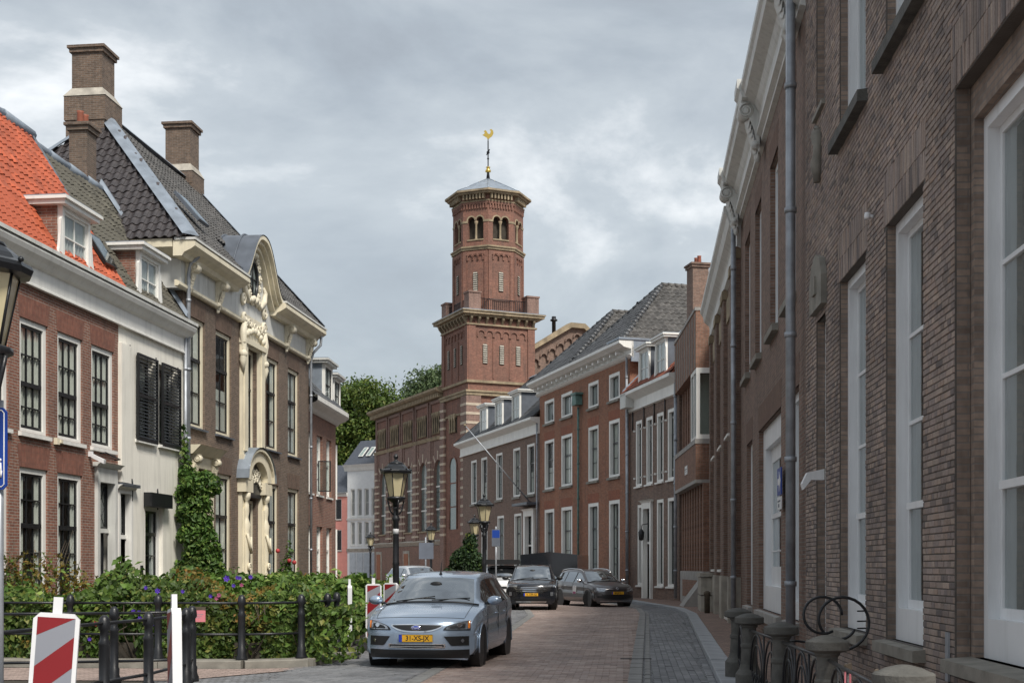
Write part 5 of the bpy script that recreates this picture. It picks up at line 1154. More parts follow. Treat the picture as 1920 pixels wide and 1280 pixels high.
# ---- dark brick house with pilasters
h3 = house('pilaster_house', (6.95,44.3), (5.66,31.6), 'dark brick house with brick pilasters, heavy cornice and stone plinth'); L3 = h3['len']
X3 = [1.3,4.9,8.3]; O3 = [(x,5.2,1.35,2.9) for x in X3]+[(x,1.5,1.35,2.75) for x in X3[:2]]+[(8.3,.2,1.35,4.05)]
wall(h3, L3, 9.9, O3, M['brick_dull'], D=9, depth=.2)
for x,z,w,h_ in O3: window(h3, x, z, w, h_, rows=(.33,.66), cols=2, rail=.66, rec=.1, fr=.12, fd=.15, inner=.08, sill='white_paint', sash='white_paint', sp=.14, curtain=('side','curtain_grey'))
for x in (.1,3.2,3.75,6.7,7.25,10.3,12.2):
    p_ = MB().box(x,x+.42,-.12,0,1.25,9.5).build('pilaster', M['brick_dull'], h3); MB().box(x-.04,x+.46,-.16,0,9.2,9.45).build('capital', M['sandstone'], p_); MB().box(x-.04,x+.46,-.18,0,.0,1.3).build('pilaster_base', M['stone'], p_)
for k in range(6):
    for j in range(2): MB().box(-.35+k*.62,.25+k*.62,-.5 if k < 4 else -.14,-.0,.02+j*.62,.6+j*.62).build('plinth_block', M['stone'], h3)
MB().box(-.4,2.2,-.55,0,1.25,1.36).build('plinth_ledge', M['stone'], h3)
extr(h3, [(-.42,10.5),(-.42,10.36),(-.34,10.25),(-.28,10.05),(-.14,9.92),(-.1,9.85),(-.1,9.5),(0,9.45),(0,10.55)], -.2, L3-.1, 'grey_paint')
for k in range(3): MB().box(.9+k*3.5,3.0+k*3.5,-.05,0,8.45,9.1).build('wall_panel', M['sandstone'], h3)
MB().box(0,L3,0,9,9.9,10.45).build('roof', M['lead_dark'], h3)

# ---- brown-red house with scrolled white cornice
h2 = house('cornice_house', (5.66,31.6), (4.43,19.27), 'brown brick house with huge white cornice on scroll brackets'); L2 = h2['len']
X2 = [1.15,3.83,7.03,9.69]; F2 = [(x,5.98,1.4,3.22) for x in X2]; G2 = [(1.6,.68,1.55,3.72),(10.0,.68,1.5,3.75)]
GW = (4.64,.68,4.3,3.72)
wall(h2, L2, 10.05, F2+G2+[GW], M['brick_red'] if False else M['brick_dull'], D=9, depth=.16)
for x,z,w,h_ in F2: window(h2, x, z, w, h_, frame='white_near', sash='white_near', rows=(.33,.66), cols=2, rail=.66, rec=.1, fr=.12, fd=.2, inner=.12, sp=.12, sh=.14, curtain=('side','curtain_grey'), sill='stone_sill'); lintel(h2, x, z+h_, w, 'brick_dull_arch', .45)
for x,z,w,h_ in G2: window(h2, x, z, w, h_, frame='white_near', sash='white_near', rows=(.35,.7), cols=2, rail=.7, rec=.1, fr=.14, fd=.22, inner=.12, sp=.1, sh=.2, sill='concrete', apron=.2, curtain=('side','curtain_grey')); lintel(h2, x, z+h_, w, 'brick_dull_arch', .5)
window(h2, *GW, frame='white_near', sash='white_near', rows=(.25,.5), cols=3, rail=.5, rec=.1, fr=.42, fd=.22, inner=.12, sp=.1, sh=.2, sill='concrete', apron=.2, curtain=('side','curtain_grey'), sf=.3); lintel(h2, GW[0], GW[1]+GW[3], GW[2], 'brick_dull_arch', .5)
b = MB(); b.prism([(-.50,11.15),(-.50,11.02),(-.45,10.96),(-.42,10.86),(-.22,10.74),(-.17,10.64),(-.13,10.58),(-.13,10.28),(-.18,10.24),(-.18,10.16),(-.09,10.1),(-.09,10.03),(0,10.0),(0,11.2)],'x',-.2,L2-.02); b.build('cornice', M['grey_paint'], h2)
for x in (.35,6.0,11.6):
    MB().prism([(-.58,11.2),(-.58,11.03),(-.52,10.96),(-.48,10.84),(-.2,10.8),(-.2,11.2)],'x',x-.36,x+.36).build('cornice_block', M['grey_paint'], h2); console(h2, x, -.12, 10.82, .34, 1.0, .34, 'grey_paint')
MB().box(-.2,L2-.05,0,9,10.05,11.1).build('roof', M['lead_dark'], h2)
pipe(h2, .1, .1, 10.2, -.2, .06); pp = pipe(h2, L2-.28, .1, 12.5, -.2, .075)
sg = empty('oneway_sign', world_of(h2, (9.45,-.04,2.55))); sg.rotation_euler = h2.rotation_euler; tag(sg, 'blue one-way arrow sign with small white plate on right wall', 'sign')
MB().box(-.3,.3,-.05,-.03,.25,.72).build('plate', M['sign_blue'], sg)
ar = MB().prism([(-.2,.43),(.02,.43),(.02,.31),(.24,.485),(.02,.66),(.02,.54),(-.2,.54)],'y',-.056,-.05).build('arrow', M['sign_white'], sg)
MB().box(-.28,.28,-.05,-.03,0,.22).build('sub_plate', M['sign_white'], sg); MB().box(-.2,.2,-.054,-.05,.13,.16).box(-.12,.06,-.054,-.05,.04,.1).build('pictogram', M['sign_grey'], sg)

# ---- nearest building on the right: individually laid bricks
h1 = house('near_building', (4.43,19.27), (3.028+.0729*7.5,7.5), 'large dark brown brick building with tall white windows, nearest on the right', 'building'); L1 = h1['len']
G_1 = [(2.77,.78,1.66,4.44),(5.5,.78,1.62,4.44),(8.33,.78,2.15,4.6)]; U_1 = [(2.77,7.06,1.66,3.7),(5.5,7.06,1.62,3.7),(8.5,7.06,1.9,3.7)]
NRW = [(.95,.3,.78,4.75),(.95,8.0,.7,3.2)]; OUT1 = (8.22,.7,2.45,4.98)
OP1 = G_1[:2]+[OUT1]+U_1+NRW
w1 = wall(h1, L1, 13.5, OP1, M['mortar'], D=9, depth=.13)
b = MB(); x,z,w,h_ = OUT1; gx,gz,gw,gh = G_1[2]       # stepped reveal of the near window
b.box(x,gx,.13,.22,z,z+h_); b.box(gx+gw,x+w,.13,.3,z,z+h_); b.box(gx,gx+gw,.13,.3,gz+gh,z+h_); b.box(gx,gx+gw,.13,.3,z,gz); b.build('window_step', M['brick_near'], h1)
for i,(x,z,w,h_) in enumerate(G_1):
    rc_ = .10 if i < 2 else .21
    window(h1, x, z, w, h_, frame='white_near', sash='white_near', rows=(.27,.49,.72), cols=2, rail=.27, rec=rc_, fr=.11, fd=.16, inner=.10, sf=.07, railh=.07, bar=.04, sill='stone_sill', sp=.13, sh=.13, apron=.26, glass='glass_near', curtain=('side','curtain_grey'), sillx=.1)
for x,z,w,h_ in U_1: window(h1, x, z, w, h_, frame='white_near', sash='white_near', rows=(.5,), cols=2, rail=.5, rec=.10, fr=.1, fd=.16, inner=.10, sf=.07, sill='stone_dark', sp=.13, sh=.15, glass='glass_near', curtain=('side','curtain_grey'), sillx=.14)
for x,z,w,h_ in NRW: window(h1, x, z, w, h_, frame='white_near', sash='white_near', rows=(.3,.6), cols=1, rail=.6, rec=.12, fr=.1, fd=.2, inner=.12, sill='stone_sill', glass='glass_near', curtain=('side','curtain_grey'))
b = MB()
for x,z,w,h_ in OP1:
    for s_ in (x, x+w): b.box(s_-.004,s_+.004,.012,.125,z,z+h_)
b.build('reveals', M['brick_near'], h1)
LINT = [(x-.1,z+h_,w+.2,.58) for x,z,w,h_ in G_1[:2]]+[(8.1,5.69,2.7,.55)]+[(x-.1,z+h_,w+.2,.5) for x,z,w,h_ in U_1]
blk = OP1+LINT
rows_ = []; ch_ = .0625; row = 0; bricks = []
def visible_top(x): Y = 19.27-x*.9973; return 1.55+.4435*Y+.4
z = .05
while z < 10.4:
    segs = [(0.0, L1)]
    for ox,oz,ow_,oh in blk:
        if oz-.02 < z+ch_/2 < oz+oh:
            ns = []
            for a, c in segs:
                if ox > a and ox+ow_ < c: ns += [(a,ox),(ox+ow_,c)]
                elif ox <= a < ox+ow_ < c: ns.append((ox+ow_,c))
                elif a < ox < c <= ox+ow_: ns.append((a,ox))
                elif ox <= a and c <= ox+ow_: pass
                else: ns.append((a,c))
            segs = ns
    bl = .222 if row % 2 else .111; offs = (.055 if row % 2 else 0)+(.111 if row % 4 == 3 else 0)
    for a, c in segs:
        x = a-((a-offs) % bl)
        while x < c:
            xa, xb = max(x, a), min(x+bl, c)
            if xb-xa > .025 and z < visible_top(xa): bricks.append((xa, xb-.010, z, z+ch_-.011))
            x += bl
    row += 1; z += ch_
for lx,lz,lw,lh in LINT:
    n = int(lw/.064); s_ = lw/n
    for k in range(n):
        xa = lx+k*s_
        if lz < visible_top(xa): bricks.append((xa, xa+s_-.009, lz+.002, lz+lh*.5-.006)); bricks.append((xa, xa+s_-.009, lz+lh*.5+.002, lz+lh-.006))
def dist1(q): p = world_of(h1, (q[0],0,q[2])); return (p-CAMP).length if p.y > 9.2 and (p.z-1.55)/p.y < .44 and (p.z-1.55)/p.y > -.09 and (p.x/p.y) < .4 else 99
bricks.sort(key=dist1); bc_ = {}
def bmesh_of(w, hgt):
    k = (round(w,2), round(hgt,2))
    if k not in bc_:
        t = .004; m_ = MB(); m_.add([(0,.03,0),(w,.03,0),(w,.03,hgt),(0,.03,hgt),(0,-.004,0),(w,-.004,0),(w,-.004,hgt),(0,-.004,hgt),(t,-.008,t),(w-t,-.008,t),(w-t,-.008,hgt-t),(t,-.008,hgt-t)],
            [(8,9,10,11),(4,5,9,8),(5,6,10,9),(6,7,11,10),(7,4,8,11),(0,1,5,4),(1,2,6,5),(2,3,7,6),(3,0,4,7)]); bc_[k] = m_.mesh('brick', False); bc_[k].materials.append(M['brick_unit'])
    return bc_[k]
for xa,xb,za,zb in bricks[:300]:
    o = link('brick', bmesh_of(xb-xa, zb-za), None, w1); o.location = (xa, random.gauss(0,.0018), za+random.gauss(0,.0008)); o.rotation_euler = (random.gauss(0,.012), 0, random.gauss(0,.008))
V = []; Fc = []
for xa,xb,za,zb in bricks[300:]:
    w, hg = xb-xa, zb-za; t = .004; y = random.gauss(0,.0018); ty = random.gauss(0,.012)*hg; k = len(V)
    V += [(xa,y+.03,za),(xb,y+.03,za),(xb,y+.03,zb),(xa,y+.03,zb),(xa,y-.004,za),(xb,y-.004,za),(xb,y-.004+ty,zb),(xa,y-.004+ty,zb),(xa+t,y-.008,za+t),(xb-t,y-.008,za+t),(xb-t,y-.008+ty,zb-t),(xa+t,y-.008+ty,zb-t)]
    Fc += [tuple(i+k for i in f) for f in ((8,9,10,11),(4,5,9,8),(5,6,10,9),(6,7,11,10),(7,4,8,11),(0,1,5,4),(1,2,6,5),(2,3,7,6),(3,0,4,7))]
me = bpy.data.meshes.new('bricks'); me.from_pydata(V, [], Fc); finish(me); o = link('bricks', me, M['brick_unit'], w1); o['kind'] = 'stuff'
MB().prism([(.85,5.15),(1.85,5.15),(1.85,5.55),(1.7,5.8),(1.35,5.92),(1.0,5.8),(.85,5.55)],'y',-.09,-.01).box(1.24,1.46,-.12,-.09,5.35,5.6).build('keystone', M['stone_sill'], h1)
b = MB(); b.tube([(1.3,-.05,6.95),(1.3,-.06,7.2),(1.36,-.05,7.4),(1.3,-.05,7.6),(1.24,-.05,7.75)],[.05,.09,.05,.1,.03],7); b.box(1.26,1.34,-.1,0,7.1,7.7); b.build('wall_anchor', M['stone_sill'], h1)
MB().lathe([(.018,0),(.022,.05),(.018,.07)],10,(4.85,-.07,5.5),'y').lathe([(.03,-.03),(.038,.0),(.03,.045),(.012,.05)],10,(4.85,-.07,5.5)).build('wall_light', M['white_plastic'], h1)
MB().box(8.0,8.09,-.03,-.01,.55,.98).build('wall_plate', M['zinc_pipe'], h1)
MB().prism([(-.02,2.9),(-.25,2.85),(-.32,2.7),(-.3,2.62),(-.2,2.75),(-.02,2.75)],'x',1.55,1.72).build('intercom_hood', M['white_near'], h1)
# ================================================================== STREET LAMPS
def make_lamp(s=1.0):
    r = empty('street_lamp')
    MB().lathe([(.17,0),(.17,.1),(.13,.16),(.13,.55),(.15,.6),(.1,.68),(.085,.75),(.075,.9),(.07,1.6),(.08,1.63),(.07,1.67),(.062,2.55),(.085,2.58),(.085,2.63),(.06,2.68),(.058,2.82),(.075,2.86)],14).build('post', M['iron'], r)
    b = MB()
    for k in range(4):
        a = math.pi/2*k+.4; b.tube([(.06*math.cos(a),.06*math.sin(a),2.7),(.13*math.cos(a),.13*math.sin(a),2.78),(.16*math.cos(a),.16*math.sin(a),2.9),(.19*math.cos(a),.19*math.sin(a),3.02)],.018,6)
        b.tube([(.11*math.cos(a)+.025*math.cos(t),.11*math.sin(a),2.84+.025*math.sin(t)) for t in [q*.8 for q in range(8)]],.01,5)
    b.lathe([(.05,2.8),(.07,2.95),(.17,3.02),(.21,3.04),(.21,3.08),(.15,3.1)],12); b.build('bracket', M['iron'], r)
    n = 6; zb, zt, rb, rt = 3.1, 3.6, .155, .262
    fr = MB()
    for k in range(n):
        a = 2*math.pi*k/n+.3; fr.tube([(rb*math.cos(a),rb*math.sin(a),zb),(rt*math.cos(a),rt*math.sin(a),zt)],.011,5)
    lf = fr.build('lantern', M['iron'], r)
    for k in range(n):
        a0, a1 = 2*math.pi*k/n+.3, 2*math.pi*(k+1)/n+.3
        MB().quad((rb*math.cos(a0),rb*math.sin(a0),zb),(rb*math.cos(a1),rb*math.sin(a1),zb),(rt*math.cos(a1),rt*math.sin(a1),zt),(rt*math.cos(a0),rt*math.sin(a0),zt)).build('pane', M['lamp_glass'], lf, recalc=False)
    c = MB(); c.lathe([(.262,3.59),(.335,3.60),(.35,3.64),(.335,3.67),(.28,3.70),(.25,3.74),(.19,3.79),(.17,3.80)],12,smooth=False,a0=.3)
    c.lathe([(.17,3.80),(.16,3.83),(.05,3.87),(.03,3.91),(.05,3.94),(.055,3.97),(.035,4.0),(.015,4.03)],12); 
    for k in range(6): a = 2*math.pi*k/6+.3; c.ball((.34*math.cos(a),.34*math.sin(a),3.685),.022,6,4)
    c.build('canopy', M['black_paint'], r); return r
l0 = make_lamp()
LAMPS = [((-2.54,28,0),1,'tall black street lamp nearest the blue-grey car, behind the hedge'),((-.97,44.6,0),1.02,'black street lamp by the dark SUV with an orange number plate on its post'),
         ((-1.75,60,0),1.0,'black street lamp half hidden behind the lamp with the orange plate'),((-4.3,68,0),.97,'black street lamp in front of the church beside the grey sign'),
         ((-9.4,85,0),.97,'farthest black street lamp, in front of the white house'),((-3.85,9.3,0),1.02,'large street lamp head cut by the left edge of the picture')]
for i,(p,s,lab) in enumerate(LAMPS):
    o = l0 if i == 0 else copy_tree(l0); o.location = p; o.scale = (s,)*3; o.rotation_euler = (0,0,i*.5); tag(o, lab, 'street lamp', 'black lantern street lamps')
t_ = MB().lathe([(.064,1.75),(.064,1.9)],10).build('number_plate', M['brown_door'], [o for o in bpy.data.objects if o.name.startswith('street_lamp')][1])
MB().lathe([(.068,2.28),(.068,2.38),(.05,2.42)],10).build('sticker', M['white_plastic'], l0)

# ================================================================== RAILINGS, BOARDS, SIGNS
def post_mesh(h_=1.03, r=.055):
    return MB().lathe([(r*1.7,0),(r*1.7,.06),(r*1.25,.12),(r*1.3,.2),(r*1.05,.22),(r*1.05,.70),(r*1.25,.72),(r*.85,.76),(r*.85,.86),(r*1.2,.88),(r*1.2,.93),(r*1.0,.99),(r*.6,1.02),(.01,1.03)],14).mesh('post')
pm = post_mesh(); pm.materials.append(M['iron'])
def railing(name, runs, label, rails=(.96,.48)):
    r = empty(name, (*runs[0][0], 0)); tag(r, label, 'railing'); o0 = Vector((*runs[0][0],0))
    for run in runs:
        for i, p in enumerate(run):
            q = link('post', pm, None, r); q.location = Vector((p[0],p[1],.1 if name.startswith('quay') else 0))-o0; q.rotation_euler = (0,0,random.random()*6)
        zb = .1 if name.startswith('quay') else 0
        for a, c in zip(run, run[1:]):
            for z in rails: MB().tube([Vector((a[0],a[1],z-.06+zb))-o0, Vector((c[0],c[1],z-.06+zb))-o0],.019,8).build('rail', M['iron'], r)
    return r
railing('quay_railing', [[(-9.6,19.9),(-8.2,19.95),(-6.85,19.85),(-5.46,19.75),(-4.15,19.65),(-3.3,20.05),(-3.02,20.95),(-2.95,21.55)]], 'black iron railing along the foot of the flowering hedge')
railing('stair_railing', [[(-4.85,11.6),(-4.46,14.0),(-4.26,15.0),(-4.2,16.5),(-4.35,17.4)],[(-4.35,17.4),(-5.3,17.05),(-7.3,16.6)]], 'black iron railing in the left foreground behind the striped boards', (1.0,.36))
def board(name, loc, rz, label, tilt=0.0, foot=True, ry=0.0):
    r = empty(name, loc, rz); tag(r, label, 'barrier board', 'red and white barrier boards'); r.rotation_euler = (tilt, ry, rz)
    w, h_ = .30, 1.02; zb = .22; c = .04
    poly = [(-w/2+c,zb),(w/2-c,zb),(w/2,zb+c),(w/2,zb+h_-c),(w/2-c,zb+h_),(-w/2+c,zb+h_),(-w/2,zb+h_-c),(-w/2,zb+c)]
    MB().prism(poly,'y',-.035,.035).build('frame', M['white_plastic'], r)
    i = .028; x0,x1,z0,z1 = -w/2+i, w/2-i, zb+i, zb+h_-i
    for s_, yy in ((-1,-.0365),(1,.0365)):
        MB().box(x0,x1,min(yy,yy+s_*.001),max(yy,yy+s_*.001),z0,z1).build('reflective_sheet', M['refl_white'], r)
        W = x1-x0; k = -1
        for j in range(3):
            zc = z0+.02+j*.42; b = MB()
            pts = [(x0,zc-.02),(x1,zc+W*.85-.02),(x1,zc+W*.85+.19),(x0,zc+.19)]
            pts = [(p[0], max(z0, min(z1, p[1]))) for p in pts]
            b.prism(pts if s_ < 0 else [(-p[0],p[1]) for p in pts],'y',yy+s_*.001,yy+s_*.0022); b.build('stripe', M['red_plastic'], r)
    MB().box(-.03,.03,-.02,.02,zb+h_,zb+h_+.11).box(-.03,.03,-.02,.02,.06,zb).build('handle', M['white_plastic'], r)
    if foot:
        MB().prism([(-.42,0),(.42,0),(.42,.05),(.34,.12),(-.34,.12),(-.42,.05)],'y',-.14,.14).box(-.1,.1,-.1,.1,.12,.16).build('foot', M['rubber'], r)
    return r
board('barrier_board', (-3.18,8.7,0), R(14), 'tilted red and white board, largest, at bottom left corner', 0, True, R(4))
board('barrier_board', (-2.52,9.6,0), R(-68), 'narrow leaning red and white board seen almost edge-on, left foreground', 0, True, R(-5))
board('barrier_board', (-2.78,21.9,0), R(-80), 'white barrier board seen edge-on beside the iron railing end')
board('barrier_board', (-2.60,24.0,0), R(16), 'red and white board half hidden by leaves behind the front car')
board('barrier_board', (-2.42,25.6,0), R(-20), 'red and white board directly behind the front car windscreen')
sp_ = empty('parking_sign', (-3.86,9.6,0), R(-8)); tag(sp_, 'blue parking sign with truck loading pictogram on grey pole at left edge', 'sign')
MB().tube([(.02,0,0),(.02,0,2.8)],.028,10).build('pole', M['zinc_pipe'], sp_)
MB().prism([(-.30,2.16),(-.27,2.13),(.07,2.13),(.10,2.16),(.10,2.71),(.07,2.74),(-.27,2.74),(-.30,2.71)],'y',-.045,-.03).build('plate', M['sign_blue'], sp_)
MB().tube([(x,-.047,z) for x,z in ((-.28,2.17),(-.26,2.15),(.06,2.15),(.08,2.17),(.08,2.70),(.06,2.72),(-.26,2.72),(-.28,2.70))],.005,5,True).build('border', M['sign_white'], sp_)
text(sp_, 'P', .38, 'sign_white', (-.10,-.047,2.55), bold=.006)
b = MB(); b.box(-.22,-.02,-.05,-.046,2.25,2.40); b.prism([(-.015,2.25),(-.015,2.36),(.005,2.36),(.02,2.31),(.02,2.25)],'y',-.05,-.046)
for x in (-.18,-.03): b.lathe([(.001,-.05),(.022,-.05),(.022,-.046),(.001,-.046)],10,(x,0,2.245),'y')
b.tube([(.045,-.048,2.22),(.055,-.048,2.28),(.05,-.048,2.33)],.008,5); b.ball((.05,-.048,2.35),.012,6,4); b.tube([(.055,-.048,2.22),(.06,-.048,2.27)],.007,5); b.build('pictogram', M['sign_white'], sp_)
gs = empty('grey_sign', (-4.55,66,0), R(6)); tag(gs, 'back of a grey traffic sign on a thin pole before the church', 'sign')
MB().tube([(.1,0,0),(.1,0,3.1)],.04,8).build('pole', M['zinc_pipe'], gs); MB().box(-.25,.5,-.05,-.02,1.98,2.82).build('plate', M['sign_grey'], gs)
bs_ = empty('street_banner', (-.62,45.5,0)); tag(bs_, 'narrow blue sign mounted just behind the lamp with the orange plate', 'sign')
MB().tube([(.05,0,0),(.05,0,3.0)],.03,8).build('pole', M['zinc_pipe'], bs_); MB().box(-.1,.2,-.04,-.01,2.3,2.9).build('plate', M['sign_grey'], bs_); MB().box(-.08,.18,-.044,-.041,2.6,2.87).build('blue_field', M['sign_blue'], bs_)
def paper(loc, rz, w, h_, label, mat='pink_paper'):
    r = empty('paper_notice', loc, rz); tag(r, label, 'notice'); MB().box(-w/2,w/2,-.006,.006,0,h_).build('sheet', M[mat], r)
    MB().box(-w/2-.004,w/2+.004,-.009,.009,h_,h_+.05).build('clip_bar', M['bark'], r)
    b = MB()
    for k in range(3): b.box(-w*.36,w*(.36-.1*k),-.0075,-.0062,h_*(.62-.14*k),h_*(.66-.14*k))
    b.build('printed_line', M['refl_white'], r)
paper((-4.55,13.0,.55), R(10), .17, .19, 'pink notice hung low on the foreground iron railing, behind the big board')
paper((-4.78,19.5,.72), 0, .22, .18, 'small pink notice on the railing in front of the hedge')
for x in (-.05,.05): MB().tube([(-4.55+x,13.0,.3),(-4.55+x,13.0,.98)],.008,6).build('hanger', M['iron'], [o for o in bpy.data.objects if o.name.startswith('paper_notice')][0]).location = (4.55,-13.0,-.55)

# ---- stone posts and ironwork before the near building
sr_ = empty('stoop_railing', (2.16,7.06,0)); tag(sr_, 'low stoop railing of grey stone posts with mushroom caps and wrought iron hoops, right foreground', 'railing')
SP = [(2.16,7.06),(2.5,10.15),(2.65,12.6),(2.78,15.0),(3.0,17.0)]; O0 = Vector((2.16,7.06,0))
spm = MB().lathe([(.16,0),(.16,.3),(.12,.36),(.1,.42),(.09,.6),(.1,.62),(.1,.65),(.085,.67),(.082,.84),(.10,.862),(.10,.874),(.158,.89),(.17,.90),(.17,.962),(.158,.972),(.145,.974),(.10,.996),(.04,1.012),(.01,1.015)],28,smooth=False).mesh('stone_post'); spm.materials.append(M['stone_dark'])
for i, p in enumerate(SP):
    q = link('stone_post', spm, None, sr_); q.location = Vector((*p,0))-O0; q.scale = (1 if i < 4 else 1.05, 1, 1.0)
for a, c in zip(SP, SP[1:]):
    A, B = Vector((*a,0))-O0, Vector((*c,0))-O0; d = (B-A); ln = d.length; u = d/ln; b = MB()
    P = lambda s_, z: A+u*s_+Vector((0,0,z))
    b.tube([P(.1,.82),P(ln-.1,.82)],.014,6); b.tube([P(.1,.18),P(ln-.1,.18)],.014,6); n = max(2, int((ln-.2)/.75)); w = (ln-.2)/n
    for k in range(n):
        s0 = .1+k*w
        b.tube([P(s0+w/2-w/2*math.cos(math.pi*t/10), .30+.5*math.sin(math.pi*t/10)) for t in range(11)],.012,6)
        b.tube([P(s0+w/2-w*.36*math.cos(math.pi*t/10), .30+.38*math.sin(math.pi*t/10)) for t in range(11)],.009,6)
        b.tube([P(s0+w/2,.3),P(s0+w/2,.8)],.008,5)
        for t in range(4): b.tube([P(s0+w*(.2+.2*t)+.055*math.cos(q*.55), .30+.055*math.sin(q*.55)) for q in range(12)],.008,5)
        b.tube([P(s0,.18),P(s0,.82)],.011,6)
    b.build('iron_panel', M['iron'], sr_)
iv = empty('iron_scroll', (2.98,12.6,0)); tag(iv, 'black wrought iron scroll of two interlocking rings above the stone posts', 'ornament')
b = MB(); c1, c2 = (.10,0,1.08), (.33,0,1.02)
b.tube([(c1[0]-.02+.19*math.cos(t), .02*math.sin(t), c1[2]+.19*math.sin(t)*.95) for t in [R(-60)-q*R(300)/22 for q in range(23)]],.014,8)
b.tube([(c2[0]-.07+(.16+.0052*q)*math.cos(t), .02, c2[2]-.0+(.16+.0045*q)*math.sin(t)) for q, t in [(q, R(-30)-q*R(430)/30) for q in range(31)]],.015,8)
b.tube([(-.3,.3,.80),(-.15,.1,.82),(.05,.02,.80),(.2,.0,.84)],.013,6)
for z in (.95,1.02,1.12): b.tube([(.42,0,z),(.52,.05,z)],.008,5)
b.tube([(.2,0,.84),(.2,0,0)],.016,8); b.build('rings', M['iron'], iv)
for x, z in ((.25,.95),): pass
ptag = [((2.79,14.2,.60),R(80),.12,.22,'pink ribbon notice on the far hoop of the stoop railing'),((2.44,9.3,.50),R(60),.14,.30,'red slanting notice on the near hoop of the stoop railing'),((2.25,7.9,.62),R(70),.12,.25,'pink notice at the bottom right edge beside the nearest stone post')]
for l_, a_, w_2, hh_, lab in ptag: paper(l_, a_, w_2, hh_, lab)
bp_ = empty('bollard', (6.25,41.0,.0)); tag(bp_, 'short rusty bollard at the stone plinth', 'bollard'); MB().lathe([(.09,0),(.09,.65),(.11,.68),(.11,.75),(.04,.8)],10).build('post', M['bark'], bp_)

# ================================================================== PLANTS
def rnd(n, a, b): return rng.uniform(a, b, n)
hd_ = empty('hedge', (-4.5,20.5,0)); tag(hd_, 'broad tangled hedge with purple flowers behind the iron railing', 'hedge')
def hx(n):   # footprint of the hedge: a band behind the railing turning away along the quay
    out_p = []
    while len(out_p) < n:
        if random.random() < .62:
            x = random.uniform(-8.9,-3.1); y = random.uniform(20.25, 22.6)
            if x > -3.45 and y < 21.4: continue
        else:
            y = random.uniform(21.5, 40); q = lerp_line(QUAY, y); x = random.uniform(q-3.2, q-.5)
        out_p.append((x, y))
    return np.array(out_p)
def htop(x, y):
    f = np.clip((y-20.0)/.8, 0, 1); right = np.clip((-2.95-x)/.5, .15, 1)
    return (.93+.22*np.sin(x*1.9+.5)+.15*np.sin(x*4.3+y*1.7)+.1*np.sin(y*3.1))*(.55+.45*f)*right**.3+.28-.012*np.clip(y-23,0,20)
def hfoliage(n, mat, size, sel=None, lo=.0, hi=1.0, name='foliage', up=.6):
    p = hx(n); z = htop(p[:,0], p[:,1]); t = rng.beta(2.6,1.0,n)*(hi-lo)+lo
    front = rng.random(n) < .38
    # front skin: hanging leaves just behind the railing
    yy = p[:,1].copy(); xx = p[:,0]; zz_ = z*t
    fy = 20.22+.2*np.sin(xx*2.7)+.25*rng.random(n)+.12*np.sin(xx*7); yy[front] = fy[front]
    zf = (rng.random(n)*1.05+.08); zz_[front] = np.minimum(zf, htop(xx, yy+.6))[front]
    nr = np.stack([rng.normal(0,.3,n), np.full(n,-.55), np.full(n,up)],1); nr[front] = np.array([0,-1,.25])
    P = np.stack([xx, yy, zz_],1)-np.array([-4.5,20.5,0])
    if sel is not None: k = sel(xx, yy, zz_); P, nr = P[k], nr[k]
    return leaves(name, P, nr, size, M and mat, hd_, .55, .62)
def patch(f, seed): 
    return lambda x, y, z: (np.sin(x*2.1+seed)+np.sin(y*1.7+seed*2)+np.sin(z*3+x*1.3+seed)) > f
hfoliage(42000, 'leaf_hedge', .10); hfoliage(14000, 'leaf_vine', .13, patch(.4,1.0)); hfoliage(20000, 'leaf_autumn', .085, patch(.6,4.2), .5, 1.04)
hfoliage(9000, 'leaf_light', .12, patch(.8,2.3), .4, 1.06)
b = MB()
for k in range(160):
    x = random.uniform(-8.8,-2.9); y = random.uniform(20.3,22.4); b.tube([(x+4.5,y-20.5,0),(x+4.5+random.gauss(0,.15),y-20.5+random.gauss(0,.1),.5),(x+4.5+random.gauss(0,.3),y-20.5+random.gauss(0,.2),.95)],[.014,.01,.005],5)
b.build('stems', M['bark'], hd_)
MB().prism([(-4.3,-.1),(.9,-.1),(1.2,1.0),(1.6,19),(-.8,19),(-1.6,2.2),(-4.3,2.0)],'z',0,.35).build('earth', M['soil_and_shade'], hd_)
FL = [(427,1084,1.25,'v'),(447,1082,.8,'v'),(452,1083,.8,'v'),(472,1081,.9,'v'),(440,1097,.8,'v'),(455,1096,.8,'p'),(298,1107,1.1,'v'),(345,1108,.8,'v'),(397,1117,.8,'v'),(413,1115,.9,'p'),(408,1121,.8,'p'),(276,1101,.8,'v'),(253,1145,.9,'v'),(264,1147,.9,'v'),(265,1158,.9,'v'),(171,1197,.8,'v'),(290,1170,.6,'v'),(182,1168,1.0,'r'),(204,1168,1.0,'r'),(375,1129,.7,'v')]
for u,v,s_,c in FL:
    Y = 19.98 if v < 1130 else 19.9; X = (u-960)/2400*Y; Z = 1.55-(v-1063)/2400*Y; b = MB(); rr = .04*s_
    for k in range(6):
        a = k*math.pi/3+u; ca, sa = math.cos(a), math.sin(a)
        b.add([(0,0,0),(rr*.6*ca-rr*.38*sa,-.03,rr*.6*sa+rr*.38*ca),(rr*1.15*ca,-.015,rr*1.15*sa),(rr*.6*ca+rr*.38*sa,-.03,rr*.6*sa-rr*.38*ca)],[(0,1,2),(0,2,3)])
    b.ball((0,-.03,0),rr*.2,6,4)
    o = b.build('flower', M[{'v':'petal_violet','p':'petal_pink','r':'petal_red'}[c]], hd_, recalc=False); o.location = (X+4.5, Y-20.5-.06, Z)
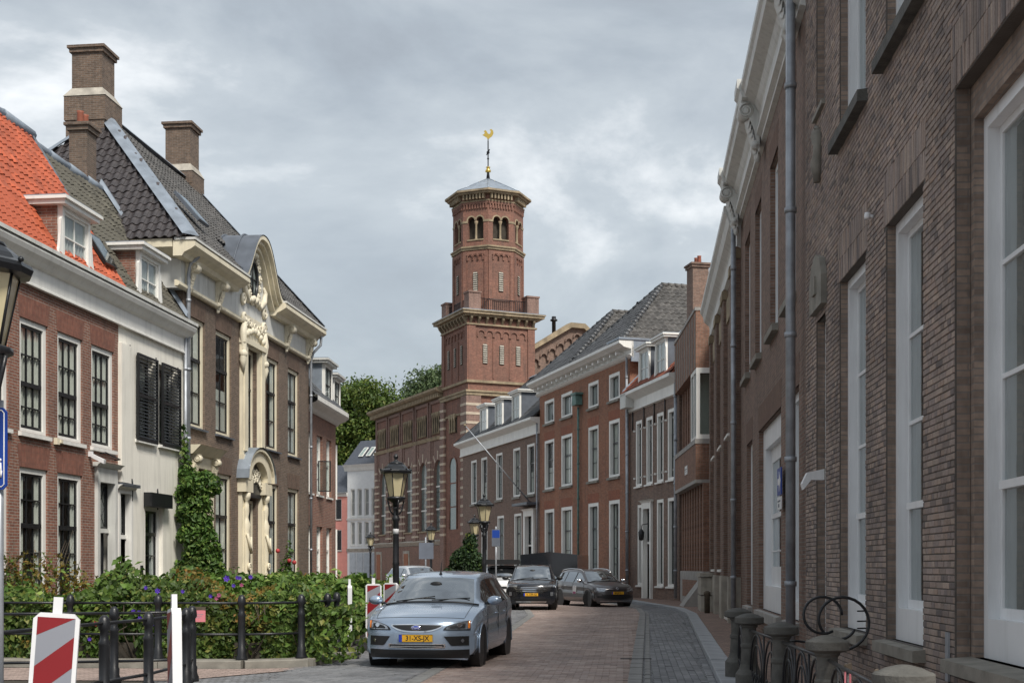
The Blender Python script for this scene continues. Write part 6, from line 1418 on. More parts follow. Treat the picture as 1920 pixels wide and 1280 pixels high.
def blob_points(n, blobs):
    P = []; Nn = []
    for k in range(n):
        (cx,cy,cz,rx,ry,rz_) = random.choices(blobs, [q[3]*q[5]*q[4] for q in blobs])[0]; d = rng.normal(0,1,3); d /= np.linalg.norm(d); rad = random.random()**.33
        P.append((cx+d[0]*rx*rad, cy+d[1]*ry*rad, max(.03,cz+d[2]*rz_*rad))); Nn.append(d+np.array([0,0,.4]))
    return np.array(P), np.array(Nn)
def plant(name, loc, blobs, n, size, mat, label, cat, stems=None, sp=.6, mat2=None, n2=0):
    r = empty(name, loc); tag(r, label, cat); P, Nn = blob_points(n, blobs); leaves('foliage', P, Nn, size, mat, r, sp)
    if mat2: P, Nn = blob_points(n2, blobs); leaves('foliage', P, Nn, size*.9, mat2, r, sp)
    if stems:
        b = MB()
        for s_ in stems: b.tube(s_[0], s_[1], 7)
        b.build('stems', M['bark'], r)
    return r
# shrubs behind the hedge
plant('fern_shrub', (-6.0,23.6,0), [(-.6,0,.95,.7,.5,.45),(.3,.2,1.0,.8,.5,.45),(1.2,.1,.95,.6,.5,.5)], 5200, .12, 'leaf_light', 'light green feathery shrub rising behind the middle of the hedge', 'shrub', [([(0,0,0),(-.3,0,.8)],.02),([(0,0,0),(.6,0,.9)],.02)])
plant('fern_shrub', (-4.2,25.4,0), [(-.4,0,1.05,.6,.5,.42),(.4,.1,1.0,.6,.5,.45)], 3600, .12, 'leaf_light', 'light green shrub behind the hedge before the corner house', 'shrub', [([(0,0,0),(.1,0,.9)],.02)])
plant('laurel_shrub', (-3.05,23.5,0), [(0,0,.75,.32,.6,.62),(.1,.9,.85,.35,.6,.6),(-.1,2.2,.85,.4,.7,.55)], 3400, .16, 'leaf_light', 'bright green shrub with long leaves beside the front car', 'shrub', [([(0,0,0),(.05,.2,.9)],.02),([(0,.6,0),(.1,.9,1.0)],.02)], .5)
tw_ = []
for k in range(26):
    x0 = random.uniform(-.9,.9); tw_.append(([(x0*.4,0,0),(x0,random.gauss(0,.1),.9),(x0*1.5+random.gauss(0,.2),random.gauss(0,.2),random.uniform(1.4,2.2))],[.012,.008,.003]))
plant('sparse_bush', (-8.3,21.6,0), [(-.7,0,1.15,.75,.4,.85),(.3,0,1.15,.9,.4,.7),(1.1,0,.95,.6,.4,.5)], 2300, .085, 'leaf_autumn', 'sparse yellowish bush in front of the orange-roofed house', 'bush', tw_, .8, 'leaf_light', 900)
vine = plant('climbing_plant', (-8.65,34.9,0), [(random.gauss(.12,.30), random.gauss(-.12,.15), z_, random.uniform(.14,.34), .25, random.uniform(.12,.32)) for z_ in [random.uniform(.6,4.2) for _ in range(34)]]+[(.1,-.1,2.9,.42,.4,.9),(.25,-.2,1.7,.55,.5,1.1),(.45,-.2,1.0,.7,.5,.8),(-.25,.0,4.1,.18,.2,.8),(-.3,.0,5.0,.12,.15,.5)], 9000, .14, 'leaf_vine', 'dense green climbing plant covering the corner of the white house', 'climber', [([(0,0,0),(-.2,.05,2.5),(-.3,.1,4.8)],[.06,.05,.02])], .6, 'leaf_light', 2200)
plant('rose_bush', (-6.9,39.0,0), [(0,0,1.0,.25,.3,.9),(.1,0,1.9,.12,.15,.5)], 600, .12, 'leaf_vine', 'slim rose bush against the mansion front', 'bush', [([(0,0,0),(.05,0,2.3)],.015)])
for dx_, z in ((-.2,2.05),(.15,1.75),(.3,1.7)): MB().ball((dx_,-.2,z),.07,8,5).build('rose', M['petal_red'], [o for o in bpy.data.objects if o.name.startswith('rose_bush')][0])
plant('yew_bush', (-2.05,52.0,0), [(0,0,.8,1.0,.9,.9),(.2,0,1.7,.7,.7,.7),(.35,0,2.4,.3,.35,.6),(-.7,0,.6,.8,.7,.6)], 9000, .17, 'leaf_yew', 'dark green bushy conifer between the parked cars and the church', 'bush', [([(0,0,0),(.2,0,2.4)],[.08,.02])], .8, 'leaf_hedge', 1500)
def tree(loc, blobs, n, size, mat, label, trunk_h, r=.3):
    t = empty('tree', loc); tag(t, label, 'tree', 'trees behind the church'); b = MB(); b.tube([(0,0,0),(.1,0,trunk_h*.5),(0,.1,trunk_h)],[r,r*.8,r*.6],9)
    for (cx,cy,cz,rx,ry,rz_) in blobs: b.tube([(0,.1,trunk_h*.85),(cx*.5,cy*.5,(trunk_h+cz)/2),(cx,cy,cz)],[r*.5,r*.3,r*.1],6)
    b.build('trunk', M['bark'], t); P = []; Nn = []
    # clumps: leaves gathered round many twig ends so that gaps stay between them
    cl, _ = blob_points(n//42, blobs); 
    for c in cl:
        k = 42; q = rng.normal(0,1,(k,3))*np.array([.62,.62,.42]); P.append(c+q); Nn.append(q+np.array([0,0,.5]))
    leaves('crown', np.concatenate(P), np.concatenate(Nn), size, mat, t, .7)
tree((-16.5,140,0), [(0,0,17.5,4.2,3.5,4.2),(2.4,0,16.8,3.2,3,3.6),(-3.0,0,15.0,3.4,3,4.0),(0.0,-1,11.0,4.5,3,4.0),(3.6,0,18.2,2.4,2.5,2.4),(-1,0,20.4,2.4,2.2,2.0),(1.6,0,20.3,2.0,2,1.7)], 32000, .38, 'leaf_tree', 'large yellow-green tree between the corner house and the church', 10)
tree((-9.4,150,0), [(0,0,22.3,2.8,2.5,2.2),(-1.6,0,21.2,1.8,2,1.6),(1.5,0,23.2,1.9,2,1.8)], 9000, .34, 'leaf_far', 'tree top showing above the church roof beside the tower', 15, .35)
tree((-25,146,0), [(0,0,14.5,4.2,3.5,3.8),(3.4,0,13.0,3,3,3),(-3,0,12.5,3.5,3,3.5)], 12000, .4, 'leaf_tree', 'tree partly hidden behind the low corner house', 10)
# ================================================================== CARS
plain('plate_yellow', (.80,.42,.02), .4, var=.03); plain('eu_blue', (.02,.05,.40), .4, var=.03); plain('chrome', (.75,.76,.78), .12, metal=1.0, var=.03)
plain('black_trim', (.012,.012,.013), .45, var=.1); plain('tyre', (.018,.018,.019), .8, var=.2, bump=.2); plain('alloy', (.42,.43,.45), .3, metal=.8, var=.1)
plain('lamp_clear', (.30,.32,.35), .08, metal=.6, var=.35, vs=14, coat=1.0); plain('amber', (.75,.22,.03), .2, var=.05, coat=.6); plain('tail_red', (.35,.01,.01), .2, var=.05, coat=.6)
plain('paint_blue', (.34,.42,.53), .26, metal=.5, var=.03, vs=1, coat=.9); plain('paint_black', (.016,.018,.024), .25, metal=.3, var=.05, vs=1, coat=1.0)
plain('paint_grey', (.085,.08,.085), .3, metal=.6, var=.03, vs=1, coat=.9); plain('paint_silver', (.62,.64,.66), .3, metal=.5, var=.03, vs=1, coat=.7); plain('paint_white', (.78,.79,.80), .3, var=.03, vs=1, coat=.7)
plain('paint_navy', (.02,.035,.07), .3, metal=.3, var=.03, coat=.8)
def cr(xs, ys, q):
    """smooth interpolation of ys over xs without overshoot"""
    xs = np.array(xs, float); ys = np.array(ys, float); h = np.diff(xs); d = np.diff(ys)/h; m = np.zeros(len(xs)); m[0], m[-1] = d[0], d[-1]
    for i in range(1, len(xs)-1): m[i] = 0 if d[i-1]*d[i] <= 0 else 2*d[i-1]*d[i]/(d[i-1]+d[i])
    q = np.clip(q, xs[0], xs[-1]); i = np.clip(np.searchsorted(xs, q)-1, 0, len(xs)-2); t = (q-xs[i])/h[i]
    return ys[i]*(2*t**3-3*t**2+1)+h[i]*m[i]*(t**3-2*t**2+t)+ys[i+1]*(-2*t**3+3*t**2)+h[i]*m[i+1]*(t**3-t**2)
def car(name, loc, rz, spec, label):
    """shell from a centre-line profile wrapped over the car plus side skins; local -y is forward. spec profile rows: (l, z, halfwidth, bow)"""
    root = empty(name, loc, rz); tag(root, label, spec.get('cat','car')); S = spec; L = S['L']; paint = S['paint']
    pr = S['profile']; t = np.concatenate([[0], np.cumsum([max(.02, math.hypot(b[0]-a[0], b[1]-a[1])) for a, b in zip(pr, pr[1:])])])
    N_ = 150; q = np.linspace(0, t[-1], N_); c4 = [cr(t, [p[k] for p in pr], q) for k in range(4)]; pl, pz, pw, pb = c4
    pc = cr(t, [p[4] if len(p) > 4 else .03 for p in pr], q)
    nc = 21; cs = np.linspace(-1,1,nc)
    def rib(i, c): a = abs(c); return (pw[i]*c, pl[i]+pb[i]*a**2.6*(1 if i < N_/2 else -1)-L/2, pz[i]-pc[i]*a**3)
    ti = lambda k: int(round(t[k]/t[-1]*(N_-1)))
    iHood, iCowl, iRoofF, iRoofR, iTail = ti(S['iHood']), ti(S['iCowl']), ti(S['iRoofF']), ti(S['iRoofR']), ti(S['iTail'])
    body = MB(); scr = MB(); rear = MB()
    grid = [[rib(i,c) for c in cs] for i in range(N_)]
    def addf(b, vs): b.add(vs, [(0,1,2,3)], True)
    for i in range(N_-1):
        for j in range(nc-1):
            vs = [grid[i][j],grid[i][j+1],grid[i+1][j+1],grid[i+1][j]]
            if iCowl <= i < iRoofF and 1 <= j < nc-2: addf(scr, vs)
            elif iRoofR <= i < iTail and 2 <= j < nc-3 and S.get('rearglass', True): addf(rear, vs)
            else: addf(body, vs)
    # side skins
    side = MB(); glass = {}; black = MB(); nr_ = 26; ng = 6
    belt = lambda l: np.interp(l, [p[0] for p in S['belt']], [p[1] for p in S['belt']]); hwid = lambda l: np.interp(l, [p[0] for p in S['width']], [p[1] for p in S['width']])
    sill = S['sill']; cols = []
    def column(l, w, z):
        zb = min(belt(l), z-.02); W = hwid(l); pts = []
        for r in range(ng+1):
            f = r/ng; pts.append((w+(W-.035-w)*f**1.15, z+(zb-z)*f))
        for r in range(1, nr_-ng+1):
            f = r/(nr_-ng); zz_ = zb+(sill-zb)*f
            bulge = -.035+.035*min(1, f*5)-.012*math.sin(f*math.pi)*0-.05*max(0, (f-.78)/.22)**2-.015*math.exp(-((f-.42)/.08)**2)
            pts.append((W+bulge, zz_))
        return [(x, l, z_) for x, z_ in pts]
    def edge_at(zq, rng_):   # corner line of the bumper at a height
        es = [(pz[i]-pc[i], pw[i], pl[i]+pb[i]*(1 if i < N_/2 else -1)) for i in rng_]; es.sort()
        zs = [e_[0] for e_ in es]; return np.interp(zq, zs, [e_[1] for e_ in es]), np.interp(zq, zs, [e_[2] for e_ in es])
    idx = [i for i in range(iHood, iTail+1)]
    for i in idx: cols.append(column(pl[i]+pb[i]*(1 if i < N_/2 else -1), pw[i], pz[i]-pc[i]))
    ls = [c[0][1] for c in cols]; keep = [0]
    for k in range(1, len(cols)):
        if ls[k] > ls[keep[-1]]+.012: keep.append(k)
    cols = [cols[k] for k in keep]
    # dense interpolation between neighbouring columns so the wheel arches cut cleanly
    dense = []
    for a, b_ in zip(cols, cols[1:]):
        n = max(1, int((b_[0][1]-a[0][1])/.035))
        for k in range(n): f = k/n; dense.append([tuple(p+(r-p)*f for p, r in zip(u, v)) for u, v in zip(a, b_)])
    dense.append(cols[-1]); cols = dense
    f0 = [];  f1 = []
    for (x, l, z_) in cols[0]:
        w_e, l_e = edge_at(z_, range(0, iHood+1)); f0.append((w_e, min(l_e, l), z_))
    for (x, l, z_) in cols[-1]:
        w_e, l_e = edge_at(z_, range(iTail, N_)); f1.append((w_e, max(l_e, l), z_))
    def mid(a, b_, f): return [tuple(p+(r-p)*f for p, r in zip(u, v)) for u, v in zip(a, b_)]
    cols = [f0, mid(f0, cols[0], .35), mid(f0, cols[0], .7)]+cols+[mid(f1, cols[-1], .7), mid(f1, cols[-1], .35), f1]
    R_a = S['arch']; wl = S['wheels']; zc = S['wr']
    def snap(p):
        x, l, z_ = p
        for wc in wl:
            d = math.hypot(l-wc, z_-zc)
            if abs(d-R_a) < .03 and z_ > sill-.05 and d > 1e-6: return (x, wc+(l-wc)*R_a/d, zc+(z_-zc)*R_a/d)
        return p
    cols = [[snap(p) if r > ng+1 else p for r, p in enumerate(c)] for c in cols]
    pil = S['pillars']; g0, g1 = S['glass']
    for k in range(len(cols)-1):
        a, b_ = cols[k], cols[k+1]
        for r in range(len(a)-1):
            lm = (a[r][1]+b_[r][1]+a[r+1][1]+b_[r+1][1])/4; zm = (a[r][2]+b_[r][2]+a[r+1][2]+b_[r+1][2])/4
            if any(math.hypot(lm-wc, zm-zc) < R_a-.004 for wc in wl): continue
            tgt = side
            if r < ng and a[0][2]-belt(lm) > .10:
                ztop = a[0][2]; f = (lm-g0)/(g1-g0)
                if g0 < lm < g1 and r >= 1: tgt = black if any(abs(lm-p) < .045 for p in pil) else sum(lm > p for p in pil)
            for sx in (1,-1):
                vs = [(sx*p[0], p[1]-L/2, p[2]) for p in (a[r], b_[r], b_[r+1], a[r+1])]; addf(tgt if isinstance(tgt, MB) else glass.setdefault((sx, tgt), MB()), vs)
    def weld(mb, nm, mat, par=root):
        me = mb.mesh(nm, False); bm = bmesh.new(); bm.from_mesh(me); bmesh.ops.remove_doubles(bm, verts=bm.verts, dist=.002); bmesh.ops.recalc_face_normals(bm, faces=bm.faces); bm.to_mesh(me); bm.free(); me.update(); return link(nm, me, M[mat], par)
    body.v_off = len(body.v); o_ = len(body.v); body.v += side.v; body.f += [tuple(i+o_ for i in f) for f in side.f]; body.sm += side.sm
    bo = weld(body, 'body', paint); weld(scr, 'windscreen', 'glass_car'); 
    if rear.f: weld(rear, 'rear_window', 'glass_car')
    for gm in glass.values(): weld(gm, 'side_window', 'glass_car')
    if black.f: weld(black, 'door_pillars', 'black_trim')
    # underbody and wheels
    MB().box(-hwid(L/2)+.12,hwid(L/2)-.12,-L/2+.35,L/2-.35,sill-.03,sill+.25).build('underbody', M['black_trim'], root)
    ty = MB().lathe([(zc*.62,-.1),(zc*.93,-.105),(zc*.99,-.085),(zc,-.05),(zc,.05),(zc*.99,.085),(zc*.93,.105),(zc*.62,.1)],28,(0,0,0),'x').mesh('wheel'); ty.materials.append(M['tyre'])
    rm = MB(); rm.lathe([(zc*.64,.085),(zc*.60,.098),(zc*.55,.07),(zc*.54,-.05)],24,(0,0,0),'x')
    rm.lathe([(.001,.045),(zc*.2,.05),(zc*.22,.03)],16,(0,0,0),'x')
    for k in range(S.get('spokes',5)):
        a = 2*math.pi*k/S.get('spokes',5); ca, sa = math.cos(a), math.sin(a); hw = zc*.085
        P = lambda r_, o2, xx: (xx, r_*ca-o2*sa, r_*sa+o2*ca)
        rm.add([P(zc*.1,-hw*1.3,.05),P(zc*.1,hw*1.3,.05),P(zc*.58,hw,.085),P(zc*.58,-hw,.085),P(zc*.1,-hw*1.3,.02),P(zc*.1,hw*1.3,.02),P(zc*.58,hw,.05),P(zc*.58,-hw,.05)],[(0,1,2,3),(0,3,7,4),(1,5,6,2),(4,7,6,5)])
    rme = rm.mesh('rim'); rme.materials.append(M['alloy'])
    dk = MB().lathe([(.001,.0),(zc*.55,.0),(zc*.55,-.02)],20,(0,0,0),'x').mesh('brake_disc'); dk.materials.append(M['black_trim'])
    for n_, wc in enumerate(wl):
        for sx in (1,-1):
            w_ = link('wheel', ty, None, root); w_.location = (sx*(hwid(wc)-.125), wc-L/2, zc); w_.rotation_euler = (0,0,(R(S.get('steer',0)) if n_ == 0 else 0)+(0 if sx > 0 else math.pi))
            link('rim', rme, None, w_); link('brake_disc', dk, None, w_)
            arch = MB(); arch.tube([(sx*(hwid(wc)-.012), wc-L/2+(R_a+.006)*math.cos(a), zc+(R_a+.006)*math.sin(a)) for a in [math.pi*(k/16)*1.12-.18 for k in range(17)]],S.get('lip',.014),6)
            arch.build('wheel_arch', M[S.get('archmat', paint)], root)
            lin = MB(); lin.lathe([(R_a+.01,0),(R_a+.01,.30)],24,(sx*(hwid(wc)-.02) if sx < 0 else hwid(wc)-.32, wc-L/2, zc),'x'); lin.build('wheel_housing', M['black_trim'], root, recalc=False)
    # fascia patches
    fi = range(0, iHood+1); zf = np.array([pz[i] for i in fi]); ordr = np.argsort(zf); zs_ = zf[ordr]; lf_ = np.array([pl[i] for i in fi])[ordr]; wf = np.array([pw[i] for i in fi])[ordr]; bf = np.array([pb[i] for i in fi])[ordr]
    def fp_(x, z, o2): 
        w = np.interp(z, zs_, wf); c = min(1.0, abs(x)/w); return (x, np.interp(z, zs_, lf_)+np.interp(z, zs_, bf)*c**2.6-L/2-o2, z)
    def patch_(nm, x0, x1, zt, zb, mat, o2=.006, n=14, mirror=False, m=4):
        for sx in ((1,-1) if mirror else (1,)):
            b = MB(); rows_ = []
            for k in range(n+1):
                f = k/n; x = x0+(x1-x0)*f; za, zc_ = zt(f), zb(f); rows_.append([fp_(x, zc_+(za-zc_)*g_/m, o2) for g_ in range(m+1)])
            for k in range(n):
                for g_ in range(m): b.add([(sx*p[0],p[1],p[2]) for p in (rows_[k][g_],rows_[k+1][g_],rows_[k+1][g_+1],rows_[k][g_+1])],[(0,1,2,3)],True)
            # rim back to the body
            for k in range(n):
                for g_ in (0,m):
                    u, v = rows_[k][g_], rows_[k+1][g_]; b.add([(sx*p[0],p[1],p[2]) for p in (u,v,(v[0],v[1]+o2+.01,v[2]),(u[0],u[1]+o2+.01,u[2]))],[(0,1,2,3)])
            b.build(nm, M[mat], root, recalc=False)
    S['front'](root, patch_, fp_)
    # mirrors, handles, wipers
    mx_, my_, mz_ = S['mirror']
    for sx in (1,-1):
        b = MB(); b.ball((sx*(mx_+.10), my_-L/2, mz_), .115, 14, 8, 1.05, .7, .66); mo_ = b.build('mirror', M[S.get('mirmat', paint)], root)
        MB().box(min(sx*(mx_+.02),sx*(mx_+.18)),max(sx*(mx_+.02),sx*(mx_+.18)),my_-L/2+.055,my_-L/2+.085,mz_-.06,mz_+.06).build('mirror_glass', M['chrome'], mo_)
        b = MB(); b.tube([(sx*(mx_-.06),my_-L/2+.02,mz_-.05),(sx*(mx_+.05),my_-L/2,mz_-.03)],.025,6); b.build('mirror_arm', M['black_trim'], mo_)
        for hl in S['handles']: MB().tube([(sx*(hwid(hl)-.012),hl-L/2-.09,S['hz']),(sx*(hwid(hl)+.018),hl-L/2-.06,S['hz']+.005),(sx*(hwid(hl)+.018),hl-L/2+.07,S['hz']+.005),(sx*(hwid(hl)-.012),hl-L/2+.1,S['hz'])],.013,6).build('door_handle', M[S.get('hmat', paint)], root)
        for dl in S['doors']:
            MB().tube([(sx*(hwid(dl)-.004),dl-L/2,belt(dl)-.03),(sx*(hwid(dl)+.001),dl-L/2,belt(dl)-.2),(sx*(hwid(dl)-.004),dl-L/2+.01,sill+.2)],.005,4).build('door_gap', M['black_trim'], root)
        if S.get('rails'): 
            i0, i1 = iRoofF+2, iRoofR-2; pts = [(sx*(pw[i]-.03), pl[i]-L/2+.1, pz[i]-pc[i]+.05) for i in range(i0, i1, 4)]; pts[0] = (pts[0][0], pts[0][1]-.05, pts[0][2]-.06); pts[-1] = (pts[-1][0], pts[-1][1]+.05, pts[-1][2]-.06)
            MB().tube(pts,.017,7).build('roof_rail', M[S['rails']], root)
    b = MB()
    for x0, x1 in ((-.58,.05),(.02,.60)):
        A_, B_ = rib(iCowl+1, x0/pw[iCowl+1]), rib(iCowl+4, x1/pw[iCowl+4]); b.tube([(A_[0],A_[1]-.01,A_[2]+.02),(B_[0],B_[1]-.012,B_[2]+.018)],.009,5)
    b.build('wipers', M['black_trim'], root)
    g_ = MB(); pts = [rib(iCowl, c) for c in cs]; g_.tube([(p[0],p[1]-.01,p[2]+.006) for p in pts],.018,6); g_.build('scuttle', M['black_trim'], root)
    for sx in (1,-1):
        MB().tube([(lambda p: (p[0], p[1], p[2]+.001))(rib(i, sx*.90)) for i in range(iHood+3, iCowl+1, 2)], .0045, 4).build('bonnet_gap', M['black_trim'], root)
    MB().tube([(lambda p: (p[0], p[1]-.001, p[2]))(rib(iHood+2, c)) for c in cs[1:-1]], .005, 4).build('bonnet_gap', M['black_trim'], root)
    if S.get('antenna'): i = ti(S['iRoofF'])+4; MB().tube([(0,pl[i]-L/2,pz[i]),(0,pl[i]-L/2+.06,pz[i]+.2)],[.012,.005],6).lathe([(.03,0),(.012,.04)],8,(0,pl[i]-L/2,pz[i])).build('antenna', M['black_trim'], root)
    MB().ball(rib(iRoofF-6, 0), .05, 8, 6, 2.0, .4, .9).build('inside_mirror', M['black_trim'], root)
    return root
def plate(root, y, z, s, w=.52, h_=.115, tilt=0):
    p = MB().box(-w/2,w/2,y-.012,y,z-h_/2,z+h_/2).build('number_plate', M['plate_yellow'], root); MB().box(-w/2,-w/2+.05,y-.0135,y-.012,z-h_/2,z+h_/2).build('blue_strip', M['eu_blue'], p)
    text(p, s, .105, 'black_trim', (.025,y-.0125,z-.002), ext=.0015, sx=.92, bold=.0015); MB().tube([(x,y-.012,zz_) for x,zz_ in ((-w/2+.004,z-h_/2+.004),(w/2-.004,z-h_/2+.004),(w/2-.004,z+h_/2-.004),(-w/2+.004,z+h_/2-.004))],.003,4,True).build('plate_border', M['black_trim'], p)
def front_a(root, patch_, fp_):        # blue-grey estate: oval grille with chrome rim, wedge headlights
    patch_('headlight_rim', .41,.79, lambda f: .612+.135*f**.5, lambda f: .60-.005*f, 'black_trim', .010, mirror=True)
    patch_('headlight', .45,.78, lambda f: .625+.115*f**.5, lambda f: .612, 'lamp_clear', .016, mirror=True)
    patch_('headlight_cell', .50,.72, lambda f: .64+.06*f**.5, lambda f: .625, 'black_trim', .019, mirror=True)
    patch_('indicator', .755,.785, lambda f: .735, lambda f: .63, 'amber', .021, n=4, mirror=True)
    patch_('headlamp_bulb', .60,.68, lambda f: .675+.035*math.sin(math.pi*f), lambda f: .675-.035*math.sin(math.pi*f), 'chrome', .022, n=8, mirror=True)
    patch_('grille_rim', -.40,.40, lambda f: .692-.008*abs(2*f-1)**2, lambda f: .568+.085*abs(2*f-1)**3, 'chrome', .012, 20)
    patch_('grille', -.375,.375, lambda f: .682-.008*abs(2*f-1)**2, lambda f: .592+.07*abs(2*f-1)**3, 'black_trim', .020, 20)
    patch_('lower_rim', -.44,.44, lambda f: .395-.0*f, lambda f: .315+.02*abs(2*f-1), 'chrome', .010, 16); patch_('lower_grille', -.42,.42, lambda f: .383, lambda f: .328+.02*abs(2*f-1), 'black_trim', .018, 16)
    patch_('lower_bar', -.40,.40, lambda f: .362, lambda f: .35, 'chrome', .024, 16)
    patch_('fog_recess', .42,.77, lambda f: .508, lambda f: .365+.14*max(0,1-f/.3), 'black_trim', .010, mirror=True); patch_('fog_lamp', .66,.71, lambda f: .44+.03*math.sin(math.pi*f), lambda f: .44-.03*math.sin(math.pi*f), 'chrome', .018, n=6, mirror=True)
    patch_('chin', -.775,.775, lambda f: .305, lambda f: .175, 'black_trim', .008, 18)  # black valance, with the shade under the bumper put into its colour
    y = fp_(0,.637,.024)[1]; b = MB(); b.lathe([(.001,-.008),(.075,-.008),(.082,0),(.082,.01)],20,(0,y,.637),'y',sy=.5); e_ = b.build('badge', M['chrome'], root)
    q = MB(); q.lathe([(.001,-.010),(.068,-.010),(.068,-.007)],20,(0,y,.637),'y',sy=.46); q.build('badge_field', M['eu_blue'], e_); text(e_, 'Ford', .055, 'sign_white', (0,y-.011,.637), ext=.001)
    plate(root, fp_(0,.48,.02)[1], .48, '31-XS-JX')
FORD = dict(L=4.47, paint='paint_blue', profile=[(.06,.17,.74,.20),(.01,.27,.78,.27),(0,.42,.79,.28),(.005,.56,.79,.27),(.03,.66,.785,.25),(.07,.735,.77,.235,.02),(.16,.79,.765,.20,.03),(.45,.885,.775,.10,.05),(.85,.965,.77,.05,.05),(1.02,.995,.755,.16,.05),(1.35,1.20,.70,.19,.05),(1.68,1.385,.635,.17,.045),(1.85,1.435,.62,.10,.045),(2.4,1.485,.62,.0,.045),(3.0,1.492,.62,.0,.045),(3.6,1.455,.61,.0,.045),(4.02,1.385,.595,.05,.04),(4.22,1.15,.64,.08,.03),(4.38,.92,.69,.12,.02),(4.45,.78,.74,.18),(4.47,.55,.76,.22),(4.44,.3,.74,.2),(4.36,.2,.7,.15)],
    iHood=5, iCowl=9, iRoofF=11, iRoofR=16, iTail=18, belt=[(0,.76),(.9,.90),(1.3,.93),(2.5,.96),(3.6,1.0),(4.3,1.02)], width=[(0,.77),(.35,.85),(.9,.895),(2.2,.90),(3.4,.895),(4.1,.85),(4.4,.78)], sill=.22, arch=.365, wheels=(.88,3.52), wr=.312, pillars=(2.22,3.12,3.75), glass=(1.42,4.12),
    mirror=(.88,1.38,1.02), handles=(2.05,2.95), hz=.80, doors=(1.22,2.25,3.2), front=front_a, antenna=True, steer=-3)
car('parked_car', (-1.45+.33,19.3+2.25,0), R(-8.5), FORD, 'blue-grey estate car with yellow number plate, nearest, parked by the hedge')
def front_b(root, patch_, fp_):        # black SUV: patterned grille merging into the lamps
    patch_('grille', -.72,.72, lambda f: .86-.02*abs(2*f-1), lambda f: .60+.12*abs(2*f-1)**1.5, 'black_trim', .010, 24)
    for k in range(4):
        patch_('grille_bar', -.62+.05*k,.62-.05*k, lambda f: .83-.06*k-.01*abs(2*f-1), lambda f: .812-.06*k-.01*abs(2*f-1), 'chrome', .018, 20)
    patch_('running_light', .50,.86, lambda f: .90+.02*f, lambda f: .84+.0*f, 'lamp_clear', .014, mirror=True); patch_('headlight', .70,.80, lambda f: .66, lambda f: .52, 'lamp_clear', .016, n=5, mirror=True)
    patch_('lower_grille', -.6,.6, lambda f: .42, lambda f: .33, 'black_trim', .012, 16); patch_('skid_plate', -.55,.55, lambda f: .325, lambda f: .29, 'chrome', .014, 16)
    plate(root, fp_(0,.57,.03)[1], .57, 'K-339-GJ')
SUV = dict(L=4.5, paint='paint_black', profile=[(.08,.24,.76,.18),(.02,.34,.80,.25),(0,.5,.82,.27),(.0,.68,.82,.27),(.03,.84,.81,.25),(.09,.93,.80,.22,.02),(.2,.97,.80,.18,.03),(.6,1.03,.81,.08,.05),(.98,1.08,.80,.05,.05),(1.14,1.10,.78,.16,.05),(1.5,1.34,.73,.19,.05),(1.85,1.56,.67,.15,.045),(2.1,1.615,.655,.06,.04),(2.7,1.645,.65,.0,.04),(3.3,1.63,.645,.0,.04),(3.9,1.56,.63,.03,.04),(4.15,1.5,.62,.05,.04),(4.35,1.2,.68,.1,.03),(4.44,1.0,.73,.14,.02),(4.49,.85,.77,.2),(4.5,.6,.8,.24),(4.46,.35,.77,.2),(4.38,.26,.74,.15)],
    iHood=5, iCowl=9, iRoofF=11, iRoofR=16, iTail=18, belt=[(0,.95),(1.0,1.04),(2.5,1.08),(3.6,1.13),(4.4,1.2)], width=[(0,.8),(.35,.88),(.9,.92),(2.2,.925),(3.5,.92),(4.1,.88),(4.4,.82)], sill=.28, arch=.41, wheels=(.92,3.6), wr=.36, pillars=(2.3,3.2), glass=(1.55,4.1),
    mirror=(.91,1.5,1.15), handles=(2.1,3.05), hz=.93, doors=(1.3,2.3,3.25), front=front_b, rails='black_trim', archmat='black_trim', lip=.03, mirmat='black_trim')
car('sport_utility_vehicle', (.80,48.4,0), R(-3), SUV, 'black sport utility vehicle facing the camera in the middle of the street')
def front_c(root, patch_, fp_):
    patch_('headlight', .44,.80, lambda f: .735+.03*f, lambda f: .60+.02*f, 'lamp_clear', .012, mirror=True)
    patch_('grille_slot', -.40,.40, lambda f: .695-.02*abs(2*f-1), lambda f: .66, 'black_trim', .010, 16); patch_('lower_grille', -.60,.60, lambda f: .50-.02*abs(2*f-1), lambda f: .30+.05*abs(2*f-1)**2, 'black_trim', .012, 18)
    patch_('fog_recess', .60,.76, lambda f: .44, lambda f: .36, 'black_trim', .013, n=6, mirror=True); patch_('chin', -.66,.66, lambda f: .25, lambda f: .225, 'chrome', .010, 16)
    y = fp_(0,.715,.02)[1]; b = MB(); b.tube([(0,y,.775),(.045,y,.715),(0,y,.655),(-.045,y,.715)],.014,5,True); b.build('badge', M['chrome'], root)
    plate(root, fp_(0,.55,.03)[1], .55, '60-JKR-1')
MEG = dict(FORD); MEG.update(paint='paint_grey', front=front_c, rails='chrome', antenna=False, steer=22, mirmat='chrome', L=4.47, hmat='chrome')
mg = car('estate_car', (3.28,52.0,0), R(22), MEG, 'dark grey estate car turning, with silver roof rails, right of the SUV')
MB().box(-.915,-.905,-.35,-.02,.50,.80).build('door_sticker', M['sign_white'], mg); MB().box(-.918,-.914,-.32,-.05,.50,.58).build('sticker_print', M['petal_pink'], mg)
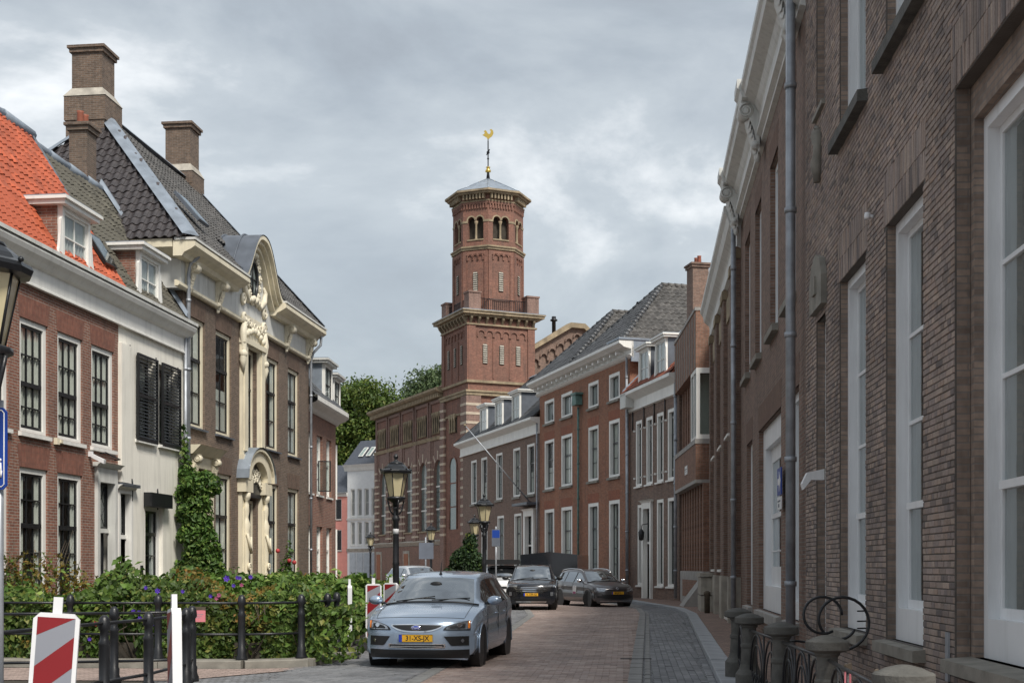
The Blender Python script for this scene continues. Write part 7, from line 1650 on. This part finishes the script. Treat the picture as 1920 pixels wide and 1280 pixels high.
def front_d(root, patch_, fp_):
    patch_('headlight', .5,.8, lambda f: .78, lambda f: .64, 'lamp_clear', .012, mirror=True); patch_('grille', -.4,.4, lambda f: .72, lambda f: .62, 'black_trim', .012, 14); patch_('lower_grille', -.5,.5, lambda f: .45, lambda f: .32, 'black_trim', .012, 14)
VAN = dict(SUV); VAN.update(paint='paint_white', front=front_d, rails=None, archmat='black_trim', mirmat='black_trim'); VAN['rails'] = None
car('white_car', (-.45,58.0,0), R(-4), VAN, 'white car with a black roof box, half hidden behind the SUV')
rb_ = empty('roof_box', (-.45,58.2,1.68)); tag(rb_, 'flat black rack on the roof of the white car', 'roof rack'); MB().prism([(-.78,0),(.78,0),(.82,.06),(.8,.22),(-.8,.22),(-.82,.06)],'y',-.9,1.0).build('box', M['black_trim'], rb_)
SIL = dict(SUV); SIL.update(paint='paint_silver', front=front_d, mirmat='paint_silver', rails=None)
car('silver_car', (-4.75,64.0,0), R(28), SIL, 'silver car parked beyond the hedge in front of the church')
tb_ = empty('box_trailer', (2.1,62.5,0), R(-10)); tag(tb_, 'dark box trailer standing behind the SUV', 'trailer')
MB().prism([(-1.35,.75),(1.35,.75),(1.35,2.15),(0,2.28),(-1.35,2.15)],'y',-2.0,2.6).build('cargo_box', M['paint_black'], tb_); MB().box(-1.2,1.2,-2.1,2.5,.5,.74).build('chassis', M['iron'], tb_)
for sx in (-1,1):
    for y in (0.0,.85):
        w_ = MB().lathe([(.15,-.1),(.3,-.1),(.34,-.05),(.34,.05),(.3,.1),(.15,.1)],20,(0,0,0),'x').build('wheel', M['tyre'], tb_); w_.location = (sx*1.05,y,.34); MB().lathe([(.01,.06),(.18,.07),(.2,.02)],14,(0,0,0),'x').build('rim', M['alloy'], w_)
MB().tube([(0,-2.0,.55),(0,-3.2,.5)],.05,8).build('drawbar', M['iron'], tb_)
# fallen leaves and small litter on the road are left out; a metal drain slot crosses the gutter
ds = MB().box(-.3,.22,-.03,.03,0,.012).build('drain_slot', M['iron'], gut); ds.location = (2.12,21.5,.014)
